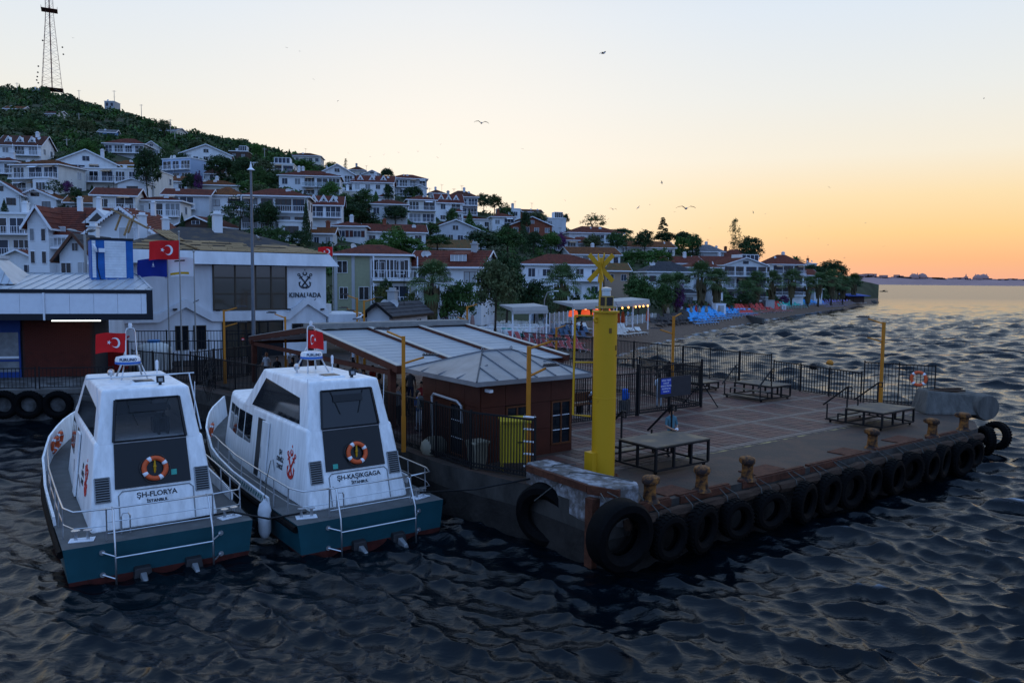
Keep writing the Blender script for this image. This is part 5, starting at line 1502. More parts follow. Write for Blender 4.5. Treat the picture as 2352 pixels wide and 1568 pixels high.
def house(label, x0, x1, yb, ye, yr=None, roof='hip', wm='w', rm='r', yaw=0.0, depth=None, opts='', cols=None, cat='house', Y=None, rail='w', shutter=None, frame='w', name=None, storey=2.95, fascia=TRIM):
    """a building given by the place it fills in the picture; its ground point is surveyed on the hill"""
    xc = (x0 + x1) / 2
    base = hit(xc, yb) if Y is None else Vector((aty(xc, yb, Y).x, Y, aty(xc, yb, Y).z))
    s_ = base.y / FOC
    w = (x1 - x0) * s_ * (1.0 / max(0.75, math.cos(yaw)))
    h = aty(xc, ye, base.y).z - base.z
    rh = max(0.8, (aty(xc, yr, base.y + 3).z - aty(xc, ye, base.y).z)) if yr else 1.6
    d = depth or min(max(6.0, w * 0.75), 10.0)
    root = thing(name or ('apartment_block' if cat == 'apartment block' else 'house'), label, cat, base, yaw)
    ov = 0.25 if roof == 'flat' else 0.5
    SEEN.append((x0, x1, yr or ye, yb, base.y))
    if frame == 'w' and hr.random() < 0.22:
        frame = 'b'
    FOOT.append((base.x, base.y + d / 2, max(w, d) / 2 + 0.8))
    if wm == 'w':
        wm = hr.choice(('w', 'w1', 'w1', 'w2', 'w3', 'w4'))
    wall, rf = volume(root, -w / 2, 0, w, d, h, roof, rh, wm, rm, ov, base=-4.0, scallop='s' in opts, fascia=fascia)
    if w > 6.5 and h > 4.6 and hr.random() < 0.62 and 'n' not in opts and name is None:      # a lower wing built on in front
        sd, ww_ = hr.choice((-1, 1)), w * hr.uniform(0.3, 0.45)
        wx, wh_ = sd * (w / 2 - ww_ / 2 - hr.uniform(0, 0.6)), h - storey * hr.choice((1, 1, 1.5))
        volume(root, wx - ww_ / 2, -2.4, ww_, 2.38, wh_, hr.choice(('hip', 'gableF', 'flat')), 0.9, hr.choice(('w', 'w1', 'w2', 'c')), rm, 0.35, base=-4.0)
        add_window(root, wx, -2.4, wh_ - 1.4, min(2.2, ww_ * 0.6), 1.4, 0, 3, hr.choice('wb'))
    if hr.random() < 0.55:
        link('aerial', AERIAL, rf, (w * hr.uniform(-0.35, 0.35), d * 0.5, h + (rh * 0.6 if roof != 'flat' else 0.3)), hr.uniform(-0.5, 0.5))
    ns = max(1, int((h + 0.6) / storey))
    n = cols or max(2, int(w / 2.5))
    bal = 'b' in opts
    for k in range(ns):
        zt = h - k * storey
        zc = zt - 1.45
        if zc < -1.2: break
        if bal:
            bx0, bx1 = (-w / 2 + 0.1, w / 2 - 0.1) if 'B' in opts else (-w / 2 + 0.1 + 0.0, w * 0.2) if 'l' in opts else (-w * 0.12, w / 2 - 0.1)
            balcony(root, bx0, bx1, 0, zt - 2.62, 1.3, rail, roofed=2.4 if 'p' in opts else 0, glass='g' in opts)
        for i in range(n):
            x = -w / 2 + w * (i + 0.5) / n
            tall = bal and bx0 < x < bx1
            nn = 3 if (tall and hr.random() < 0.6) else 2
            ww, hh = (min(w / n * hr.choice((0.7, 0.88, 0.95)), 3.0), 2.15) if tall else (min(w / n * hr.choice((0.45, 0.55, 0.65)), 1.4), hr.choice((1.2, 1.35, 1.5)))
            if not tall and hr.random() < 0.12:
                continue
            add_window(root, x + hr.uniform(-0.15, 0.15), -0.0, zc - (0.1 if tall else 0), ww, hh, 0, nn, frame, shutter=shutter if not tall else None, pane=hr.choice((0, 0, 3, 3, 0, 1)) if tall else None)
            if tall and hr.random() < 0.22:
                MB().hexa([(x - 0.9, -1.25, zc + 0.75), (x + 0.9, -1.25, zc + 0.75), (x + 0.9, -0.01, zc + 1.2), (x - 0.9, -0.01, zc + 1.2), (x - 0.9, -1.25, zc + 0.8), (x + 0.9, -1.25, zc + 0.8), (x + 0.9, -0.01, zc + 1.26), (x - 0.9, -0.01, zc + 1.26)]).build('sun_awning', hr.choice((AWNS, TRIM, PLAST['t'])), root)
        m_ = max(1, int(d / 3.2))
        for sx, rz in ((w / 2, rad(90)), (-w / 2, rad(-90))):
            for i in range(m_):
                if hr.random() < 0.75:
                    add_window(root, sx, d * (i + 0.5) / m_, zc, 1.1, 1.3, rz, 2, frame)
    if roof == 'gableF' and rh > 1.5 and 'n' not in opts:
        add_window(root, 0, 0.0, h + rh * 0.32, min(1.5, w * 0.2), min(1.1, rh * 0.4), 0, 2, frame)
    if 'c' in opts or hr.random() < 0.45:
        for q in range(1 + ('C' in opts)):
            o = link('chimney', CHIMM[hr.choice('wwkg')], rf, (w * hr.uniform(-0.3, 0.3), d * hr.uniform(0.35, 0.65), h + (rh * 0.85 if roof != 'flat' else 0.8)))
    if 'D' in opts:
        for q in range(3):
            x = w * (-0.3 + 0.28 * q)
            dm = MB()
            z0 = h + rh * 0.25
            dm.add([(x - 0.7, d * 0.12, z0), (x + 0.7, d * 0.12, z0), (x, d * 0.12, z0 + 1.2), (x - 0.7, d * 0.45, z0), (x + 0.7, d * 0.45, z0), (x, d * 0.45, z0 + 1.2)], [(0, 1, 2), (3, 5, 4), (0, 2, 5, 3), (1, 4, 5, 2), (0, 3, 4, 1)])
            dd = dm.build('dormer', PLAST['w'], rf)
            MB().beam((x - 0.85, d * 0.1, z0 - 0.1), (x, d * 0.1, z0 + 1.3), 0.08, 0.16).beam((x + 0.85, d * 0.1, z0 - 0.1), (x, d * 0.1, z0 + 1.3), 0.08, 0.16).build('dormer_trim', TRIM, dd)
            MB().add([(x - 0.3, d * 0.11, z0 + 0.15), (x + 0.3, d * 0.11, z0 + 0.15), (x, d * 0.11, z0 + 0.75)], [(0, 1, 2)]).build('dormer_pane', GLASSD, dd, fix=False)
    if 'T' in opts:                                          # glazed roof-terrace room
        zt = h + (0.3 if roof == 'flat' else rh * 0.4)
        add_window(root, w * 0.2, d * 0.2, zt + 0.9, w * 0.4, 1.7, 0, 4, 'w')
        MB().box(w * 0.0, w * 0.4, d * 0.21, d * 0.7, zt - 0.2, zt + 1.85).build('terrace_room', PLAST['w'], root)
    for q in range(hr.choice((0, 1, 1, 2))):
        link('satellite_dish', DISH, root, (w * hr.uniform(-0.4, 0.4), d * 0.3, h + (rh * 0.7 if roof != 'flat' else 0.9)), hr.uniform(-0.6, 0.9))
    if 'a' in opts:
        o = link('air_conditioner', ACM, root, (w * 0.3, -0.02, h - 2.0))
    return root, w, d, h, rh
AWNS = mat('awning_stripe', (0.30, 0.20, 0.12), 0.8, var=0.5, scale=4)
ACM = MB().box(-0.4, 0.4, -0.3, 0, -0.28, 0.28).ring((0.1, -0.3, 0), 0.19, 0.02, None, 12, 4).mesh('air_conditioner', mat('unit_white', (0.55, 0.55, 0.55), 0.5))
HS = [
 # label, x0, x1, base y, eave y, ridge y, roof, wall, tiles, yaw, options
 ('white house with two pointed dormers at the top left of the town', 2, 91, 369, 331, 311, 'gableS', 'w', 'b', 0.12, 'bpDc'),
 ('low white house with a long grey glazed upper floor, below the dormered one', 24, 141, 444, 378, 366, 'hip', 'w', 'o', -0.15, 'bB'),
 ('red-roofed white house cut by the left picture edge, mid slope', -20, 34, 402, 370, 362, 'hip', 'w', 'r', 0.1, 'b'),
 ('white gabled house with a roof terrace left of the yellow house', 140, 258, 412, 374, 348, 'gableF', 'w', 'r', 0.35, 'bcl'),
 ('long white terrace house with glazed verandas below the yellow house', 174, 352, 446, 388, 380, 'flat', 'w', 'r', 0.05, 'bBk'),
 ('small yellow house with an orange roof on the left slope', 254, 312, 402, 379, 368, 'hip', 'y', 'o', 0.1, ''),
 ('villa with two tiers of red roof high on the left slope', 242, 328, 361, 330, 317, 'hip', 'w', 'r', 0.1, 'bB'),
 ('white annexe with a small gable beside the two-tiered villa', 330, 367, 364, 338, 328, 'gableF', 'w', 'r', 0.3, ''),
 ('blue cottage half hidden in the scrub above the villa', 229, 262, 313, 303, 298, 'gableS', 'B', 'g', 0.2, ''),
 ('hut with pale windows in the scrub left of the hill slope', 98, 133, 271, 260, 256, 'gableS', 'w', 'b', -0.1, ''),
 ('orange-roofed hut in the scrub near the left picture edge', 12, 50, 261, 249, 244, 'gableS', 'w', 'o', 0.1, ''),
 ('long low hut in the scrub above the curvy-roofed house', 360, 407, 311, 299, 295, 'gableS', 'c', 'k', -0.2, ''),
 ('square concrete hut standing on the hill skyline', 240, 262, 243, 233, None, 'flat', 'g', 'g', 0.0, 'n'),
 ('pale service hut at the foot of the mast', 74, 92, 214, 205, None, 'flat', 'g', 'g', 0.0, 'n'),
 ('white gable house with scalloped eaves at the left picture edge', -40, 41, 492, 442, 418, 'gableF', 'w', 'r', 0.3, 's'),
 ('small white house with an arched scalloped gable above the clapboard house', 36, 127, 480, 453, 437, 'gableF', 'w', 'o', 0.1, 's'),
 ('white balconied block behind the clapboard house, at the left edge', -30, 75, 590, 492, None, 'flat', 'w', 'r', 0.05, 'bB'),
 ('low red-roofed porch building left of the clapboard house', 2, 80, 632, 592, 574, 'gableF', 'w', 'r', 0.2, 'n'),
 ('grey-walled house with an orange roof behind the clapboard house', 160, 276, 484, 464, 450, 'gableS', 'g', 'o', 0.25, 'c'),
 ('white house with a gabled dormer right of the grey-walled house', 220, 308, 512, 446, 432, 'gableS', 'w', 'r', 0.2, 'ba'),
 ('white house with a curved wavy white gable roof', 422, 526, 384, 354, 335, 'gableF', 'w', 'r', 0.3, 's'),
 ('dark glass cube building beside the curved-roof house', 527, 568, 367, 348, None, 'flat', 'd', 'k', 0.1, 'T'),
 ('tall narrow house with a blue side wall and glazed floors', 368, 444, 424, 365, 360, 'flat', 'b', 'r', -0.35, 'bB'),
 ('house with a purple creeper and sloping red roof, mid slope', 446, 510, 420, 396, 382, 'gableS', 'w', 'b', 0.1, 'bp'),
 ('modern stepped white villa with flat roofs', 584, 672, 406, 376, None, 'flat', 'w', 'r', 0.15, 'bT'),
 ('long white house with a plain orange roof left of the tall grey pole', 354, 428, 442, 414, 404, 'gableS', 'w', 'o', 0.25, ''),
 ('brown hip-roofed house left of the tall grey pole top', 434, 545, 444, 425, 413, 'hip', 'c', 'o', 0.15, ''),
 ('white terrace house with a cut-out roof balcony', 380, 478, 502, 446, 434, 'gableS', 'w', 'r', 0.15, 'bl'),
 ('white balconied house under the terrace house, hung with an awning', 308, 412, 516, 460, 452, 'hip', 'w', 'r', 0.1, 'b'),
 ('white house with an orange hip roof directly left of the grey pole', 480, 558, 500, 449, 430, 'hip', 'w', 'o', 0.2, 'b'),
 ('apartment block with brick strips and white balconies right of the grey pole', 560, 704, 545, 450, 432, 'hip', 'w', 'r', 0.15, 'bBp'),
 ('low brown timber house among trees above the terminal roof', 396, 505, 545, 518, 499, 'gableF', 'd', 'r', -0.25, ''),
 ('white block with small dormers right of the brick-striped apartments', 706, 784, 530, 468, 450, 'gableS', 'w', 'r', 0.15, 'bBD'),
 ('wide apartment block with full-length balconies below the skyline houses', 645, 778, 458, 404, 390, 'hip', 'w', 'r', 0.15, 'bCg'),
 ('white gabled house above the wide apartment block', 738, 811, 444, 398, 380, 'gableF', 'w', 'r', 0.35, 'b'),
 ('white block with three pointed dormers in a red roof', 810, 902, 466, 417, 402, 'gableS', 'w', 'r', 0.1, 'D'),
 ('tall grey-white apartment block with corner balconies on the skyline', 898, 979, 458, 410, 400, 'hip', 'g', 'r', 0.2, 'bB'),
 ('brown-roofed houses on the skyline left of the gabled house', 662, 735, 376, 358, 350, 'hip', 'c', 'b', 0.1, ''),
 ('dark red-roofed house behind the thin cypress on the skyline', 802, 838, 404, 391, 382, 'hip', 'c', 'b', 0.1, 'c'),
 ('white gable just showing on the skyline by the flat cedar', 834, 875, 407, 400, 393, 'gableF', 'w', 'r', 0.2, ''),
 ('white hip-roofed house with brown shutters, in front of the big cedar', 766, 838, 556, 519, 508, 'hip', 'w', 'r', 0.1, 'c'),
 ('orange-roofed wing joined to the brown-shuttered house', 714, 764, 560, 534, 522, 'gableS', 'w', 'o', 0.1, ''),
 ('long low white house with a small front gable, right of the brown-shuttered one', 840, 976, 560, 531, 514, 'gableS', 'w', 'r', 0.2, 'c'),
 ('white house with a red hip roof right of the big cedar', 853, 934, 515, 469, 459, 'hip', 'w', 'r', 0.2, 'b'),
 ('apartment block with white balcony fences on every floor', 937, 1000, 520, 459, 450, 'hip', 'c', 'r', 0.2, 'bBp'),
 ('low white house with attic windows behind the big cedar', 830, 880, 500, 484, 470, 'gableS', 'w', 'r', 0.2, ''),
 ('low flat-roofed house under the gabled house', 780, 826, 460, 440, None, 'flat', 'c', 'r', 0.1, ''),
 ('white house with scalloped eaves and a steep red dormered roof', 1003, 1062, 512, 463, 446, 'gableS', 'w', 'r', 0.25, 'sDb'),
 ('dark hip-roofed apartment house on the skyline beside the big pine', 1030, 1096, 505, 452, 438, 'hip', 'g', 'b', 0.2, 'bB'),
 ('white flat-topped house with dark window strips right of the big pine', 1146, 1195, 510, 480, None, 'flat', 'w', 'r', 0.2, 'C'),
 ('white house with a red hip roof and loggia below the flat-topped one', 1131, 1182, 536, 498, 490, 'hip', 'w', 'r', 0.2, 'b'),
 ('wide white gabled house with a broad red roof in mid slope', 976, 1116, 566, 532, 506, 'gableF', 'w', 'r', 0.38, 'ca'),
 ('dark red gabled house right of the big round trees', 1174, 1268, 542, 516, 499, 'gableF', 'k', 'b', 0.35, ''),
 ('white house with a glazed roof room above the purple creeper', 1252, 1300, 536, 502, None, 'flat', 'w', 'r', 0.25, 'T'),
 ('white house with striped awning and red hip roof below the glazed roof room', 1242, 1328, 575, 551, 539, 'hip', 'w', 'r', 0.2, 'b'),
 ('low tiled house with a mossy orange roof above the seafront gable house', 984, 1086, 584, 568, 550, 'gableS', 'c', 'm', 0.2, 'c'),
 ('white slab-roofed house behind the wide gabled house', 1040, 1130, 520, 503, 497, 'hip', 'w', 'r', 0.2, ''),
 ('small brown house on the skyline right of the dark hip roof', 986, 1022, 456, 444, 436, 'hip', 'c', 'b', 0.2, 'c'),
 ('brown hut with a flat awning on the skyline ridge', 1202, 1244, 500, 486, 481, 'gableS', 'd', 'b', 0.2, ''),
 ('white house with a broad red hip roof and terrace under the round skyline tree', 1306, 1432, 568, 535, 519, 'hip', 'w', 'r', 0.2, 'bg'),
 ('small white house with a red pyramid roof in front of the broad hip roof', 1304, 1378, 575, 559, 544, 'hip', 'w', 'r', 0.2, ''),
 ('house with a long orange roof and open white gable behind the seafront', 1310, 1426, 606, 583, 567, 'gableS', 'w', 'o', 0.25, 'c'),
 ('white house with an arched porch and orange gable roof below the tall cedar', 1432, 1552, 588, 567, 553, 'gableS', 'w', 'o', 0.2, ''),
 ('low house with a long red roof behind the dark-roofed one', 1516, 1618, 630, 603, 588, 'gableS', 'w', 'r', 0.2, 'c'),
 ('tan seafront house with an orange roof, behind the beacon topmark', 1388, 1444, 684, 619, 604, 'gableS', 't', 'm', 0.1, ''),
 ('white seafront house with a dark roof behind the palms', 1484, 1594, 684, 624, 600, 'hip', 'w', 'k', 0.15, ''),
 ('white house with a red hip roof between two tall palms', 1578, 1656, 690, 614, 600, 'hip', 'w', 'r', 0.2, ''),
 ('tall white seafront house with ornate balconies and a roof terrace', 1656, 1764, 696, 608, 592, 'gableF', 'w', 'r', 0.3, 'bBT'),
 ('white seafront house with a red hip roof right of the ornate one', 1768, 1848, 696, 607, 585, 'hip', 'w', 'r', 0.25, 'bB'),
 ('low white seafront house with a sloping roof near the point', 1830, 1880, 692, 630, 618, 'gableS', 'w', 'r', 0.3, 'b'),
 ('red-roofed house behind the ornate seafront house', 1604, 1696, 625, 604, 588, 'gableS', 'w', 'r', 0.2, 'c'),
 ('house with a broad brown hip roof under the columnar tree', 1662, 1742, 612, 590, 573, 'hip', 'c', 'r', 0.2, 'c'),
 ('grey hip-roofed house with dishes left of the columnar tree', 1600, 1664, 600, 578, 562, 'hip', 'g', 'g', 0.2, 'c'),
 ('dark-roofed house in the trees near the point', 1852, 1888, 650, 622, 610, 'hip', 'c', 'k', 0.2, ''),
 ('white hut with a blue-grey box roof behind the phoenix palm', 1856, 1876, 625, 606, None, 'flat', 'w', 'g', 0.1, 'n'),
]
for r_ in HS:
    lab, x0, x1, yb, ye, yr, roof, wm, rm, yaw, op = r_
    apt = 'apartment' in lab or 'block' in lab
    house(lab, x0, x1, yb, ye, yr, roof, wm, rm, yaw, opts=op, cat='apartment block' if apt else 'hut' if ' hut' in lab else 'house', name=None if not ' hut' in lab else 'hut', shutter='b' if 'brown shutters' in lab else None)
# brick strips on the striped apartments are panels of their own
# ---------------------------------------------------------------- seafront houses with more in them
def siding(root, x0, x1, y, z0, z1, step=0.22, gable=None):
    b = MB()
    z = z0
    while z < z1:
        zt = min(z + step, z1)
        if gable:
            xc, zb, zp, hw = gable
            f = lambda zz: max(0.02, hw * (1 - max(0, zz - zb) / (zp - zb)))
            a0, a1 = max(x0, xc - f(z)), min(x1, xc + f(z))
        else:
            a0, a1 = x0, x1
        if a1 > a0:
            b.add([(a0, y - 0.03, z), (a1, y - 0.03, z), (a1, y - 0.006, zt), (a0, y - 0.006, zt), (a0, y, z), (a1, y, z)], [(0, 1, 2, 3), (4, 5, 1, 0)])
        z = zt
    o = b.build('siding', PLAST['w'], root, fix=False)
    o['kind'] = 'stuff'
root, w, d, h, rh = house('seafront house with a big red hip roof, white shutters and balcony', 1200, 1385, 690, 607, 583, 'hip', 'w', 'r', 0.12, opts='s', cols=5, shutter='w')
balcony(root, w * 0.1, w * 0.48, 0, h - 2.7, 1.2)
siding(root, -w / 2, w / 2, -0.004, 0, h)
root, w, d, h, rh = house('olive and white seafront block with long balconies and a red hip roof', 770, 940, 718, 584, 562, 'hip', 'o', 'r', 0.1, opts='', cols=4, Y=88, cat='apartment block')
for k in range(2):
    balcony(root, w * 0.02, w * 0.62, 0, h - 2.75 - 2.95 * k, 1.5, 'w', roofed=2.5)
    MB().box(w * 0.02, w * 0.5, -0.02, 0.0, h - 2.7 - 2.95 * k, h - 0.3 - 2.95 * k).build('white_bay', PLAST['w'], root)
    add_window(root, w * 0.14, -0.02, h - 1.6 - 2.95 * k, 2.6, 2.1, 0, 3)
    add_window(root, w * 0.36, -0.02, h - 1.6 - 2.95 * k, 2.2, 2.1, 0, 2)
    for x in (-0.5, -0.27, -0.03):
        MB().box(w * x, w * x + 0.35, -0.05, 0, -1, h).build('pilaster', PLAST['g'], root) if k == 0 else None
root, w, d, h, rh = house('white seafront gable house with a wide dormer window in its red roof', 936, 1106, 668, 608, 575, 'gableS', 'w', 'r', -0.25, opts='c', cols=3, Y=92)
dm = MB().hexa([(w * 0.02, d * 0.08, h + rh * 0.18), (w * 0.32, d * 0.08, h + rh * 0.18), (w * 0.30, d * 0.5, h + rh * 0.9), (w * 0.04, d * 0.5, h + rh * 0.9), (w * 0.04, d * 0.10, h + rh * 0.72), (w * 0.30, d * 0.10, h + rh * 0.72), (w * 0.29, d * 0.5, h + rh * 0.95), (w * 0.05, d * 0.5, h + rh * 0.95)]).build('dormer', ROOFM['r'], root)
add_window(root, w * 0.17, d * 0.085, h + rh * 0.45, w * 0.22, rh * 0.42, 0, 4)
# clapboard house behind the ticket office
Yc = 80.0
bp = aty(215, 640, Yc)
root = thing('clapboard_house', 'large white clapboard house with fretwork gables and a big red roof', 'house', (bp.x, Yc, FLAT), 0.06)
px = Yc / FOC
zz = lambda y, dy=0.0: aty(215, y, Yc + dy).z - FLAT
xx = lambda x: (x - 215) * px
volume(root, xx(82), 2.0, xx(250) - xx(82), 7.5, zz(532, 2), 'gableS', zz(478, 6) - zz(532, 2), 'w', 'r', 0.6, base=-1, scallop=False, course=0.3)
volume(root, xx(66), 0.6, xx(112) - xx(66), 6.0, zz(510, 1), 'gableF', 1.6, 'w', 'r', 0.5, base=-1)
volume(root, xx(212), 0.0, xx(352) - xx(212), 9.0, zz(528), 'gableF', zz(474) - zz(528), 'w', 'r', 0.7, base=-1, scallop=True, course=0.3)
siding(root, xx(212), xx(352), -0.004, 0, zz(474), 0.24, (xx(282), zz(528), zz(474), xx(352) - xx(282)))
siding(root, xx(66), xx(112), 0.596, 0, zz(512), 0.24)
siding(root, xx(112), xx(212), 1.996, 0, zz(532), 0.24)
for x, y, w_, h_, dy, n in ((292, 536, 1.6, 1.3, -0.03, 2), (278, 568, 0.9, 0.9, -0.03, 1), (318, 568, 0.9, 0.9, -0.03, 1), (76, 540, 0.45, 1.3, 0.57, 1), (101, 540, 0.45, 1.3, 0.57, 1), (76, 592, 0.45, 1.3, 0.57, 1), (101, 592, 0.45, 1.3, 0.57, 1), (125, 540, 0.9, 1.9, 1.97, 2), (165, 600, 0.9, 1.6, 1.97, 2)):
    add_window(root, xx(x), dy, zz(y), w_, h_, 0, n)
balcony(root, xx(104), xx(152), 1.99, zz(567), 1.2)
dm = MB()
X, Z = xx(205), zz(505, 3)
dm.add([(X - 1.6, 2.2, Z - 0.4), (X + 1.6, 2.2, Z - 0.4), (X, 2.2, Z + 1.1), (X - 1.6, 6, Z - 0.4), (X + 1.6, 6, Z - 0.4), (X, 6, Z + 1.1)], [(0, 1, 2), (0, 2, 5, 3), (1, 4, 5, 2)])
dd = dm.build('dormer', PLAST['w'], root)
MB().add([(X - 0.9, 2.18, Z - 0.22), (X + 0.9, 2.18, Z - 0.22), (X, 2.18, Z + 0.7)], [(0, 1, 2)]).build('dormer_pane', GLASSD, dd, fix=False)
for x, y in ((148, 470), (192, 470), (235, 498), (318, 478)):
    link('chimney', CHIMM['w'], root, (xx(x), 4.0, zz(y, 4)), 0, 0.62)
root2, w, d, h, rh = house('white steep-gabled cottage right behind the ticket office roof', 140, 211, 648, 582, 540, 'gableF', 'w', 'k', 0.05, opts='', cols=2, Y=66, fascia=BROWNT)
# ---------------------------------------------------------------- shed and low flat building right of the terminal
root, w, d, h, rh = house('small white shed with a dark gabled roof behind the canopy', 842, 896, 752, 716, 694, 'gableF', 'w', 'k', -0.3, opts='n', cols=1, Y=66, depth=8, fascia=BLACKM, name='shed', cat='shed')
# ================================================================ ferry terminal
TB = 45.56
tr = thing('ferry_terminal', 'white ferry terminal lettered KINALIADA with crossed anchors emblem', 'terminal', pw(0, TB), PA)
TW = mat('terminal_white', (0.60, 0.62, 0.65), 0.85, var=0.16, scale=0.5, stretch=(2, 2, 0.5))
BRONZE = mat('bronze_frame', (0.06, 0.045, 0.03), 0.5, var=0.1)
Zt = lambda z: z - DECK
MB().box(-3.2, 12.3, 0, 11, -0.2, Zt(9.06)).build('wall', TW, tr)
fs = MB()
fs.loft([[Vector((-3.9, -0.7, Zt(9.02))), Vector((13.2, -0.7, Zt(9.02))), Vector((13.2, 11.7, Zt(9.02))), Vector((-3.9, 11.7, Zt(9.02)))], [Vector((-3.5, -0.35, Zt(10.0))), Vector((12.5, -0.35, Zt(10.0))), Vector((12.5, 11.3, Zt(10.0))), Vector((-3.5, 11.3, Zt(10.0)))]])
fs.build('roof_fascia', TW, tr)
FELT = mat('torn_roof_felt', (0.045, 0.043, 0.045), 0.95, var=0.5, scale=1.2, c2=(0.10, 0.075, 0.05), thr=0.58, bump=0.4)
BOARD = mat('bare_roof_boards', (0.26, 0.17, 0.085), 0.85, var=0.45, scale=1.2, stretch=(0.4, 3, 3))
ez, rz = Zt(10.0), Zt(12.1)
A = [Vector((-3.5, -0.35, ez)), Vector((12.5, -0.35, ez)), Vector((12.5, 11.3, ez)), Vector((-3.5, 11.3, ez))]
r0, r1 = Vector((2.0, 5.4, rz)), Vector((6.5, 5.4, rz))
rf = MB().add(A + [r0, r1], [(0, 1, 5, 4), (1, 2, 5), (2, 3, 4, 5), (3, 0, 4)]).build('roof', FELT, tr, fix=False)
nrm = (A[1] - A[0]).cross(r0 - A[0]).normalized()
def rp(a, f):                                        # point on the front slope, f up the slope
    p = Vector((a, -0.35, ez)).lerp(Vector((a, 5.4, rz)), f)
    return p + nrm * 0.03
rr = random.Random(3)
for row in range(9):
    f0, f1 = 0.01 + row * 0.045, 0.05 + row * 0.045
    a = -3.2 + 5.5 * f0
    while a < 12.3 - 6 * f0:
        L = rr.uniform(0.9, 2.4)
        b = min(a + L, 12.35 - 6 * f0)
        if rr.random() < (0.95 if row < 4 else 0.45) and b - a > 0.3:
            MB().slab([rp(a + 0.02, f0), rp(b - 0.02, f0), rp(b - 0.02, f1), rp(a + 0.02, f1)], nrm * rr.uniform(0.01, 0.035)).build('roof_board', BOARD, rf, fix=False)
        a = b
for k in range(5):
    MB().beam(rp(0.5 + k * 0.22, 0.35) + nrm * 0.08, rp(-0.2 + k * 0.25, 0.75) + nrm * 0.1, 0.2, 0.05).build('loose_plank', BOARD, rf)
MB().beam(rp(1.9, 0.05) + nrm * 0.1, rp(0.3, 0.42) + nrm * 0.15, 0.22, 0.08).build('loose_plank', BOARD, rf)
for a, f in ((-2.6, 0.5), (-2.2, 0.62), (-3.0, 0.7)):
    MB().beam(rp(a, f), rp(a, f) + Vector((0.5, 0.2, 1.3)), 0.12, 0.12).build('prop', BOARD, rf)
MB().beam(rp(-3.2, 0.75) + Vector((0, 0, 1.5)), rp(-0.9, 0.5) + Vector((0, 0, 0.6)), 0.14, 0.14).build('prop', BOARD, rf)
for a, y, z, s_ in ((4.8, 4.6, Zt(12.2), 0.95), (-0.8, 5.2, Zt(12.0), 0.8), (1.2, 6.4, Zt(12.0), 0.7)):
    o = link('chimney', CHIMM['w'], rf, (a, y, z), 0, s_)
# upper glazing
fr = MB()
x0, x1, z0, z1 = 3.1, 8.85, Zt(5.5), Zt(9.0)
xs = [x0, 4.75, 6.35, 7.6, x1]
zs = [z0, z0 + 1.25, z0 + 2.5, z1]
for i, x in enumerate(xs):
    fr.box(x - 0.06, x + 0.06, -0.10, -0.002, z0, z1)
for z in zs:
    fr.box(x0 - 0.06, x1 + 0.06, -0.098, -0.002, z - 0.05, z + 0.05)
gz = fr.build('window', BRONZE, tr)
MIR = mat('bronze_mirror_glass', (0.05, 0.042, 0.03), 0.06, var=0, spec=0.9)
for i in range(4):
    for j in range(3):
        MB().box(xs[i] + 0.05, xs[i + 1] - 0.05, -0.05, -0.03, zs[j] + 0.04, zs[j + 1] - 0.04).build('pane', MIR, gz)
# band with two raised gable mouldings
bd = MB()
prof = [(-3.3, 4.64), (-0.9, 4.64), (1.0, 5.75), (2.9, 4.64), (9.0, 4.64), (10.6, 5.9), (12.4, 4.75)]
for i in range(len(prof) - 1):
    (a0, za), (a1, zb) = prof[i], prof[i + 1]
    bd.hexa([(a0, -0.28, Zt(za)), (a1, -0.28, Zt(zb)), (a1, 0.0, Zt(zb)), (a0, 0.0, Zt(za)), (a0, -0.28, Zt(za) + 0.65), (a1, -0.28, Zt(zb) + 0.65), (a1, 0.0, Zt(zb) + 0.65), (a0, 0.0, Zt(za) + 0.65)])
bd.build('moulding', TW, tr)
MB().box(12.4, 16.5, -0.25, 6, Zt(4.0), Zt(5.0)).build('side_wing', TW, tr)
# entrance
en = MB()
ex0, ex1, ez0, ez1 = 3.75, 8.5, 0.02, Zt(4.55)
for x in (ex0, 4.95, 5.55, 6.6, 7.3, ex1):
    en.box(x - 0.05, x + 0.05, -0.1, -0.002, ez0, ez1)
for z in (ez0 + 0.06, 0.8, 1.9, ez1 - 0.03):
    en.box(ex0, ex1, -0.098, -0.002, z - 0.04, z + 0.04)
eo = en.build('entrance', BLACKM, tr)
for a, b, z0_, z1_ in ((ex0, 4.95, 0, ez1), (4.95, 5.55, 0, ez1), (5.55, 6.6, 1.9, ez1), (6.6, 7.3, 1.9, ez1), (7.3, ex1, 1.9, ez1), (5.55, 8.5, 0.02, 1.9)):
    MB().box(a + 0.05, b - 0.05, -0.05, -0.03, z0_ + 0.04, z1_ - 0.04).build('pane', MIR if z1_ > 2 else GLASSD, eo)
MB().lathe([(0.14, 0), (0.14, 0.02)], 14, (5.25, -0.08, 1.45), Matrix.Rotation(rad(90), 4, 'X')).build('no_entry_disc', FRED, eo)
MB().box(5.16, 5.34, -0.115, -0.105, 1.43, 1.47).build('no_entry_bar', WHITE, eo)
for a in (0.25, 1.55):
    framed(tr, a, a + 0.95, Zt(2.5), Zt(4.35), 1, y=-0.06, fm=BRONZE, nz=1)
MB().box(-0.3, 2.9, -0.06, 0.0, Zt(2.2), Zt(2.42)).build('sill', TW, tr)
framed(tr, 9.3, 11.8, Zt(2.9), Zt(4.3), 3, y=-0.06, fm=BRONZE, nz=1)
DGR = mat('sign_dark', (0.035, 0.04, 0.05), 0.6, var=0)
o = link('sign_lettering', text_mesh('sign_lettering', 'KINALIADA', 0.56, DGR, 0.06, bold=0.004, spacing=1.12), tr, (10.45, -0.05, Zt(6.62)))
o.scale = (0.86, 1, 1)
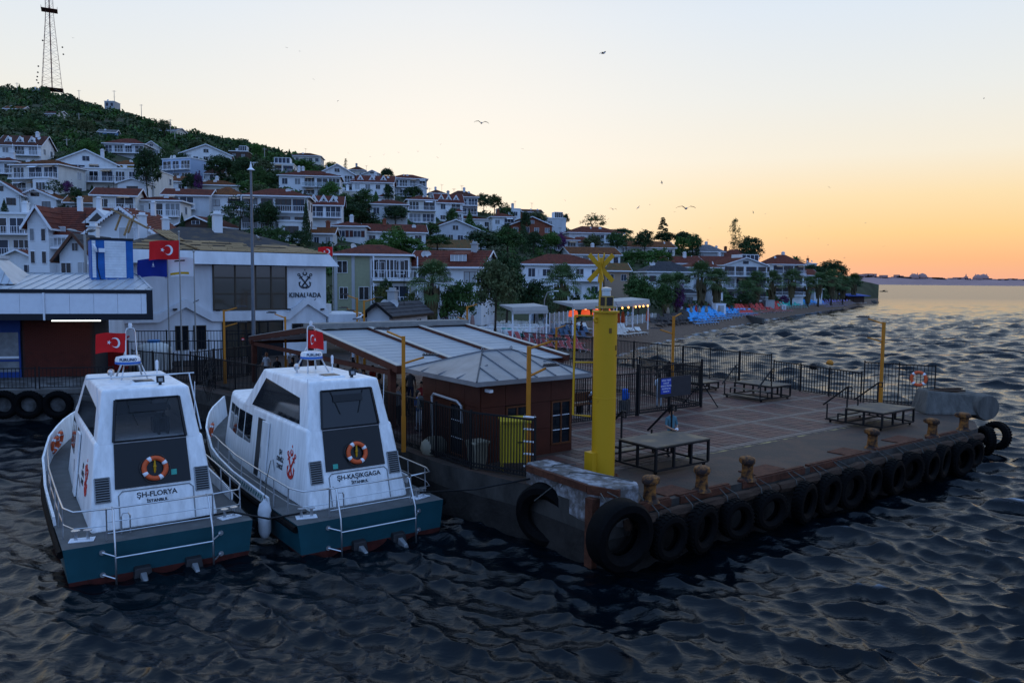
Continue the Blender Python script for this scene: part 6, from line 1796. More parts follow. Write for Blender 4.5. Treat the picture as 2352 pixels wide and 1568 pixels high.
o = link('anchor_emblem', emblem(0.05).mesh('anchor_emblem', DGR), tr, (10.45, -0.03, Zt(7.12)), 0, (1.85, 1, 1.62))
for a, z in ((0.2, 5.55), (3.3, 5.42), (8.9, 5.42), (11.8, 5.4)):
    MB().box(a - 0.14, a + 0.14, -0.5, -0.3, Zt(z), Zt(z) + 0.12).build('floodlight', BLACKM, tr)
for a0, a1 in ((0.0, 1.1), (9.3, 10.5)):
    MB().tube([(a0, -0.03, Zt(5.55)), (a0 + 0.6, -0.03, Zt(5.55)), (a1 + 0.9, -0.03, Zt(6.3))], 0.03, 5).build('conduit', BLACKM, tr)
MB().box(12.32, 13.2, 1.0, 1.9, Zt(5.05), Zt(5.85)).build('air_conditioner', mat('unit_white', (0, 0, 0)), tr)

# ---------------------------------------------------------------- flags and poles in front
PGREY = mat('pole_grey', (0.30, 0.30, 0.29), 0.5, metal=0.3, var=0.1)
def flagpole(label, x, y, Y, kind, w, h, dz, rz=math.pi, seed=0.0):
    p = aty(x, y, Y)
    t = thing('flagpole', label, 'flagpole', (p.x, p.y, DECK), 0, 'flagpoles before the terminal')
    H_ = p.z - DECK
    MB().tube([(0, 0, 0), (0, 0, H_ * 0.5), (0, 0, H_)], [0.06, 0.05, 0.035], 8).build('pole', PGREY, t)
    MB().lathe([(0.05, H_), (0.08, H_ + 0.08), (0.05, H_ + 0.18)], 8).build('finial', PGREY, t)
    flag(t, Matrix.Translation((0, 0, H_ - dz)) @ Matrix.Rotation(rz, 4, 'Z'), w, h, kind, seed, 0.14)
flagpole('flagpole flying a red crescent and star flag before the terminal', 411, 536, 52, 'tr', 2.0, 1.25, 0.45, math.pi, 0.4)
flagpole('flagpole flying a dark blue city flag, leftmost of the three', 384, 592, 52.5, 'blue', 1.95, 1.2, 0.05, math.pi, 1.4)
flagpole('flagpole flying a white anchor flag with gold bar', 445, 580, 53, 'white', 1.95, 1.25, 0.35, math.pi, 2.2)
flagpole('thin pole with a small red crescent flag at the terminal right corner', 764, 566, 74, 'tr', 1.35, 0.9, 0.02, math.pi, 1.0)
p0 = at(584, 848, DECK)
t = thing('tall_pole', 'very tall grey lamp mast in front of the terminal entrance', 'lamp mast', p0, 0)
Hm = aty(571, 372, p0.y).z - DECK
MB().tube([(0, 0, 0), (0, 0, Hm * 0.5), (0, 0, Hm - 0.6)], [0.15, 0.115, 0.075], 12).build('pole', mat('mast_grey', (0.14, 0.155, 0.18), 0.45, metal=0.4, var=0.1), t, smooth=True)
MB().tube([(0, 0, Hm - 0.6), (0, 0, Hm)], 0.04, 6).lathe([(0.28, 0), (0.10, 0.15), (0.05, 0.4)], 10, (0, 0, Hm - 0.55)).build('lantern', WHITE, t)

# ================================================================ ticket office on the quay
co = aty(352, 735, 47.5)
of = thing('ticket_office', 'low ticket office with white fascia in black frame and blue doors', 'ticket office', (co.x, co.y, DECK), QA)
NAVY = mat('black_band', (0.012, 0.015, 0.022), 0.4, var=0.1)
FPAN = mat('fascia_panel', (0.72, 0.75, 0.80), 0.55, var=0.05)
zb, zt = Zt(5.38), Zt(7.21)
L = 15.0
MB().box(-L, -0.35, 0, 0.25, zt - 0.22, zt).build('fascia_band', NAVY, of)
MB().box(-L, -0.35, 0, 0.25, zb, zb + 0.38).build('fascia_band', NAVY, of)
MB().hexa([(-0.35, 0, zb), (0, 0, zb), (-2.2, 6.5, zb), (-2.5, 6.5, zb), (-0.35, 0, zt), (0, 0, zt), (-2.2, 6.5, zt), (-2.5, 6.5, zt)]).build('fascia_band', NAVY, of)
for i, (a, b) in enumerate(((-0.66, -0.355), (-1.98, -0.67), (-3.3, -1.99), (-4.62, -3.31), (-5.95, -4.63), (-7.3, -5.96), (-8.6, -7.31), (-9.9, -8.61), (-12, -9.91), (-14.9, -12.01))):
    MB().box(a + 0.004, b - 0.004, 0.04, 0.2, zb + 0.38, zt - 0.22).build('fascia_panel', FPAN, of)
MB().tube([(-6.0, -0.02, zt - 0.2), (-6.0, -0.02, zb)], 0.06, 8).build('downpipe', FPAN, of)
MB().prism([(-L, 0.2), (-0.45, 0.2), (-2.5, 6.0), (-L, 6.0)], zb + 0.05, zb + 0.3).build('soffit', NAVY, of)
SHEET = mat('standing_seam_sheet', (0.42, 0.45, 0.48), 0.42, metal=0.25, var=0.2, scale=0.9)
zr = Zt(8.15)
rf = MB().hexa([(-L, 0, zt - 0.02), (-0.02, 0, zt - 0.02), (-2.2, 6.2, zr - 0.05), (-L, 6.2, zr - 0.05), (-L, 0, zt + 0.02), (-0.02, 0, zt + 0.02), (-2.2, 6.2, zr), (-L, 6.2, zr)]).build('roof', SHEET, of)
for i in range(24):
    x = -0.4 - i * 0.62
    f = min(1.0, (0.02 - x) / 2.18)
    MB().beam((x, 0.02, zt + 0.04), (x, 6.2 * f, zt + (zr - zt) * f + 0.02), 0.05, 0.06).build('seam', SHEET, rf)
MB().beam((-0.02, 0, zt + 0.05), (-2.2, 6.2, zr + 0.04), 0.12, 0.08).build('hip_cap', SHEET, rf)
MB().box(-L, -2.2, 6.1, 6.35, zr - 0.05, zr + 0.08).build('ridge_cap', SHEET, rf)
# raised hip on the left
RT = MB()
z2 = Zt(9.05)
RT.hexa([(-L, 1.2, Zt(7.5)), (-8.0, 1.2, Zt(7.5)), (-8.0, 6.0, Zt(7.5)), (-L, 6.0, Zt(7.5)), (-L, 2.8, z2), (-9.6, 2.8, z2), (-9.6, 5.0, z2), (-L, 5.0, z2)])
rt = RT.build('upper_roof', SHEET, of)
for i in range(16):
    x = -8.3 - i * 0.4
    f = min(1.0, (-8.0 - x) / 1.6)
    MB().beam((x, 1.18, Zt(7.53)), (x, 1.18 + 1.6 * f, Zt(7.53) + (z2 - Zt(7.5)) * f), 0.05, 0.07).build('rib', SHEET, rt)
MB().box(-L, -9.5, 2.7, 5.1, z2, z2 + 0.22).build('top_cap', SHEET, rt)
# walls under the canopy
BRK = mat('dark_brick', (0.10, 0.022, 0.014), 0.8, var=0.25, scale=2)
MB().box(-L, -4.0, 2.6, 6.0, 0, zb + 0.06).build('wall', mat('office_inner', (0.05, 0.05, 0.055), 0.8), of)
bw = MB().box(-8.05, -4.0, 2.45, 2.6, 0.0, zb).build('brick_wall', mat('brick_mortar', (0.05, 0.03, 0.026), 0.9), of)
bme = MB().box(-0.115, 0.115, -0.02, 0.0, -0.033, 0.033).mesh('brick', BRK)
bmb = MB()
cnt = 0
for r_ in range(44):
    for q in range(17):
        x, z = -7.93 + q * 0.24 + (0.12 if r_ % 2 else 0), 0.05 + r_ * 0.08
        if x < -4.1:
            if r_ >= 20 and cnt < 300:
                link('brick', bme, bw, (x, 2.45, z))
                cnt += 1
            else:
                bmb.box(x - 0.115, x + 0.115, 2.43, 2.45, z - 0.033, z + 0.033)
bmb.build('brick_course', BRK, bw, fix=False)['kind'] = 'stuff'
BLUEF = mat('door_blue', (0.012, 0.045, 0.20), 0.5, var=0.1)
MB().box(-L, -8.1, 2.3, 2.6, zb - 0.75, zb).build('door_header', BLUEF, of)
for i in range(4):
    a, b = -9.5 - i * 1.4 - 0.0, -8.15 - i * 1.4
    dr = MB()
    dr.box(a, a + 0.1, 2.36, 2.46, 0, zb - 0.75).box(b - 0.1, b, 2.36, 2.46, 0, zb - 0.75).box(a + 0.1, b - 0.1, 2.36, 2.46, 0, 0.35).box(a + 0.1, b - 0.1, 2.36, 2.46, 1.0, 1.12).box(a + 0.1, b - 0.1, 2.36, 2.46, zb - 0.87, zb - 0.75)
    d_ = dr.build('door', BLUEF, of)
    MB().box(a + 0.1, b - 0.1, 2.40, 2.42, 0.35, zb - 0.87).build('pane', PANES[1], d_)
    MB().box(a + 0.1, b - 0.1, 2.385, 2.395, 1.2, 1.32).build('safety_strip', WHITE, d_)
lt = MB().box(-5.9, -3.2, 0.9, 1.02, zb - 0.12, zb - 0.04).build('fluorescent_lamp', mat('lit_tube', (0.95, 1.0, 0.92), 0.5, var=0, emit=2.5), of)
# blue and white booth on the roof
t = thing('roof_booth', 'blue and white boarded booth standing on the ticket office roof', 'booth', aty(211, 648, 50.0), rad(33))
BB = mat('booth_blue', (0.015, 0.11, 0.36), 0.6, var=0.25, scale=2)
BWH = mat('booth_white', (0.62, 0.66, 0.70), 0.7, var=0.15, scale=2)
MB().box(0, 2.45, 0, 1.9, 0.15, 2.75).build('carcass', BB, t)
MB().box(-0.06, 2.5, -0.06, 1.96, 2.72, 2.86).build('roof', NAVY, t)
for k in range(14):
    MB().hexa([(0.78, -0.045, 0.30 + k * 0.17), (2.02, -0.045, 0.30 + k * 0.17), (2.02, 0, 0.30 + k * 0.17), (0.78, 0, 0.30 + k * 0.17), (0.78, -0.025, 0.465 + k * 0.17), (2.02, -0.025, 0.465 + k * 0.17), (2.02, 0, 0.465 + k * 0.17), (0.78, 0, 0.465 + k * 0.17)]).build('plank', BWH, t)
    MB().hexa([(0.06, -0.035, 0.30 + k * 0.17), (0.27, -0.035, 0.30 + k * 0.17), (0.27, 0, 0.30 + k * 0.17), (0.06, 0, 0.30 + k * 0.17), (0.06, -0.02, 0.465 + k * 0.17), (0.27, -0.02, 0.465 + k * 0.17), (0.27, 0, 0.465 + k * 0.17), (0.06, 0, 0.465 + k * 0.17)]).build('plank', BWH, t)
for x in (0.1, 0.5, 2.35):
    MB().box(x - 0.03, x + 0.03, 0.1, 0.16, -0.1, 0.15).build('leg', BLACKM, t)
MB().lathe([(0.05, 0), (0.26, 0.05), (0.28, 0.12), (0.05, 0.16)], 12, (0.15, -0.3, 2.15), Matrix.Rotation(rad(70), 4, 'Y')).cbox((0.6, -0.2, 2.05), 0.35, 0.25, 0.25).build('loudspeaker', WHITE, t)
MB().tube([(0.35, -0.1, 2.0), (0.33, -0.08, 1.0), (0.5, -0.05, 0.2), (1.2, -0.1, 0.05)], 0.03, 5).build('cable', BLACKM, t)
# street lamp with three lanterns between booth and cottage
p = aty(198, 640, 58)
t = thing('street_lamp', 'grey street lamp with three lanterns behind the roof booth', 'street lamp', (p.x, p.y, DECK), 0)
Hs = aty(198, 538, 58).z - DECK
MB().tube([(0, 0, 0), (0, 0, Hs)], [0.11, 0.09], 10).build('pole', PGREY, t)
for a, dx in ((rad(175), 0.9), (rad(10), 0.5), (rad(330), 0.7)):
    MB().loft([[Vector((math.cos(a) * s_ * dx * 1.6 + r2 * math.cos(u) * math.sin(a), math.sin(a) * s_ * dx * 1.6 - r2 * math.cos(u) * math.cos(a), Hs + 0.1 + s_ * 0.25 + r2 * math.sin(u) * 0.6)) for u in [2 * math.pi * q / 8 for q in range(8)]] for s_, r2 in ((0.1, 0.04), (0.4, 0.06), (0.5, 0.17), (0.8, 0.19), (0.95, 0.08))]).build('lantern', PGREY, t, smooth=True)
# quay railings and things on the quay
def qpt(u, v): 
    return QO + Vector((math.cos(QA), math.sin(QA), 0)) * u + Vector((-math.sin(QA), math.cos(QA), 0)) * v
fence('low black railing along the quay edge before the ticket office doors', [qpt(-6, 0.5), qpt(1.6, 0.5)], 1.2, 0.19, DECK - 0.01, rings=False, bar_r=0.012, post_every=3.8)
fence('low black railing along the quay edge before the brick wall', [qpt(1.8, 0.5), qpt(5.6, 0.5)], 1.2, 0.19, DECK - 0.01, rings=False, bar_r=0.012, post_every=3.8)
fence('tall black fence round the white water tank', [qpt(5.4, 5.0), qpt(12.5, 5.2), qpt(12.8, 12)], 2.3, 0.2, DECK - 0.01, rings=False)
fence('black fence beside the red shed under the ticket office roof', [qpt(4.6, 10.5), qpt(12.6, 10.5)], 2.6, 0.2, DECK - 0.01, rings=False)
fence('black fence between the quay and the spiked guard', [qpt(12.9, 4.8), pw(-2.4, 30.5)], 2.0, 0.18)
t = thing('red_shed', 'red metal shed beside the ticket office brick wall', 'shed', at(198, 851, DECK), QA)
RSH = mat('shed_red', (0.30, 0.012, 0.012), 0.55, var=0.15)
MB().box(0.15, 2.3, 0, 1.4, 0, 1.95).build('body', RSH, t)
MB().hexa([(0.05, -0.12, 1.95), (2.4, -0.12, 1.95), (2.4, 1.5, 2.15), (0.05, 1.5, 2.15), (0.05, -0.12, 2.03), (2.4, -0.12, 2.03), (2.4, 1.5, 2.23), (0.05, 1.5, 2.23)]).build('roof', RSH, t)
for k in range(9):
    MB().box(0.17 + k * 0.235, 0.385 + k * 0.235, -0.03, 0, 0.05, 1.9).build('panel', RSH, t)
MB().box(-0.25, 0.13, -0.05, 0.9, 0, 1.1).build('side_bin', RSH, t)
TANKW = mat('tank_white', (0.55, 0.57, 0.56), 0.45, var=0.12)
t = thing('water_tank', 'round white plastic water tank with a blue lid', 'water tank', at(355, 848, DECK), 0)
MB().lathe([(1.12, 0), (1.16, 0.1), (1.12, 0.35), (1.16, 0.45), (1.12, 0.75), (1.16, 0.85), (1.12, 1.15), (1.16, 1.25), (1.1, 1.5), (0.9, 1.7), (0.45, 1.84), (0.42, 1.86)], 28).build('body', TANKW, t, smooth=True)
MB().lathe([(0.42, 1.86), (0.42, 1.98), (0.38, 2.02)], 18).build('lid', mat('lid_blue', (0.03, 0.2, 0.5), 0.5), t)
t = thing('planter', 'white plastic canister standing at the foot of the brick wall', 'canister', at(219, 853, DECK), 0)
MB().box(-0.14, 0.14, -0.1, 0.1, 0, 0.42).build('body', WHITE, t, bevel=0.04)
MB().lathe([(0.05, 0.42), (0.05, 0.5)], 8).build('cap', WHITE, t)
tag(MB().tube([at(90, 846, DECK) + Vector((0, 0, .08)), at(150, 846, DECK) + Vector((0, 0, .08))], 0.1, 6).build('kerb_stone', CONC), 'pale kerb stone lying below the brick wall', 'kerb stone')
# ================================================================ trees
def leaf_mat(name, c, c2):
    m = mat(name, c, 0.7, var=0.3, scale=1.1, c2=c2, thr=0.5, spec=0.25)
    return m
LEAF = {'dark': leaf_mat('foliage_dark', (0.017, 0.040, 0.014), (0.032, 0.065, 0.018)), 'mid': leaf_mat('foliage_mid', (0.029, 0.070, 0.017), (0.052, 0.102, 0.023)), 'bright': leaf_mat('foliage_bright', (0.038, 0.102, 0.016), (0.065, 0.143, 0.025)),
        'olive': leaf_mat('foliage_olive', (0.058, 0.081, 0.032), (0.090, 0.109, 0.041)), 'rust': leaf_mat('foliage_rusty', (0.080, 0.074, 0.017), (0.043, 0.070, 0.018)), 'purple': leaf_mat('foliage_purple', (0.123, 0.019, 0.127), (0.065, 0.031, 0.069)),
        'palm': leaf_mat('foliage_palm', (0.046, 0.093, 0.028), (0.080, 0.124, 0.039)), 'dead': leaf_mat('dead_fronds', (0.123, 0.093, 0.041), (0.080, 0.062, 0.030))}
BARK = mat('bark', (0.055, 0.042, 0.032), 0.95, var=0.4, scale=5, bump=0.5)
def leaves(rng, C, size, flat=0.0):
    """one small bent leaf face at each centre"""
    n = len(C)
    a = rng.normal(size=(n, 3))
    a[:, 2] *= (1 - flat)
    a /= np.linalg.norm(a, axis=1)[:, None]
    b = rng.normal(size=(n, 3))
    b[:, 2] *= (1 - flat)
    b -= a * (a * b).sum(1)[:, None]
    b /= np.linalg.norm(b, axis=1)[:, None] + 1e-9
    s = size * rng.uniform(0.6, 1.4, (n, 1))
    V = np.stack([C - a * s, C + b * s * 0.55, C + a * s, C - b * s * 0.55], 1).reshape(-1, 3)
    return V, np.arange(4 * n).reshape(n, 4)
def clumpy(rng, kind):
    P = []
    if kind in ('round', 'airy', 'bush'):
        nb = {'round': 95, 'airy': 55, 'bush': 60}[kind]
        for i in range(nb):
            v = rng.normal(size=3)
            v /= np.linalg.norm(v)
            if v[2] < -0.55: v[2] *= -0.6
            r = rng.uniform(0.62, 0.98) * (1 + 0.14 * math.sin(3 * v[0] + 5 * v[1] + rng.uniform(0, 2)))
            c = v * r * np.array([1, 1, 0.95])
            k = 42 if kind != 'airy' else 26
            rad_ = rng.uniform(0.13, 0.24)
            P.append(c + rng.normal(size=(k, 3)) * rad_ * np.array([1, 1, 0.6]) * 0.62)
        if kind != 'airy':
            P.append(rng.normal(size=(500, 3)) * 0.33)
        size = 0.060
    elif kind == 'umbrella':
        for i in range(95):
            t, r = rng.uniform(0, 6.28), math.sqrt(rng.uniform(0, 1))
            z = 0.55 * math.sqrt(max(0, 1 - r * r)) * rng.uniform(0.55, 1.0) + rng.uniform(-0.08, 0.05)
            c = np.array([r * math.cos(t) * 0.95, r * math.sin(t) * 0.95, z])
            P.append(c + rng.normal(size=(40, 3)) * np.array([0.13, 0.13, 0.07]))
        size = 0.055
    elif kind == 'cedar':
        for i in range(15):
            z = -0.9 + i * 0.13
            R = 1.0 * (1 - 0.78 * (i / 14) ** 1.3) * rng.uniform(0.75, 1.1)
            for q in range(5):
                t = rng.uniform(0, 6.28)
                n = int(20 + 60 * R)
                u = np.sqrt(rng.uniform(0.02, 1, n))
                spread = rng.normal(size=n) * 0.32
                P.append(np.stack([R * u * np.cos(t + spread), R * u * np.sin(t + spread), z - 0.10 * u + rng.normal(size=n) * 0.022], 1))
        size = 0.050
    elif kind == 'conifer':
        for i in range(26):
            f = i / 25
            R = 0.95 * (1 - f) ** 0.9 + 0.03
            n = int(30 + 150 * R)
            t = rng.uniform(0, 6.28, n)
            u = np.sqrt(rng.uniform(0.05, 1, n)) * (0.8 + 0.2 * np.sin(7 * t + i))
            P.append(np.stack([R * u * np.cos(t), R * u * np.sin(t), -1 + 2 * f - 0.12 * u + rng.normal(size=n) * 0.02], 1))
        size = 0.055
    elif kind == 'column':
        for i in range(90):
            z = rng.uniform(-1, 1)
            R = 0.85 * math.sqrt(max(0.03, 1 - abs(z + 0.1) ** 2.4)) * rng.uniform(0.3, 1.05)
            t = rng.uniform(0, 6.28)
            P.append(np.array([R * math.cos(t), R * math.sin(t), z]) + rng.normal(size=(26, 3)) * np.array([0.16, 0.16, 0.05]))
        size = 0.05
    return np.concatenate(P), size
CROWN = {}
def crown_mesh(kind, colr, var):
    key = (kind, colr, var)
    if key not in CROWN:
        rng = np.random.default_rng(hash((kind, var)) % 1000 if False else {'round': 1, 'airy': 2, 'bush': 3, 'umbrella': 4, 'cedar': 5, 'conifer': 6, 'column': 7}[kind] * 17 + var)
        C, size = clumpy(rng, kind)
        V, Q = leaves(rng, C, size, 0.35 if kind in ('cedar', 'umbrella') else 0)
        if kind == 'column': V[:, 2] = V[:, 2]
        CROWN[key] = arr_mesh('crown', V, Q, LEAF[colr])
    return CROWN[key]
TRUNK = {}
def trunk_mesh(kind, var):
    key = (kind in ('conifer', 'cedar', 'column'), var)
    if key not in TRUNK:
        r = random.Random(var * 7 + 1)
        b = MB()
        if key[0]:
            b.tube([(0, 0, -0.1), (0.01, 0, 0.4), (0, 0.01, 0.95)], [0.035, 0.026, 0.006], 7)
            for k in range(10):
                z, a = 0.15 + k * 0.075, k * 2.4
                b.tube([(0, 0, z), (0.3 * (1.05 - z) * math.cos(a), 0.3 * (1.05 - z) * math.sin(a), z + 0.02)], [0.012, 0.004], 5)
        else:
            lx, ly = r.uniform(-0.06, 0.06), r.uniform(-0.06, 0.06)
            b.tube([(0, 0, -0.1), (lx * 0.5, ly * 0.5, 0.2), (lx, ly, 0.42)], [0.045, 0.034, 0.028], 8)
            for k in range(5):
                a = k * 1.26 + r.uniform(-0.3, 0.3)
                R = r.uniform(0.18, 0.30)
                b.tube([(lx, ly, 0.40), (lx + 0.4 * R * math.cos(a), ly + 0.4 * R * math.sin(a), 0.56), (lx + R * math.cos(a), ly + R * math.sin(a), r.uniform(0.68, 0.82))], [0.022, 0.014, 0.006], 6)
        TRUNK[key] = b.mesh('trunk', BARK, smooth=True, fix=False)
    return TRUNK[key]
tree_no = [0]
def tree(label, x0, x1, yb, yt, kind='round', colr='mid', Y=None, group=None, crown_from=None, deep=None, cat='tree'):
    """a tree filling x0..x1, yt..yb in the picture, standing on the ground behind its lowest point"""
    xc = (x0 + x1) / 2
    p = hit(xc, yb) if Y is None else Vector((aty(xc, yb, Y).x, Y, ground(aty(xc, yb, Y).x, Y)))
    if Y is None and 'skyline' not in label and 'behind' not in label:      # it stands in front of the houses it covers
        for hx0, hx1, hy0, hy1, hY in SEEN:
            ox, oy = min(x1, hx1) - max(x0, hx0), min(yb, hy1) - max(yt, hy0)
            if ox > 0.25 * (x1 - x0) and oy > 0.2 * (yb - yt) and hY - 1.5 < p.y and p.y - hY < 45:
                Yn = max(70.0, hY - 2.0 - (x1 - x0) * hY / FOC * 0.35)
                q_ = aty(xc, yb, Yn)
                p = Vector((q_.x, Yn, ground(q_.x, Yn)))
    s_ = p.y / FOC
    W = (x1 - x0) * s_ / 2
    top = aty(xc, yt, p.y).z
    H = max(1.5, top - p.z)
    tree_no[0] += 1
    v = tree_no[0] % 3
    nm = {'conifer': 'conifer_tree', 'cedar': 'cedar_tree', 'umbrella': 'umbrella_pine', 'column': 'columnar_tree', 'bush': 'shrub'}.get(kind, 'broadleaf_tree')
    if colr == 'purple': nm = 'flowering_creeper'
    t = thing(nm, label, cat if kind != 'bush' else 'shrub', p, (tree_no[0] * 1.7) % 6.28, group)
    cf = crown_from if crown_from is not None else {'conifer': 0.06, 'cedar': 0.08, 'column': 0.05, 'bush': 0.0, 'umbrella': 0.55}.get(kind, 0.22)
    low = H * cf
    if kind == 'umbrella':
        sz = (H - low) / 0.62
        link('crown', crown_mesh(kind, colr, v), t, (0, 0, low + 0.02), 0, (W, W * 0.85, sz))
    else:
        link('crown', crown_mesh(kind, colr, v), t, (0, 0, (low + H) / 2), 0, (W, (deep or W) * 0.9, (H - low) / 2))
    if kind != 'bush':
        k = link('trunk', trunk_mesh(kind, v), t, (0, 0, 0), 0, (max(2.0, W * 1.5), max(2.0, W * 1.5), H * (0.98 if kind in ('conifer', 'cedar', 'column') else 1.0)))
    return t
TS = [
 ('dark spreading tree beside the villa annexe', 308, 370, 397, 337, 'round', 'dark'), ('wide dark pine below the curved-roof house', 472, 541, 397, 354, 'round', 'dark'), ('big dark rounded tree behind the tall grey pole top', 528, 585, 424, 362, 'round', 'dark'),
 ('bright green rounded tree right of the grey pole', 545, 610, 446, 414, 'bush', 'bright'), ('leafy tree below the stepped white villa', 592, 644, 440, 395, 'round', 'mid'), ('leaning pine with bare trunk left of the grey pole', 510, 588, 530, 451, 'airy', 'dark'),
 ('dark tree right of the grey pole above the terminal', 584, 644, 540, 460, 'round', 'dark'), ('low green trees above the terminal roof, right of the pole', 556, 640, 566, 519, 'bush', 'mid'), ('round glossy bush below the orange hip roof', 474, 509, 513, 481, 'bush', 'mid'),
 ('narrow dark conifer in front of the low brown house', 402, 436, 545, 488, 'conifer', 'dark'), ('purple bougainvillea on the red-roofed mid-slope house', 444, 466, 424, 392, 'bush', 'purple'), ('purple bougainvillea behind the arched-gable house', 140, 170, 452, 412, 'bush', 'purple'),
 ('dark pine behind the small arched-gable house', 104, 146, 465, 412, 'airy', 'dark'), ('dark pine right of the purple creeper on the left slope', 160, 190, 462, 428, 'round', 'dark'), ('dark fir at the left picture edge', -4, 26, 500, 456, 'conifer', 'dark'),
 ('small conifer on the white terrace house', 196, 228, 455, 424, 'conifer', 'dark'), ('tall slim spruce in front of the white balconied block', 685, 722, 535, 454, 'conifer', 'dark'), ('great spreading cedar in the middle of the town', 768, 884, 520, 446, 'cedar', 'dark'),
 ('dark pine right of the great cedar', 880, 940, 522, 471, 'round', 'dark'), ('green umbrella pine above the wide apartment block', 672, 731, 396, 364, 'bush', 'bright'), ('small bush between two white blocks', 778, 796, 440, 419, 'bush', 'mid'),
 ('thin cypress on the skyline', 789, 799, 392, 364, 'column', 'dark'), ('flat-topped cedar on the skyline beside the tall block', 872, 906, 405, 387, 'umbrella', 'dark'), ('green clipped pine crown behind the seafront block, left one', 836, 896, 585, 546, 'bush', 'bright'),
 ('green clipped pine crown behind the seafront block, right one', 880, 984, 590, 540, 'bush', 'bright'), ('bushes right of the brick-striped apartments', 612, 668, 572, 518, 'bush', 'mid'), ('dark bushes in front of the slim spruce', 660, 716, 572, 526, 'bush', 'dark'),
 ('big dark pine on the skyline, left of its twin', 1092, 1128, 494, 444, 'round', 'dark'), ('big brownish pine on the skyline, right of its twin', 1116, 1156, 494, 446, 'round', 'rust'), ('huge dark round tree in mid town', 1064, 1152, 598, 528, 'round', 'dark'),
 ('huge green round tree right of the dark one', 1128, 1204, 598, 521, 'round', 'mid'), ('dark columnar trees left of the striped-awning house', 1186, 1214, 582, 518, 'column', 'dark'), ('dark rounded tree left of the striped-awning house', 1208, 1244, 582, 530, 'round', 'dark'),
 ('small dark tree before the flat-topped white house', 1194, 1220, 512, 484, 'round', 'dark'), ('airy round tree on the skyline above the broad red hip roof', 1332, 1392, 535, 491, 'airy', 'mid'), ('small round tree on the skyline left of the airy one', 1284, 1310, 512, 491, 'round', 'dark'),
 ('low flat cedar on the skyline right of the broad hip roof', 1398, 1452, 548, 525, 'umbrella', 'dark'), ('dark pines in a group left of the tall cedar', 1456, 1504, 560, 526, 'round', 'dark'), ('dark pine right behind the tall cedar', 1500, 1556, 562, 534, 'round', 'dark'),
 ('tall ragged cedar on the skyline', 1498, 1545, 556, 497, 'cedar', 'dark'), ('leaning umbrella pine right of the tall cedar', 1548, 1590, 566, 532, 'umbrella', 'dark'), ('small ragged cedar before the grey hip roof', 1590, 1612, 575, 558, 'cedar', 'dark'),
 ('green umbrella pine before the arched-porch house, left half', 1430, 1500, 604, 572, 'bush', 'bright'), ('green umbrella pine before the arched-porch house, right half', 1478, 1550, 604, 569, 'bush', 'bright'), ('tall columnar eucalyptus on the skyline', 1670, 1704, 592, 504, 'column', 'mid'),
 ('bushy dark pine next to the columnar eucalyptus', 1694, 1752, 596, 542, 'round', 'dark'), ('large dark tree behind the point', 1840, 1896, 660, 606, 'round', 'dark'), ('large dark domed tree at the end of the land', 1876, 1944, 664, 597, 'round', 'dark'),
 ('purple bougainvillea below the glazed roof room', 1274, 1302, 552, 533, 'bush', 'purple'), ('green shrub left of the purple bougainvillea', 1256, 1278, 552, 528, 'bush', 'mid'), ('dark pine on the slope left of the dark red gable', 1150, 1176, 545, 512, 'round', 'dark'),
]
for lab, x0, x1, yb, yt, kd, cl in TS:
    tree(lab, x0, x1, yb, yt, kd, cl)
# trees along the seafront, close to the canopy and the restaurant
FT = [
 ('rusty-leaved small tree in front of the olive block', 852, 912, 748, 652, 'airy', 'rust', 76), ('dark evergreen bush behind the rusty tree', 862, 905, 720, 636, 'round', 'dark', 80), ('small rusty tree left of the tall palm', 915, 972, 748, 660, 'airy', 'rust', 78),
 ('dense dark shrub under the tall palm', 918, 990, 748, 692, 'bush', 'mid', 76), ('broad leafy tree right of the tall palm', 1005, 1102, 748, 642, 'round', 'mid', 80), ('large olive-leaved plane tree over the restaurant', 1084, 1190, 752, 594, 'round', 'olive', 84),
 ('tall dark evergreen behind the plane tree', 1112, 1212, 742, 580, 'round', 'dark', 96), ('dark leafy tree behind the white awning', 1190, 1262, 740, 640, 'round', 'dark', 98), ('grey-green shrub left of the seafront palm', 1232, 1284, 735, 668, 'bush', 'olive', 96),
 ('bright shrub before the white-shuttered house', 1338, 1384, 724, 660, 'bush', 'bright', 104), ('dark shrub under the white-shuttered balcony', 1300, 1342, 728, 668, 'bush', 'dark', 100), ('big dark glossy tree right of the beacon', 1430, 1506, 712, 630, 'round', 'mid', 118),
 ('leafy dark tree with hanging creeper left of the palms', 1500, 1548, 714, 650, 'round', 'mid', 128), ('purple bougainvillea on the dark-roofed house', 1544, 1576, 690, 646, 'bush', 'purple', 136), ('purple bougainvillea beside the tall palm trunk', 1008, 1034, 735, 680, 'bush', 'purple', 82),
 ('dark hedge under the ornate seafront house', 1690, 1738, 708, 668, 'bush', 'dark', 176), ('low hedge behind the red loungers', 1640, 1690, 712, 690, 'bush', 'mid', 160), ('dense dark tree mass behind the last palms, left part', 1856, 1912, 704, 640, 'round', 'dark', 250),
 ('dense dark tree mass behind the last palms, middle part', 1900, 1950, 700, 636, 'round', 'dark', 270), ('dark tree at the very end of the promenade', 1938, 1978, 697, 634, 'round', 'dark', 300), ('red-flowered shrub among the far palms', 1790, 1812, 700, 676, 'bush', 'purple', 205),
]
for lab, x0, x1, yb, yt, kd, cl, Y in FT:
    tree(lab, x0, x1, yb, yt, kd, cl, Y=Y)
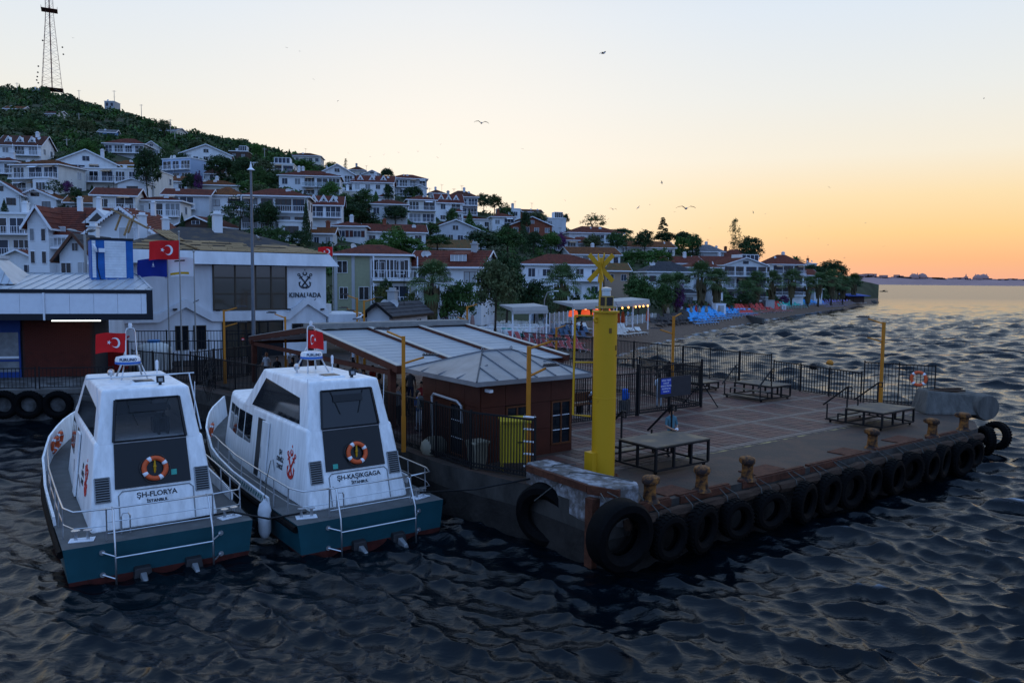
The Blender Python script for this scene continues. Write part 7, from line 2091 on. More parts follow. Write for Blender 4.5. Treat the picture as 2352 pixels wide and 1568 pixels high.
# ---------------------------------------------------------------- palms
def palm_meshes(seed):
    r = random.Random(seed)
    F, S, = MB(), MB()
    for k in range(46):
        a = k * 2.399 + r.uniform(-0.2, 0.2)
        e = rad(r.uniform(-48, 86))
        L1 = r.uniform(0.55, 0.75)
        d = Vector((math.cos(a) * math.cos(e), math.sin(a) * math.cos(e), math.sin(e)))
        c = d * L1
        F.tube([Vector((0, 0, 0)), c], [0.012, 0.006], 4)
        sx = d.cross(Vector((0, 0, 1)))
        sx = sx.normalized() if sx.length > 0.05 else Vector((1, 0, 0))
        up = sx.cross(d)
        R = r.uniform(0.36, 0.48)
        n = 13
        for q in range(n):
            t = rad(-115 + 230 * q / (n - 1))
            v = d * math.cos(t) + sx * math.sin(t)
            tip = c + v * R - Vector((0, 0, 0.22 * R + r.uniform(0, 0.12))) + up * 0.04
            w = (d * -math.sin(t) + sx * math.cos(t)) * 0.026
            mid = c + v * R * 0.55 + up * 0.03
            F.add([c, mid - w, tip, mid + w], [(0, 1, 2, 3)])
    for k in range(90):
        a = r.uniform(0, 6.28)
        z = -r.uniform(0.1, 1.25)
        rr_ = 0.16 + 0.20 * (1 + z / 1.4)
        p = Vector((rr_ * math.cos(a), rr_ * math.sin(a), z))
        w = Vector((-math.sin(a), math.cos(a), 0)) * 0.09
        S.add([p * 1.0 + Vector((0, 0, 0.2)), p + w - Vector((0, 0, 0.1)), p + Vector((0.05 * math.cos(a), 0.05 * math.sin(a), -0.4)), p - w - Vector((0, 0, 0.1))], [(0, 1, 2, 3)])
    return F.mesh('fronds', LEAF['palm'], fix=False), S.mesh('dead_skirt', LEAF['dead'], fix=False)
PALM = [palm_meshes(s_) for s_ in (1, 2, 3)]
PTR = MB().tube([(0, 0, -0.05), (0.01, 0, 0.5), (0, 0, 1.0)], [0.30, 0.24, 0.22], 10).mesh('trunk', BARK, smooth=True, fix=False)
def palm(label, x, yc, Y, R, var):
    p = aty(x, yc, Y)
    g_ = ground(p.x, Y)
    t = thing('fan_palm', label, 'palm', (p.x, Y, g_), var * 1.1, 'fan palms on the seafront')
    H = p.z - g_
    link('trunk', PTR, t, (0, 0, 0), 0, (1, 1, H))
    c = link('fronds', PALM[var % 3][0], t, (0, 0, H), 0, R)
    link('dead_skirt', PALM[var % 3][1], t, (0, 0, H), 0, (R * 0.9, R * 0.9, min(R * 1.0, H * 0.7)))
for i, (x, y, Y, R, lab) in enumerate(((992, 650, 79, 2.6, 'tall fan palm with shaggy trunk behind the canopy'), (1042, 630, 95, 2.2, 'dark fan palm against the gable house wall'), (1290, 650, 100, 2.9, 'broad fan palm before the white-shuttered house'),
        (1612, 636, 152, 3.4, 'tall fan palm, first of the close pair'), (1647, 648, 155, 3.3, 'fan palm, second of the close pair'), (1530, 660, 134, 2.8, 'fan palm among dark trees, left of the purple flowers'), (1556, 655, 138, 2.6, 'fan palm directly above the purple flowers'),
        (1713, 668, 178, 2.9, 'low fan palm before the ornate house'), (1738, 650, 184, 3.3, 'fan palm right before the ornate house corner'), (1774, 648, 194, 3.3, 'fan palm third from the ornate house corner'), (1819, 643, 206, 3.4, 'lone upright fan palm before the hip-roofed seafront house'),
        (1856, 658, 220, 3.2, 'shaggy fan palm before the low sloping house'), (1881, 648, 230, 3.3, 'fan palm left of the dark domed tree'), (1911, 641, 246, 3.6, 'tall fan palm before the dark domed tree'), (1937, 652, 262, 3.4, 'last fan palm but one on the promenade'), (1962, 648, 284, 3.6, 'last fan palm on the promenade'))):
    palm(lab, x, y, Y, R, i)
# phoenix palm on the skyline
p = hit(1826, 622)
t = thing('date_palm', 'feathery date palm on the skyline right of the red hip roof', 'palm', p, 0)
Hh = aty(1826, 600, p.y).z - p.z
link('trunk', PTR, t, (0, 0, 0), 0, (1.2, 1.2, Hh))
F = MB()
rr = random.Random(8)
for k in range(26):
    a, e = k * 2.4, rad(rr.uniform(5, 75))
    pts = [Vector((math.cos(a) * math.cos(e) * s_ * 3.6, math.sin(a) * math.cos(e) * s_ * 3.6, math.sin(e) * s_ * 3.6 - 1.6 * s_ * s_)) for s_ in (0, 0.25, 0.5, 0.75, 1.0)]
    w = Vector((-math.sin(a), math.cos(a), 0))
    for i in range(4):
        ww = (0.35, 0.5, 0.45, 0.3, 0.05)
        for s_ in (-1, 1):
            F.add([pts[i], pts[i + 1], pts[i + 1] + w * s_ * ww[i + 1] - Vector((0, 0, 0.15)), pts[i] + w * s_ * ww[i] - Vector((0, 0, 0.15))], [(0, 1, 2, 3)])
F.build('fronds', LEAF['palm'], t, (0, 0, Hh), fix=False)
# spiky yuccas behind the ticket office
t = thing('yucca', 'spiky yucca plants behind the ticket office roof', 'yucca', (aty(115, 640, 62).x, 62, FLAT), 0)
for q, (dx, hz) in enumerate(((-1.4, 3.0), (-0.4, 2.6), (0.9, 4.4), (1.5, 3.9))):
    b = MB()
    rr = random.Random(q)
    for k in range(60):
        a, e = rr.uniform(0, 6.28), rad(rr.uniform(-30, 80))
        d = Vector((math.cos(a) * math.cos(e), math.sin(a) * math.cos(e), math.sin(e)))
        w = d.cross(Vector((0.1, 0.2, 1))).normalized() * 0.06
        b.add([d * 0.05 - w, d * 0.05 + w, d * rr.uniform(0.7, 1.1)], [(0, 1, 2)])
    b.build('leaf_rosette', LEAF['mid'], t, (dx, 0, hz), fix=False)
    MB().tube([(dx, 0, 0), (dx, 0, hz)], 0.14, 7).build('stem', BARK, t)
# ---------------------------------------------------------------- scrub covering the hill
def scrub():
    rng = np.random.default_rng(12)
    Vs, mi = [], []
    cols_ = ('dark', 'mid', 'olive', 'bright')
    for i in range(3600):
        x = rng.uniform(-120, 1900)
        t = (x - 1176) / FOC
        w, d0, dr, zr = column(t)
        if x < 720:
            f = rng.uniform(0.34, 1.04) if rng.uniform() < 0.85 else rng.uniform(0.02, 0.34)
        else:
            f = rng.uniform(0.05, 1.02)
        d = d0 + (dr - d0) * f
        X = t * d
        z = ground(X, d)
        up_ = x < 720 and f > 0.42
        R = rng.uniform(1.6, 3.4) * (1.0 if up_ else 0.55)
        if any((X - fx) ** 2 + (d - fy) ** 2 < (fr + R * 0.4) ** 2 for fx, fy, fr in FOOT): continue
        n = 100 if up_ else 64
        v = rng.normal(size=(n, 3))
        v /= np.linalg.norm(v, axis=1)[:, None]
        v[:, 2] = np.abs(v[:, 2])
        k = rng.normal(size=(6, 3))
        lump = 1 + 0.18 * np.sin(4 * v @ k[0] + k[1, 0])
        C = np.array([X, d, z - 0.3]) + v * lump[:, None] * R * np.array([1, 1, rng.uniform(0.65, 1.0)]) * rng.uniform(0.75, 1.0, (n, 1))
        V, _ = leaves(rng, C, R * 0.19)
        Vs.append(V)
        mi.append(np.full(n, rng.choice(4, p=[0.42, 0.34, 0.12, 0.12])))
    V = np.concatenate(Vs)
    Q = np.arange(len(V)).reshape(-1, 4)
    me = arr_mesh('scrub', V, Q, [LEAF[c] for c in cols_], np.concatenate(mi))
    tag(link('scrub', me), 'dense dark green scrub covering the hillside', 'scrub', kind='stuff')
scrub()
gt = random.Random(77)
made = 0
while made < 60:
    x = gt.uniform(10, 1640)
    sk_ = np.interp(x, LX, LRY)
    y = gt.uniform(sk_ + 14, min(sk_ + 150, 590))
    p = hit(x, y)
    if any((p.x - fx) ** 2 + (p.y - fy) ** 2 < (fr + 0.6) ** 2 for fx, fy, fr in FOOT) or p.y < 100:
        continue
    hh = gt.uniform(3.5, 7.5)
    ww = gt.uniform(1.6, 3.2)
    s_ = FOC / p.y
    kd = gt.choice(('round', 'bush', 'conifer', 'round', 'airy'))
    cc_ = gt.choice(('dark', 'mid', 'mid', 'bright', 'olive'))
    zone_ = 'left part of the hillside' if x < 430 else 'slope behind the tall grey pole' if x < 720 else 'slope round the great cedar' if x < 1010 else 'middle slope round the huge round trees' if x < 1300 else 'low slope right of the beacon'
    tree({'dark': 'dark green ', 'mid': 'green ', 'bright': 'bright green ', 'olive': 'grey-green '}[cc_] + {'round': 'leafy tree between houses, ', 'bush': 'rounded shrub between houses, ', 'conifer': 'pointed conifer between houses, ', 'airy': 'open-crowned tree between houses, '}[kd] + zone_,
         x - ww * s_, x + ww * s_, y, y - hh * s_, kd, cc_, Y=p.y, group='trees between the hillside houses')
    made += 1
# ================================================================ beach and restaurant
def on_ground(x, y):
    return hit(x, y)
FRAMEW = mat('lounger_frame_white', (0.6, 0.6, 0.6), 0.5, var=0)
FAB = {'pink': mat('cloth_red_pink', (0.42, 0.09, 0.09), 0.6, var=0.15), 'teal': mat('cloth_teal', (0.03, 0.30, 0.27), 0.6, var=0.15), 'navy': mat('cloth_navy_stripe', (0.10, 0.22, 0.34), 0.6, var=0.8, scale=8, c2=(0.03, 0.05, 0.10), stretch=(6, 0.2, 0.2)), 'white': mat('cloth_white', (0.66, 0.66, 0.62), 0.6, var=0.08),
       'brown': mat('cloth_dark_brown', (0.035, 0.03, 0.03), 0.6, var=0.2), 'blue': mat('cloth_blue', (0.04, 0.30, 0.66), 0.6, var=0.15), 'red': mat('cloth_red', (0.46, 0.045, 0.04), 0.6, var=0.15), 'green': mat('cloth_green', (0.03, 0.36, 0.30), 0.6, var=0.15), 'purple': mat('cloth_purple', (0.20, 0.16, 0.42), 0.6, var=0.15)}
def lounger_parts(c, frame):
    seat = MB()
    for k in range(8):
        seat.box(-0.29, 0.29, k * 0.15 + 0.01, k * 0.15 + 0.145, 0.33, 0.355)
    back = MB()
    e = rad(52)
    for k in range(6):
        y0, y1 = 1.2 + math.cos(e) * (k * 0.14 + 0.01), 1.2 + math.cos(e) * (k * 0.14 + 0.135)
        z0, z1 = 0.34 + math.sin(e) * (k * 0.14 + 0.01), 0.34 + math.sin(e) * (k * 0.14 + 0.135)
        back.hexa([(-0.28, y0, z0), (0.28, y0, z0), (0.28, y1, z1), (-0.28, y1, z1), (-0.28, y0 - 0.02, z0 + 0.02), (0.28, y0 - 0.02, z0 + 0.02), (0.28, y1 - 0.02, z1 + 0.02), (-0.28, y1 - 0.02, z1 + 0.02)])
    fr = MB()
    for s_ in (-1, 1):
        fr.tube([(0.31 * s_, 0, 0.34), (0.31 * s_, 1.95, 0.34)], 0.02, 5)
        fr.tube([(0.31 * s_, 1.2, 0.34), (0.31 * s_, 1.2 + 0.86 * math.cos(e), 0.34 + 0.86 * math.sin(e))], 0.02, 5)
        fr.tube([(0.31 * s_, 0.3, 0.34), (0.31 * s_, 0.12, 0.0)], 0.02, 5).tube([(0.31 * s_, 1.6, 0.34), (0.31 * s_, 1.75, 0.0)], 0.02, 5)
        fr.tube([(0.31 * s_, 0.85, 0.34), (0.31 * s_, 0.95, 0.0)], 0.02, 5)
    return seat.mesh('seat', FAB[c], fix=False), back.mesh('backrest', FAB[c], fix=False), fr.mesh('frame', frame, fix=False)
def far_lounger(c, frame):
    b = MB()
    e = rad(52)
    b.box(-0.3, 0.3, 0, 1.2, 0.31, 0.36)
    b.hexa([(-0.3, 1.2, 0.31), (0.3, 1.2, 0.31), (0.3, 1.2 + 0.86 * math.cos(e), 0.34 + 0.86 * math.sin(e)), (-0.3, 1.2 + 0.86 * math.cos(e), 0.34 + 0.86 * math.sin(e)), (-0.3, 1.16, 0.36), (0.3, 1.16, 0.36), (0.3, 1.16 + 0.86 * math.cos(e), 0.39 + 0.86 * math.sin(e)), (-0.3, 1.16 + 0.86 * math.cos(e), 0.39 + 0.86 * math.sin(e))])
    b.m(1)
    for s_ in (-1, 1):
        b.beam((0.32 * s_, 0, 0.33), (0.32 * s_, 1.9, 0.33), 0.04).beam((0.32 * s_, 0.3, 0.33), (0.32 * s_, 0.1, 0), 0.04).beam((0.32 * s_, 1.6, 0.33), (0.32 * s_, 1.8, 0), 0.04)
    return b.mesh('sun_lounger', [FAB[c], frame], fix=False)
LFR = {'white': FRAMEW, 'navy': mat('lounger_wood', (0.06, 0.025, 0.02), 0.6), 'brown': FAB['brown'], 'red': FRAMEW}
NEARL, FARL = {}, {}
lr = random.Random(4)
def lounger(label, group, c, x, y, rz, near=False):
    p = on_ground(x, y)
    fm = LFR.get(c, FRAMEW)
    if near:
        if c not in NEARL: NEARL[c] = lounger_parts(c, fm)
        t = thing('sun_lounger', label, 'sun lounger', p, rz, group)
        for n_, me in zip(('seat', 'backrest', 'frame'), NEARL[c]):
            link(n_, me, t)
    else:
        if c not in FARL: FARL[c] = far_lounger(c, fm)
        t = tag(link('sun_lounger', FARL[c], None, p, rz, 1.3), label, 'sun lounger', group)
    return t
def lounger_rows(label, group, c, rows, rz, near=False, jit=1.0):
    """rows of ((x0, y0), (x1, y1), count) in the picture, laid out on the beach"""
    for ri, (a, b, n) in enumerate(rows):
        rl = label + ('' if len(rows) == 1 else (', front row', ', second row', ', third row', ', fourth row', ', fifth row', ', back row')[ri if ri < len(rows) - 1 else 5])
        for i in range(n):
            u = (i + 0.5) / n
            lounger(rl, group, c, a[0] + (b[0] - a[0]) * u + lr.uniform(-jit, jit), a[1] + (b[1] - a[1]) * u + lr.uniform(-0.3, 0.3) * jit, rz + lr.uniform(-0.12, 0.12), near)
SEA = rad(35)     # foot ends towards the water
lounger_rows('red and pink sun lounger behind the jetty fence', 'pink loungers behind the jetty fence', 'pink', [((1205, 800), (1362, 812), 11), ((1180, 785), (1350, 797), 9)], SEA, True)
lounger_rows('teal sun lounger beside the restaurant tables', 'teal loungers beside the restaurant', 'teal', [((1172, 776), (1222, 782), 6)], SEA, True)
lounger_rows('wooden deckchair with navy striped cloth by the glass screens', 'navy striped deckchairs', 'navy', [((1262, 774), (1362, 783), 8), ((1280, 764), (1366, 772), 7)], SEA, True)
lounger_rows('white sun lounger on the near beach beside the beacon', 'white loungers on the near beach', 'white', [((1424, 776), (1490, 769), 9), ((1290, 757), (1362, 762), 7), ((1418, 760), (1452, 762), 3), ((1180, 757), (1262, 757), 7)], SEA, True)
lounger_rows('dark brown sun lounger on the pebbles', 'dark brown loungers', 'brown', [((1516, 753), (1600, 745), 12), ((1500, 741), (1536, 743), 3), ((1546, 742), (1604, 737), 7)], SEA)
lounger_rows('blue sun lounger in the crowded middle of the beach', 'blue loungers in mid beach', 'blue', [((1602, 750), (1652, 745), 8), ((1606, 744), (1684, 736), 11), ((1600, 738), (1706, 731), 14), ((1596, 732), (1732, 727), 17), ((1598, 726), (1742, 724), 18), ((1610, 720), (1700, 719), 11)], SEA)
lounger_rows('red sun lounger behind the blue rows', 'red loungers behind the blue rows', 'red', [((1600, 716), (1728, 716), 16), ((1716, 730), (1748, 727), 6)], SEA)
lounger_rows('red sun lounger by the low concrete wall', 'red loungers by the low wall', 'red', [((1750, 721), (1822, 717), 15), ((1684, 714), (1812, 708), 22), ((1690, 709), (1802, 704), 18)], SEA)
lounger_rows('green sun lounger on the far beach', 'green loungers on the far beach', 'green', [((1800, 711), (1856, 709), 9), ((1804, 706), (1862, 705), 9), ((1806, 701), (1840, 701), 5)], SEA)
lounger_rows('bright blue sun lounger before the far palms', 'blue loungers before the far palms', 'blue', [((1840, 703), (1904, 702), 13), ((1836, 699), (1900, 699), 10)], SEA)
lounger_rows('purple sun lounger near the end of the beach', 'purple loungers near the point', 'purple', [((1896, 707), (1950, 704), 11), ((1880, 702), (1960, 700), 15), ((1890, 698), (1960, 697), 11)], SEA)
lounger_rows('pale sun lounger at the very end of the beach', 'pale loungers at the point', 'white', [((1960, 699), (1992, 697), 6)], SEA)
# ---------------------------------------------------------------- parasols, all furled
def parasol(label, x, yb, yt, c, group):
    p = on_ground(x, yb)
    H = aty(x, yt, p.y).z - p.z
    t = thing('furled_parasol', label, 'parasol', p, 0, group)
    MB().tube([(0, 0, 0), (0, 0, H)], 0.035, 6).build('pole', WHITE, t)
    n = 12
    rg = []
    for z, r_ in ((0.42, 0.20), (0.48, 0.26), (0.7, 0.22), (0.9, 0.15), (0.97, 0.10), (1.0, 0.02)):
        rg.append([Vector(((r_ * (1 + 0.22 * (k % 2))) * math.cos(2 * math.pi * k / n), (r_ * (1 + 0.22 * (k % 2))) * math.sin(2 * math.pi * k / n), z * H)) for k in range(n)])
    MB().loft(rg).build('canopy', c, t)
    return t
SAND = mat('parasol_sand', (0.30, 0.24, 0.19), 0.8, var=0.15)
ORP = mat('parasol_orange', (0.42, 0.07, 0.02), 0.8, var=0.1)
PNK = mat('parasol_pink', (0.34, 0.20, 0.17), 0.8, var=0.1)
for x, yb, yt, c, lab in ((1534, 730, 706, SAND, 'sand-coloured furled parasol at the end of the glass screen'), (1587, 728, 703, SAND, 'sand-coloured furled parasol left of the red one on the beach'), (1606, 728, 703, SAND, 'sand-coloured furled parasol right of the red one on the beach'), (1598, 726, 703, FAB['red'], 'red furled parasol on the beach'),
                          (1622, 728, 703, SAND, 'sand-coloured furled parasol left of the white cabin'), (1651, 727, 701, SAND, 'sand-coloured furled parasol right before the white cabin'), (1419, 762, 714, ORP, 'orange furled parasol right beside the beacon'), (1430, 762, 714, ORP, 'orange furled parasol, second from the beacon'), (1487, 757, 711, ORP, 'orange furled parasol before the glass screen'),
                          (1105, 760, 696, PNK, 'tall pinkish furled parasol at the restaurant, upper one'), (1085, 765, 722, PNK, 'pinkish furled parasol at the restaurant, lower one'), (1012, 752, 724, WHITE, 'small white furled parasol behind the canopy ridge')):
    parasol(lab, x, yb, yt, c, 'furled parasols')
# ---------------------------------------------------------------- awnings with lamps
AWN = mat('awning_cloth', (0.38, 0.36, 0.34), 0.7, var=0.08)
BULB = mat('warm_bulb', (1.0, 0.42, 0.10), 0.5, var=0, emit=5.0)
SHADE = mat('red_lampshade', (0.75, 0.09, 0.025), 0.6, var=0.1, emit=0.8)
def awning(label, xl, yl, xr, yr, Yl, Yr, ybase, bulbs=(), shades=(), posts=3):
    a, b = aty(xl, yl, Yl), aty(xr, yr, Yr)
    ang = math.atan2(b.y - a.y, b.x - a.x)
    L = (b - a).length
    g_ = FLAT
    t = thing('awning', label, 'awning', (a.x, a.y, g_), ang)
    z0, z1 = a.z - g_, b.z - g_
    MB().hexa([(0, -1.6, z0 - 0.65), (L, -1.6, z1 - 0.65), (L, 1.2, z1 - 0.12), (0, 1.2, z0 - 0.12), (0, -1.5, z0 - 0.2), (L, -1.5, z1 - 0.2), (L, 1.2, z1), (0, 1.2, z0)]).build('cloth', AWN, t)
    MB().box(0, L, -1.66, -1.61, min(z0, z1) - 0.85, min(z0, z1) - 0.5).build('valance', AWN, t)
    for i in range(posts):
        x = L * (0.02 + 0.96 * i / max(1, posts - 1))
        MB().box(x - 0.06, x + 0.06, -1.5, -1.38, 0, z0 + (z1 - z0) * x / L - 0.6).build('post', WHITE, t)
    for f in bulbs:
        MB().lathe([(0.02, -0.12), (0.10, -0.05), (0.10, 0.05), (0.02, 0.12)], 8, (L * f, -1.75, z0 + (z1 - z0) * f - 1.0)).build('bulb', BULB, t)
    for f in shades:
        s_ = MB()
        s_.loft([[Vector((L * f + r_ * math.cos(u), -1.0 + r_ * math.sin(u), z0 + (z1 - z0) * f + dz)) for u in [2 * math.pi * q / 14 for q in range(14)]] for dz, r_ in ((-1.65, 0.52), (-1.3, 0.50), (-1.0, 0.42), (-0.95, 0.1))], caps=False)
        o = s_.build('lampshade', SHADE, t, fix=False)
        MB().lathe([(0.02, -0.12), (0.13, -0.05), (0.13, 0.05), (0.02, 0.12)], 8, (L * f, -1.0, z0 + (z1 - z0) * f - 1.0)).build('bulb', BULB, o)
awning('white awning over the restaurant tables nearest the jetty', 1160, 700, 1240, 697, 78, 80, 770)
awning('long white awning hung with red lampshades', 1290, 692, 1388, 688, 84, 90, 760, shades=(0.10, 0.38, 0.64, 0.88))
awning('long awning with bare warm bulbs right of the beacon', 1392, 688, 1468, 683, 94, 100, 755, bulbs=(0.12, 0.3, 0.52, 0.64, 0.76, 0.9))
# ---------------------------------------------------------------- tables and chairs
CLO = mat('tablecloth_white', (0.80, 0.81, 0.83), 0.8, var=0.05)
tb = MB()
tb.loft([[Vector((sx * 0.46 * k, sy * 0.46 * k, z)) for sx, sy in ((-1, -1), (1, -1), (1, 1), (-1, 1))] for z, k in ((0.22, 1.12), (0.5, 1.06), (0.76, 1.0))])
TCL = tb.mesh('tablecloth', CLO)
tl = MB()
for sx in (-1, 1):
    for sy in (-1, 1):
        tl.box(sx * 0.36 - 0.03, sx * 0.36 + 0.03, sy * 0.36 - 0.03, sy * 0.36 + 0.03, 0, 0.3)
TLG = tl.mesh('table_legs', WHITE, fix=False)
ch = MB()
ch.box(-0.21, 0.21, -0.21, 0.21, 0.43, 0.47)
for sx in (-1, 1):
    ch.box(sx * 0.19 - 0.02, sx * 0.19 + 0.02, -0.21, -0.17, 0, 0.43).box(sx * 0.19 - 0.02, sx * 0.19 + 0.02, 0.17, 0.21, 0, 0.92)
for z in (0.62, 0.75, 0.88):
    ch.box(-0.17, 0.17, 0.18, 0.2, z - 0.03, z + 0.03)
CHR = ch.mesh('restaurant_chair', mat('chair_cream', (0.68, 0.66, 0.60), 0.6), fix=False)
tr_ = random.Random(9)
k = 0
for row, (y, xa, xb, n) in enumerate(((765, 1112, 1236, 6), (758, 1100, 1250, 7), (751, 1090, 1262, 8), (744, 1082, 1215, 6))):
    for i in range(n):
        x = xa + (xb - xa) * (i + 0.5) / n + tr_.uniform(-3, 3)
        p = on_ground(x, y + 8)
        p.z = max(p.z, 0.9)
        t = thing('restaurant_table', 'restaurant table under a white cloth in the %s row from the jetty' % ('first', 'second', 'third', 'fourth')[row], 'table', p, tr_.uniform(-0.2, 0.6), 'white-clothed restaurant tables')
        link('tablecloth', TCL, t)
        o = link('table_legs', TLG, t)
        o['kind'] = 'stuff'
        for a in (0, 1, 2, 3):
            if tr_.random() < 0.7:
                an = a * math.pi / 2 + tr_.uniform(-0.2, 0.2)
                o = link('restaurant_chair', CHR, None, p + Vector((math.sin(an) * 0.75, -math.cos(an) * 0.75, 0)), an + math.pi)
                tag(o, 'cream slat-back chair at the %s row of restaurant tables from the jetty' % ('first', 'second', 'third', 'fourth')[row], 'chair', 'cream restaurant chairs')
# ---------------------------------------------------------------- glass screens
def screen(label, pts, h, n):
    a, b = on_ground(*pts[0]), on_ground(*pts[1])
    t = thing('glass_screen', label, 'glass screen', a, math.atan2(b.y - a.y, b.x - a.x))
    L = (Vector((b.x, b.y, 0)) - Vector((a.x, a.y, 0))).length
    for i in range(n):
        x0, x1 = L * i / n, L * (i + 1) / n
        MB().box(x0 + 0.06, x1 - 0.06, -0.01, 0.01, 0.08, h).build('glass_pane', GLRAIL, t)
        MB().box(x0 - 0.05, x0 + 0.05, -0.05, 0.05, 0, h + 0.08).build('post', WHITE, t)
screen('low glass screen along the restaurant terrace nearest the jetty', ((1232, 786), (1262, 770)), 1.5, 4)
screen('tall glass screen between the terrace and the deckchairs', ((1262, 769), (1322, 757)), 2.4, 6)
screen('long glass screen beside the beach bar right of the beacon', ((1412, 752), (1508, 738)), 1.3, 8)
# ---------------------------------------------------------------- cabins and walls on the beach
def cabin(label, x0, x1, yb, yt, c, Y=None, name='beach_cabin'):
    p = on_ground((x0 + x1) / 2, yb)
    w = (x1 - x0) * p.y / FOC
    h = aty(x0, yt, p.y).z - p.z
    t = thing(name, label, 'cabin', p, 0.25)
    MB().box(-w / 2, w / 2, 0, w * 0.7, 0, h).build('body', c, t)
    MB().box(-w / 2 - 0.08, w / 2 + 0.08, -0.08, w * 0.7 + 0.08, h, h + 0.1).build('roof', c, t)
    MB().box(-w * 0.3, w * 0.3, -0.03, 0, 0.1, h * 0.85).build('door', PLAST['g'], t)
cabin('small white cabin behind the blue loungers', 1643, 1668, 722, 698, WHITE)
cabin('pale grey changing cabin behind the red loungers', 1757, 1780, 709, 690, PLAST['g'])
cabin('tall pale blue cabin beside the white restaurant awning', 1222, 1252, 752, 706, PLAST['b'])
cabin('small white cabin between red and green loungers', 1796, 1806, 712, 701, WHITE)
a, b = on_ground(1726, 737), on_ground(1752, 733)
t = thing('beach_wall', 'low grey concrete wall between the red loungers', 'wall', a, math.atan2(b.y - a.y, b.x - a.x) + 0.5)
MB().box(-9, 0.5, 0, 0.4, -0.5, 1.0).box(0.5, 3.4, 0, 0.4, -0.5, 1.1).build('wall', CONC, t)
# promenade parapet and dark fence behind the restaurant
# breakwater rocks at the end of the point
rk = random.Random(2)
ROCK = mat('dark_rock', (0.05, 0.045, 0.04), 0.95, var=0.4, scale=1, bump=0.6)
for i in range(16):
    x, y = 1975 + i * 2.3, 695.5 - 0.1 * i + rk.uniform(-1, 1)
    p = at(x, y, 0.3)
    b = MB()
    n = 9
    b.loft([[Vector((r_ * rk.uniform(0.8, 1.2) * math.cos(2 * math.pi * q / n), 0.8 * r_ * rk.uniform(0.8, 1.2) * math.sin(2 * math.pi * q / n), z)) for q in range(n)] for z, r_ in ((-1.0, 1.9), (0.2, 1.7), (0.7, 1.1), (0.9, 0.4))])
    tag(b.build('breakwater_rock', ROCK, None, p, rk.uniform(0, 3)), 'dark rock in the low breakwater off the point', 'rock', 'breakwater rocks')
t = thing('beach_bar', 'small dark beach bar with a blue awning at the end of the point', 'beach bar', on_ground(1964, 695), 0.3)
MB().box(-4, 4, 0, 5, 0, 2.4).build('body', PLAST['d'], t)
MB().hexa([(-5, -2, 2.3), (5, -2, 2.3), (5, 5, 3.0), (-5, 5, 3.0), (-5, -2, 2.5), (5, -2, 2.5), (5, 5, 3.2), (-5, 5, 3.2)]).build('awning', mat('awning_blue', (0.02, 0.07, 0.30), 0.7), t)
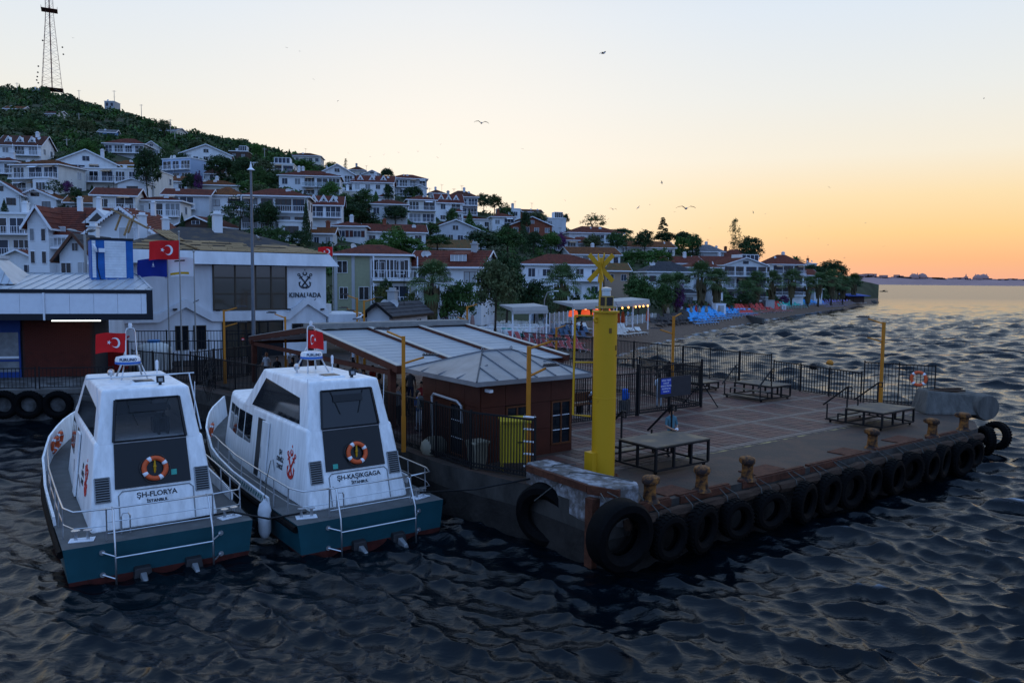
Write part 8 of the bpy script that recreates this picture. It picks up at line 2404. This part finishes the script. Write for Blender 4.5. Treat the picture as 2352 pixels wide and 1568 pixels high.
# ================================================================ people
def person_mesh(pose, seed=0):
    """one continuous skinned body about 1.75 m tall, facing -y; slots: skin, top, bottom, shoes, hair"""
    J, E, Rr = [], [], []
    def j(p, r, par=None):
        J.append(p); Rr.append(r if hasattr(r, '__len__') else (r, r))
        if par is not None: E.append((par, len(J) - 1))
        return len(J) - 1
    sit = pose == 'sit'
    hipz = 0.92 if not sit else 0.46
    pel = j((0, 0, hipz), (0.15, 0.11))
    lean = 0.12 if pose in ('lean', 'sit') else 0.0
    wa = j((0, 0.0 - lean * 0.3, hipz + 0.16), (0.135, 0.095), pel)
    che = j((0, 0.01 - lean * 0.7, hipz + 0.36), (0.165, 0.115), wa)
    sh = j((0, 0.02 - lean, hipz + 0.50), (0.13, 0.085), che)
    nk = j((0, 0.0 - lean * 1.1, hipz + 0.58), 0.058, sh)
    hd = j((0, -0.015 - lean * 1.2, hipz + 0.665), (0.073, 0.082), nk)
    h2 = j((0, -0.015 - lean * 1.2, hipz + 0.755), (0.078, 0.092), hd)
    h3 = j((0, -0.005 - lean * 1.2, hipz + 0.815), (0.055, 0.065), h2)
    ns = j((0, -0.105 - lean * 1.2, hipz + 0.715), 0.017, h2)
    stride = {'walk': 0.26, 'stand': 0.03, 'lean': 0.05, 'sit': 0.0, 'hold': 0.04}[pose]
    for s_ in (-1, 1):
        so = j((s_ * 0.17, 0.02 - lean, hipz + 0.47), 0.068, sh)
        if pose == 'hold':
            el = j((s_ * 0.23, -0.02, hipz + 0.20), 0.047, so)
            wr = j((s_ * 0.10, -0.22, hipz + 0.12), 0.034, el)
            pm = j((s_ * 0.04, -0.27, hipz + 0.10), 0.040, wr)
        elif pose in ('lean', 'sit'):
            el = j((s_ * 0.24, -0.10 - lean, hipz + 0.24), 0.047, so)
            wr = j((s_ * 0.12, -0.34 - lean, hipz + 0.28), 0.034, el)
            pm = j((s_ * 0.06, -0.40 - lean, hipz + 0.29), 0.038, wr)
        else:
            el = j((s_ * 0.23, 0.04 + s_ * stride * 0.35, hipz + 0.20), 0.047, so)
            wr = j((s_ * 0.25, -0.04 + s_ * stride * 0.55, hipz - 0.03), 0.034, el)
            pm = j((s_ * 0.25, -0.06 + s_ * stride * 0.6, hipz - 0.10), 0.038, wr)
        P, W_ = Vector(J[pm]), Vector(J[wr])
        d = (P - W_).normalized()
        sd = d.cross(Vector((0, 0, 1)))
        sd = sd.normalized() if sd.length > 0.1 else Vector((1, 0, 0))
        sd2 = Vector((0, 1, 0)) if abs(d.y) < 0.7 else Vector((1, 0, 0))
        for q, (o_, L) in enumerate(((-0.03, 0.068), (-0.011, 0.08), (0.009, 0.075), (0.028, 0.06))):
            f1 = j(tuple(P + d * 0.045 + sd2 * o_), 0.0105, pm)
            j(tuple(P + d * (0.045 + L * 0.55) + sd2 * o_ + sd * 0.012), 0.0095, f1)
        th = j(tuple(P + sd2 * -0.045 + d * 0.005), 0.012, pm)
        j(tuple(P + sd2 * -0.058 + d * 0.04), 0.010, th)
        hp = j((s_ * 0.09, 0, hipz - 0.06), (0.098, 0.10), pel)
        if sit:
            kn = j((s_ * 0.12, -0.42, hipz + 0.02), 0.066, hp)
            an = j((s_ * 0.12, -0.44, 0.09), 0.042, kn)
        else:
            kn = j((s_ * 0.095, -0.03 - s_ * stride * 0.5, 0.49), 0.063, hp)
            an = j((s_ * 0.10, 0.03 - s_ * stride, 0.085), 0.042, kn)
        A = J[an]
        ft = j((A[0], A[1] - 0.07, 0.045), (0.045, 0.035), an)
        j((A[0], A[1] - 0.17, 0.035), (0.040, 0.028), ft)
    me = bpy.data.meshes.new('person')
    me.from_pydata(J, E, [])
    o = bpy.data.objects.new('person', me)
    col.objects.link(o)
    sk = o.modifiers.new('skin', 'SKIN')
    for i, v in enumerate(me.skin_vertices[0].data):
        v.radius = Rr[i]
        v.use_root = i == 0
    sk.use_smooth_shade = True
    ss = o.modifiers.new('sub', 'SUBSURF')
    ss.levels = ss.render_levels = 1
    m2 = bpy.data.meshes.new_from_object(o.evaluated_get(bpy.context.evaluated_depsgraph_get()))
    bpy.data.objects.remove(o)
    m2.materials.clear()
    for m_ in (SKIN, TOPS[0], BOTS[0], SHOE, HAIR[0]):
        m2.materials.append(m_)
    hz = hipz
    for f in m2.polygons:
        c = f.center
        i = 0
        armx = abs(c.x) > 0.20 and c.z > hz - 0.25
        if c.z > hz + 0.585:
            back = c.y > 0.0 - lean * 1.2 or c.z > hz + 0.80
            i = 4 if back and c.z > hz + 0.66 else 0
        elif c.z > hz + 0.02 and not sit or (sit and c.z > hz + 0.10 and c.y > -0.2):
            i = 1
            if c.z < hz + 0.24 and abs(c.x) > 0.19: i = 0
            if pose in ('hold', 'lean', 'sit') and c.y < -0.13 and c.z < hz + 0.34: i = 0
        elif c.z < 0.09:
            i = 3
        elif abs(c.x) > 0.19 and not sit:
            i = 0
        elif sit and c.y < -0.30 - lean and c.z > hz + 0.14:
            i = 0
        else:
            i = 2
        f.material_index = i
        f.use_smooth = True
    return m2
SKIN = mat('skin', (0.36, 0.19, 0.12), 0.6, var=0.05)
SHOE = mat('shoes_dark', (0.02, 0.02, 0.025), 0.6, var=0.1)
HAIR = [mat('hair_dark', (0.015, 0.011, 0.009), 0.6, var=0.2), mat('hair_ginger', (0.22, 0.08, 0.025), 0.6, var=0.2), mat('hair_grey', (0.25, 0.24, 0.23), 0.6, var=0.2)]
cl = lambda n_, c: mat('clothes_' + n_, c, 0.85, var=0.12)
TOPS = [cl('white', (0.5, 0.52, 0.56)), cl('black', (0.012, 0.012, 0.015)), cl('teal', (0.07, 0.155, 0.19)), cl('blue', (0.05, 0.10, 0.24)), cl('red', (0.28, 0.03, 0.03)), cl('grey', (0.12, 0.12, 0.13)), cl('pale_blue', (0.30, 0.40, 0.52))]
BOTS = [cl('jeans', (0.03, 0.045, 0.09)), cl('dark', (0.015, 0.015, 0.018)), cl('white', (0.45, 0.46, 0.48)), cl('khaki', (0.16, 0.12, 0.08))]
PM = {k: person_mesh(k) for k in ('stand', 'walk', 'lean', 'sit', 'hold')}
def person(label, loc, rz, pose, top, bot, hair=0, group=None, s_=1.0, long_hair=False, pack=None):
    t = link('person', PM[pose], None, loc, rz, s_)
    for i, m_ in ((1, TOPS[top]), (2, BOTS[bot]), (4, HAIR[hair])):
        t.material_slots[i].link = 'OBJECT'
        t.material_slots[i].material = m_
    tag(t, label, 'person', group)
    hz = 0.46 if pose == 'sit' else 0.92
    hb = MB()
    ly = 0.12 if pose in ('lean', 'sit') else 0
    L = 0.30 if long_hair else 0.12
    hb.loft([[Vector((r_ * math.cos(u), 0.02 - ly * 1.2 + dy + r_ * 1.15 * math.sin(u), hz + z)) for u in [2 * math.pi * q / 10 for q in range(10)]] for z, r_, dy in ((0.75 - L, 0.05, 0.05), (0.70, 0.082, 0.025), (0.79, 0.088, 0.012), (0.855, 0.07, 0.01), (0.885, 0.02, 0.01))])
    hb.build('hair', HAIR[hair], t, smooth='all')
    if pack is not None:
        MB().box(-0.15, 0.15, 0.12, 0.28, hz + 0.12, hz + 0.5).build('backpack', TOPS[pack], t, bevel=0.04)
    return t
man = at(1540, 1047, DECK)
mt = person('man in a teal t-shirt and white gloves walking behind the boarding steps', man, rad(20), 'hold', 2, 1, 0)
MB().lathe([(0.045, -0.06), (0.052, 0.0), (0.045, 0.06)], 10, (0.06, -0.26, 1.02), Matrix.Rotation(rad(70), 4, 'Y')).build('white_gloves', WHITE, mt, smooth=True)
sk_ = B1.matrix_basis @ Vector((0.42, 2.62, 3.36))
person('skipper in a white shirt seen through the Florya boat window', sk_, rad(34), 'sit', 0, 1, 0)
MB().box(0.2, 0.65, 2.4, 2.85, 3.39, 3.80).build('helm_seat', BPAN, B1)
MB().box(-0.9, 0.9, 6.2, 6.9, 3.39, 4.0).build('helm_console', BPAN, B1)
# the queue under and before the canopy, and people beyond the gate
QU = [
 (612, 872, 'walk', 0, 0, 1, 'woman with ginger hair and a white top before the terminal', 0.95, True, None), (637, 884, 'stand', 1, 1, 0, 'dark-haired person in black walking behind the ginger-haired woman', 0.95, True, None), (667, 866, 'stand', 0, 1, 2, 'grey-haired man in a white shirt by the ochre lamp post', 1.0, False, None),
 (672, 884, 'stand', 1, 1, 0, 'dark-haired woman in front of the grey-haired man', 0.93, True, None), (690, 880, 'walk', 3, 0, 0, 'person in a blue top stepping past the lamp post', 0.98, False, None), (812, 850, 'stand', 0, 1, 0, 'man in a white shirt with a backpack under the canopy edge', 1.0, False, 1), (838, 850, 'hold', 2, 3, 0, 'tall man in a teal t-shirt under the canopy edge', 1.05, False, 4),
]
for x, y, pose, tp, bt, hr_, lab, s_, lh, pk in QU:
    person(lab, at(x, y, DECK), rad(lr.uniform(-60, 120)), pose, tp, bt, hr_, None, s_, lh, pk)
crowd = random.Random(31)
for i in range(22):
    a, b = 1.6 + crowd.uniform(0, 3.6), 13.2 + i * 0.55 + crowd.uniform(-0.3, 0.3)
    ct, cb_ = crowd.choice((1, 1, 5, 5, 4, 0, 3)), crowd.choice((0, 1, 1, 3))
    person('traveller in a %s top and %s queuing %s' % (('white', 'black', 'teal', 'blue', 'red', 'grey')[ct], ('jeans', 'dark trousers', 'pale trousers', 'khaki trousers')[cb_], 'at the canopy front' if b < 17 else 'in mid canopy' if b < 21 else 'deep under the canopy'), pw(a, b), PA + crowd.uniform(-1, 1) + math.pi * (i % 2), crowd.choice(('stand', 'stand', 'hold', 'walk')), ct, cb_, 0, 'travellers queuing under the canopy', crowd.uniform(0.9, 1.03), crowd.random() < 0.5)
person('woman in a dark top holding a white paper between canopy and kiosk', pw(1.9, 11.6), PA + 0.4, 'hold', 3, 2, 0, None, 0.96, True)
person('woman in a long white dress behind the gate notice', pw(15.0, 10.3), PA + 2.4, 'stand', 0, 2, 0, None, 0.97, True)
person('person in white reading on the bench behind the beacon', pw(11.3, 11.0), PA + rad(160), 'sit', 0, 0, 0, None, 1.0)
person('person in grey shorts standing between kiosk and beacon fence', pw(6.0, 10.6), PA + 2.0, 'stand', 5, 2, 0, None, 0.98)
person('person in a dark red top on the bench behind the fence', pw(9.4, 11.4), PA + rad(170), 'sit', 4, 1, 0, None, 0.98)
bn = thing('bench', 'wooden bench behind the fence beside the gate', 'bench', pw(8.8, 11.0), PA)
MB().box(0, 3.4, 0, 0.45, 0.40, 0.45).build('seat', KWO, bn)
MB().box(0, 3.4, 0.45, 0.5, 0.5, 0.95).build('backrest', KWO, bn)
for x in (0.15, 1.7, 3.2):
    MB().box(x - 0.04, x + 0.04, 0.04, 0.42, 0, 0.40).build('leg', BLACKM, bn)
t = thing('backpack', 'bright blue backpack standing on the ground behind the fence', 'backpack', pw(13.0, 10.7), PA + 0.5)
MB().box(-0.2, 0.2, -0.13, 0.13, 0.5, 1.05).build('body', mat('backpack_blue', (0.02, 0.12, 0.5), 0.7), t, bevel=0.08)
MB().box(-0.15, 0.15, -0.19, -0.12, 0.55, 0.85).build('pocket', mat('backpack_blue', (0, 0, 0)), t, bevel=0.03)
MB().box(-0.35, 0.35, -0.2, 0.2, 0.0, 0.5).build('crate', CONC, t)
# restaurant guests
RG = [(1224, 741), (1232, 743), (1252, 742), (1260, 744), (1270, 748), (1312, 752), (1318, 756), (1326, 754), (1332, 760), (1338, 755), (1442, 730), (1452, 731), (1240, 772)]
gl_ = ('white-shirted guest seated in the restaurant left of the red lampshades', 'guest seated under the red lampshades near the tall glass screen', 'waiter standing under the awning with bare bulbs', 'man in a dark jacket seated behind the low glass screen')
for i, (x, y) in enumerate(RG):
    k = 0 if i < 5 else 1 if i < 10 else 2 if i < 12 else 3
    p = on_ground(x, y + 8)
    person(gl_[k], p, crowd.uniform(0, 6), 'sit' if k in (1, 3) else 'stand', (0, crowd.choice((0, 5, 1, 4)), 6, 1)[k], 1, 0, ('guests left of the lampshades', 'guests under the lampshades', 'waiters under the bulbs', None)[k], 1.0)
for i, (x, y, lab) in enumerate(((1565, 722, 'stroller in white on the promenade behind the glass screen'), (1548, 722, 'stroller in dark clothes on the promenade'), (1628, 716, 'person in pink behind the furled parasols'), (1726, 700, 'person in black standing under the ornate house'))):
    person(lab, on_ground(x, y), i, 'walk', (0, 1, 4, 1)[i], 1, 0, None, 1.0)

# ================================================================ gulls
GW = mat('gull_white', (0.55, 0.55, 0.56), 0.7, var=0.1)
GG = mat('gull_grey', (0.10, 0.10, 0.11), 0.7, var=0.2)
def gull_mesh(flap):
    body = MB()
    body.loft([[Vector((r_ * math.cos(u), y, zc + r_ * math.sin(u))) for u in [2 * math.pi * q / 8 for q in range(8)]] for y, r_, zc in ((-0.30, 0.012, 0.02), (-0.24, 0.045, 0.02), (-0.17, 0.05, 0.015), (-0.05, 0.085, 0), (0.1, 0.075, 0), (0.22, 0.035, 0.01), (0.34, 0.05, 0.012), (0.36, 0.01, 0.012))])
    wg = MB()
    for s_ in (-1, 1):
        pts = [(0.05, -0.1, 0.14, 0.03), (0.32, -0.16, 0.06, 0.03 + 0.16 * flap), (0.62, -0.02, 0.12, 0.03 + 0.12 * flap), (0.78, 0.12, 0.15, 0.03 + 0.02 * flap)]
        vs = []
        for x, y0, y1, z in pts:
            vs += [(x * s_, y0, z), (x * s_, y1, z - 0.01), (x * s_, y0 + 0.02, z - 0.022), (x * s_, y1, z - 0.022)]
        fs = []
        for i in range(3):
            o = i * 4
            fs += [(o, o + 4, o + 5, o + 1), (o + 2, o + 3, o + 7, o + 6), (o, o + 2, o + 6, o + 4)]
        wg.add(vs, fs)
    return body.mesh('body', GW, smooth='all'), wg.mesh('wings', GG)
GM = [gull_mesh(f) for f in (1.0, -0.6, 0.4)]
def gull(label, x, y, size_px, rz, bank=0.0, k=0, group='gulls in flight', Y=None):
    Y = Y or min(400, 1.45 * FOC / size_px)
    t = thing('gull', label, 'gull', aty(x, y, Y), 0, group)
    t.rotation_euler = (0, bank, rz)
    link('body', GM[k][0], t)
    link('wings', GM[k][1], t)
for lab, x, y, sp, rz, bank, k in (('big dark gull high in the upper middle sky', 1386, 123, 27, 0.9, -0.35, 0), ('gull with level wings in the left middle sky', 1106, 283, 32, 0.15, 0.05, 0), ('dark gull flapping above the skyline right of centre', 1520, 420, 13, 1.2, 0.5, 0), ('wide-winged gull just above the tall cedar', 1576, 479, 42, 0.0, 0.0, 0),
        ('gull left of the wide-winged one', 1466, 477, 14, 0.8, -0.7, 2), ('gull over the round skyline tree', 1408, 481, 18, 0.1, 0.1, 0), ('lone gull at the right picture edge', 2260, 226, 8, 1.2, 0.2, 1), ('small gull right above the columnar eucalyptus', 1730, 488, 8, 1.0, 0.8, 0)):
    gull(lab, x, y, sp, rz, bank, k)
gf = random.Random(14)
for x, y in ((658, 110), (688, 118), (720, 182), (776, 232), (800, 352), (850, 360), (882, 355), (915, 350), (960, 348), (1005, 362), (1012, 332), (1200, 342), (1260, 540), (1298, 460), (1492, 470), (1550, 487), (1630, 524), (1758, 491), (1806, 547), (1880, 548), (1902, 562), (1988, 512), (2030, 566), (1940, 592), (1860, 520), (1905, 430), (296, 272), (168, 88)):
    gull('tiny distant gull in the evening sky', x, y, gf.uniform(4.5, 7), gf.uniform(-1, 1), gf.uniform(-0.6, 0.6), gf.choice((0, 1, 2)), 'tiny distant gulls')
def perched(label, loc, rz):
    t = thing('perched_gull', label, 'gull', loc, rz, 'perched gulls')
    b = MB()
    b.loft([[Vector((r_ * math.cos(u), y, zc + r_ * 1.1 * math.sin(u))) for u in [2 * math.pi * q / 10 for q in range(10)]] for y, r_, zc in ((-0.27, 0.01, 0.37), (-0.22, 0.018, 0.375), (-0.20, 0.045, 0.38), (-0.14, 0.055, 0.37), (-0.09, 0.06, 0.29), (0.0, 0.09, 0.22), (0.12, 0.075, 0.2), (0.24, 0.03, 0.19), (0.3, 0.01, 0.19))])
    b.build('body', GW, t, smooth='all')
    w = MB()
    for s_ in (-1, 1):
        w.loft([[Vector((s_ * (0.06 + r_ * 0.6), y, 0.24 + z)), Vector((s_ * (0.075 + r_), y, 0.22 + z - r_)), Vector((s_ * 0.06, y + 0.02, 0.16 + z))] for y, r_, z in ((-0.06, 0.02, 0.02), (0.1, 0.03, 0.0), (0.25, 0.015, -0.02), (0.4, 0.0, -0.03))])
    w.build('wings', GG, t)
    MB().tube([(0.03, 0, 0.16), (0.03, 0, 0)], 0.01, 4).tube([(-0.03, 0, 0.16), (-0.03, 0, 0)], 0.01, 4).build('legs', YELLOW, t)
perched('white and grey gull perched on the canopy ridge', pw(1.3 + 2.8, 12.4 + CD / 2 + 0.1, DECK + ZR + 0.32), PA + rad(100))
perched('gull perched on the torn terminal roof', pw(7.6, TB + 2.9, DECK + Zt(11.0) + 0.12), PA + rad(-60))

# ================================================================ mast, hill poles, sea marks, far boats
MRED = mat('mast_red', (0.16, 0.05, 0.045), 0.7, var=0.2)
MWH = mat('mast_white', (0.28, 0.28, 0.29), 0.7, var=0.1)
p = hit(120, 206)
mt_ = thing('radio_mast', 'tall red and white lattice radio mast on the hilltop', 'radio mast', p, 0.5)
sc_ = p.y / FOC
Htop = aty(118, -60, p.y).z - p.z
wid = lambda z: np.interp(z, [0, Htop * 0.66, Htop], [29 * sc_ * 0.72, 11 * sc_ * 0.72, 9 * sc_ * 0.72])
n = 14
zs = [Htop * (1 - (1 - i / n) ** 1.12) for i in range(n + 1)]
cor = [(-1, -1), (1, -1), (1, 1), (-1, 1)]
for cx, cy in cor:
    MB().tube([(cx * wid(z), cy * wid(z), z - 1) for z in zs], 0.075, 5).build('leg', MRED, mt_)
for i in range(n):
    z0, z1 = zs[i], zs[i + 1]
    w0, w1, wm_ = wid(z0), wid(z1), wid((z0 + z1) / 2)
    b = MB()
    for q in range(4):
        (ax, ay), (bx, by) = cor[q], cor[(q + 1) % 4]
        b.tube([(ax * w0, ay * w0, z0), (bx * w1, by * w1, z1)], 0.045, 4).tube([(bx * w0, by * w0, z0), (ax * w1, ay * w1, z1)], 0.045, 4)
        b.tube([(ax * wm_, ay * wm_, (z0 + z1) / 2), (bx * wm_, by * wm_, (z0 + z1) / 2)], 0.04, 4)
    b.build('bracing', MRED if i % 2 else MWH, mt_, fix=False)
MB().tube([(0, 0, 0), (0, 0, Htop)], 0.26, 8).build('core_ladder', MRED, mt_)
zp = aty(118, 24, p.y).z - p.z
pl = MB().box(-3.6, 3.6, -3.6, 3.6, zp - 0.2, zp).build('platform', MRED, mt_)
MB().box(-5, 5, -5, 5, 2.2, 2.35).build('base_platform', MRED, mt_)
for cx in (-3.5, 3.5):
    MB().tube([(cx, -3.5, zp), (cx, -3.5, zp + 1.2), (cx, 3.5, zp + 1.2), (cx, 3.5, zp)], 0.05, 4).build('platform_rail', MRED, mt_)
for x, y in ((101, 98), (140, 108), (142, 124), (93, 158), (92, 172), (91, 182), (90, 190), (93, 196)):
    q = aty(x, y, p.y)
    MB().lathe([(0.36, -0.2), (0.42, 0), (0.36, 0.2)], 8, (q.x - p.x, -2, q.z - p.z), Matrix.Rotation(rad(90), 4, 'X')).build('antenna_drum', BLACKM, mt_)
for lab, x, yb, yt in (('bare utility pole on the hill ridge right of the mast', 182, 232, 207), ('thin pole in the middle of the scrub slope', 182, 288, 260), ('thin pole above the long low hut', 392, 320, 274), ('pole standing on the skyline by the square hut', 263, 240, 208), ('pole in the scrub above the curved-roof house', 402, 330, 298), ('pole by the stepped white villa', 608, 372, 340), ('pole on the left ridge near the picture edge', 40, 218, 190), ('twin-arm pole on the ridge shoulder', 325, 265, 240), ('pole low on the left scrub slope', 154, 345, 318)):
    q = hit(x, yb)
    H_ = aty(x, yt, q.y).z - q.z
    t = thing('utility_pole', lab, 'pole', q, 0, 'hill poles')
    MB().tube([(0, 0, -0.5), (0, 0, H_)], [0.16, 0.10], 6).build('pole', PGREY, t)
    MB().beam((-0.9, 0, H_ - 0.4), (0.9, 0, H_ - 0.4), 0.1, 0.1).build('crossarm', PGREY, t)
for x, yb, yt, lab in ((1002 + 2, 735, 690, 'slim grey street lamp by the tall palm'), (1250, 735, 668, 'curved white street lamp before the white-shuttered house')):
    q = Vector((aty(x, yb, 86).x, 86, FLAT))
    H_ = aty(x, yt, 86).z - FLAT
    t = thing('street_lamp', lab, 'street lamp', q, 0)
    MB().tube([(0, 0, 0), (0, 0, H_ * 0.8), (0.3, 0, H_ * 0.97), (1.1, 0, H_)], 0.06, 6).build('pole', PGREY, t)
    MB().cbox((1.3, 0, H_), 0.5, 0.2, 0.1).build('lantern', WHITE, t)
for x, y, lab in ((1906, 834, 'yellow mooring buoy floating beyond the railing'), (1868, 842, 'small dark buoy left of the yellow one')):
    tag(MB().lathe([(0.05, -0.3), (0.3, -0.15), (0.36, 0.05), (0.25, 0.28), (0.05, 0.36)], 14).build('mooring_buoy', OCHRE if x > 1900 else BLACKM, None, at(x, y, 0.08), 0, smooth='all'), lab, 'buoy')
def rowboat(label, x, y, L):
    t = thing('small_boat', label, 'boat', at(x, y, 0.0), 0.1)
    MB().loft([[Vector((-w * 0.6, u, -0.3)), Vector((w * 0.6, u, -0.3)), Vector((w, u, 0.75)), Vector((-w, u, 0.75))] for u, w in ((-L / 2, 0.15), (-L / 4, 0.9), (L / 5, 1.0), (L / 2, 0.8))]).build('hull', BLACKM, t, rz=rad(90))
    MB().box(-1.0, 0.8, -0.6, 0.6, 0.7, 1.6).build('cabin', BLACKM, t)
    MB().box(0.5, 2.6, -0.8, 0.8, 2.3, 2.45).box(1.4, 1.5, -0.05, 0.05, 0.7, 2.3).build('sunshade', FAB['brown'], t)
rowboat('small dark fishing boat with a sunshade off the point', 2030, 670, 8.5)
rowboat('tiny dark boat on the horizon', 2260, 655.5, 9)
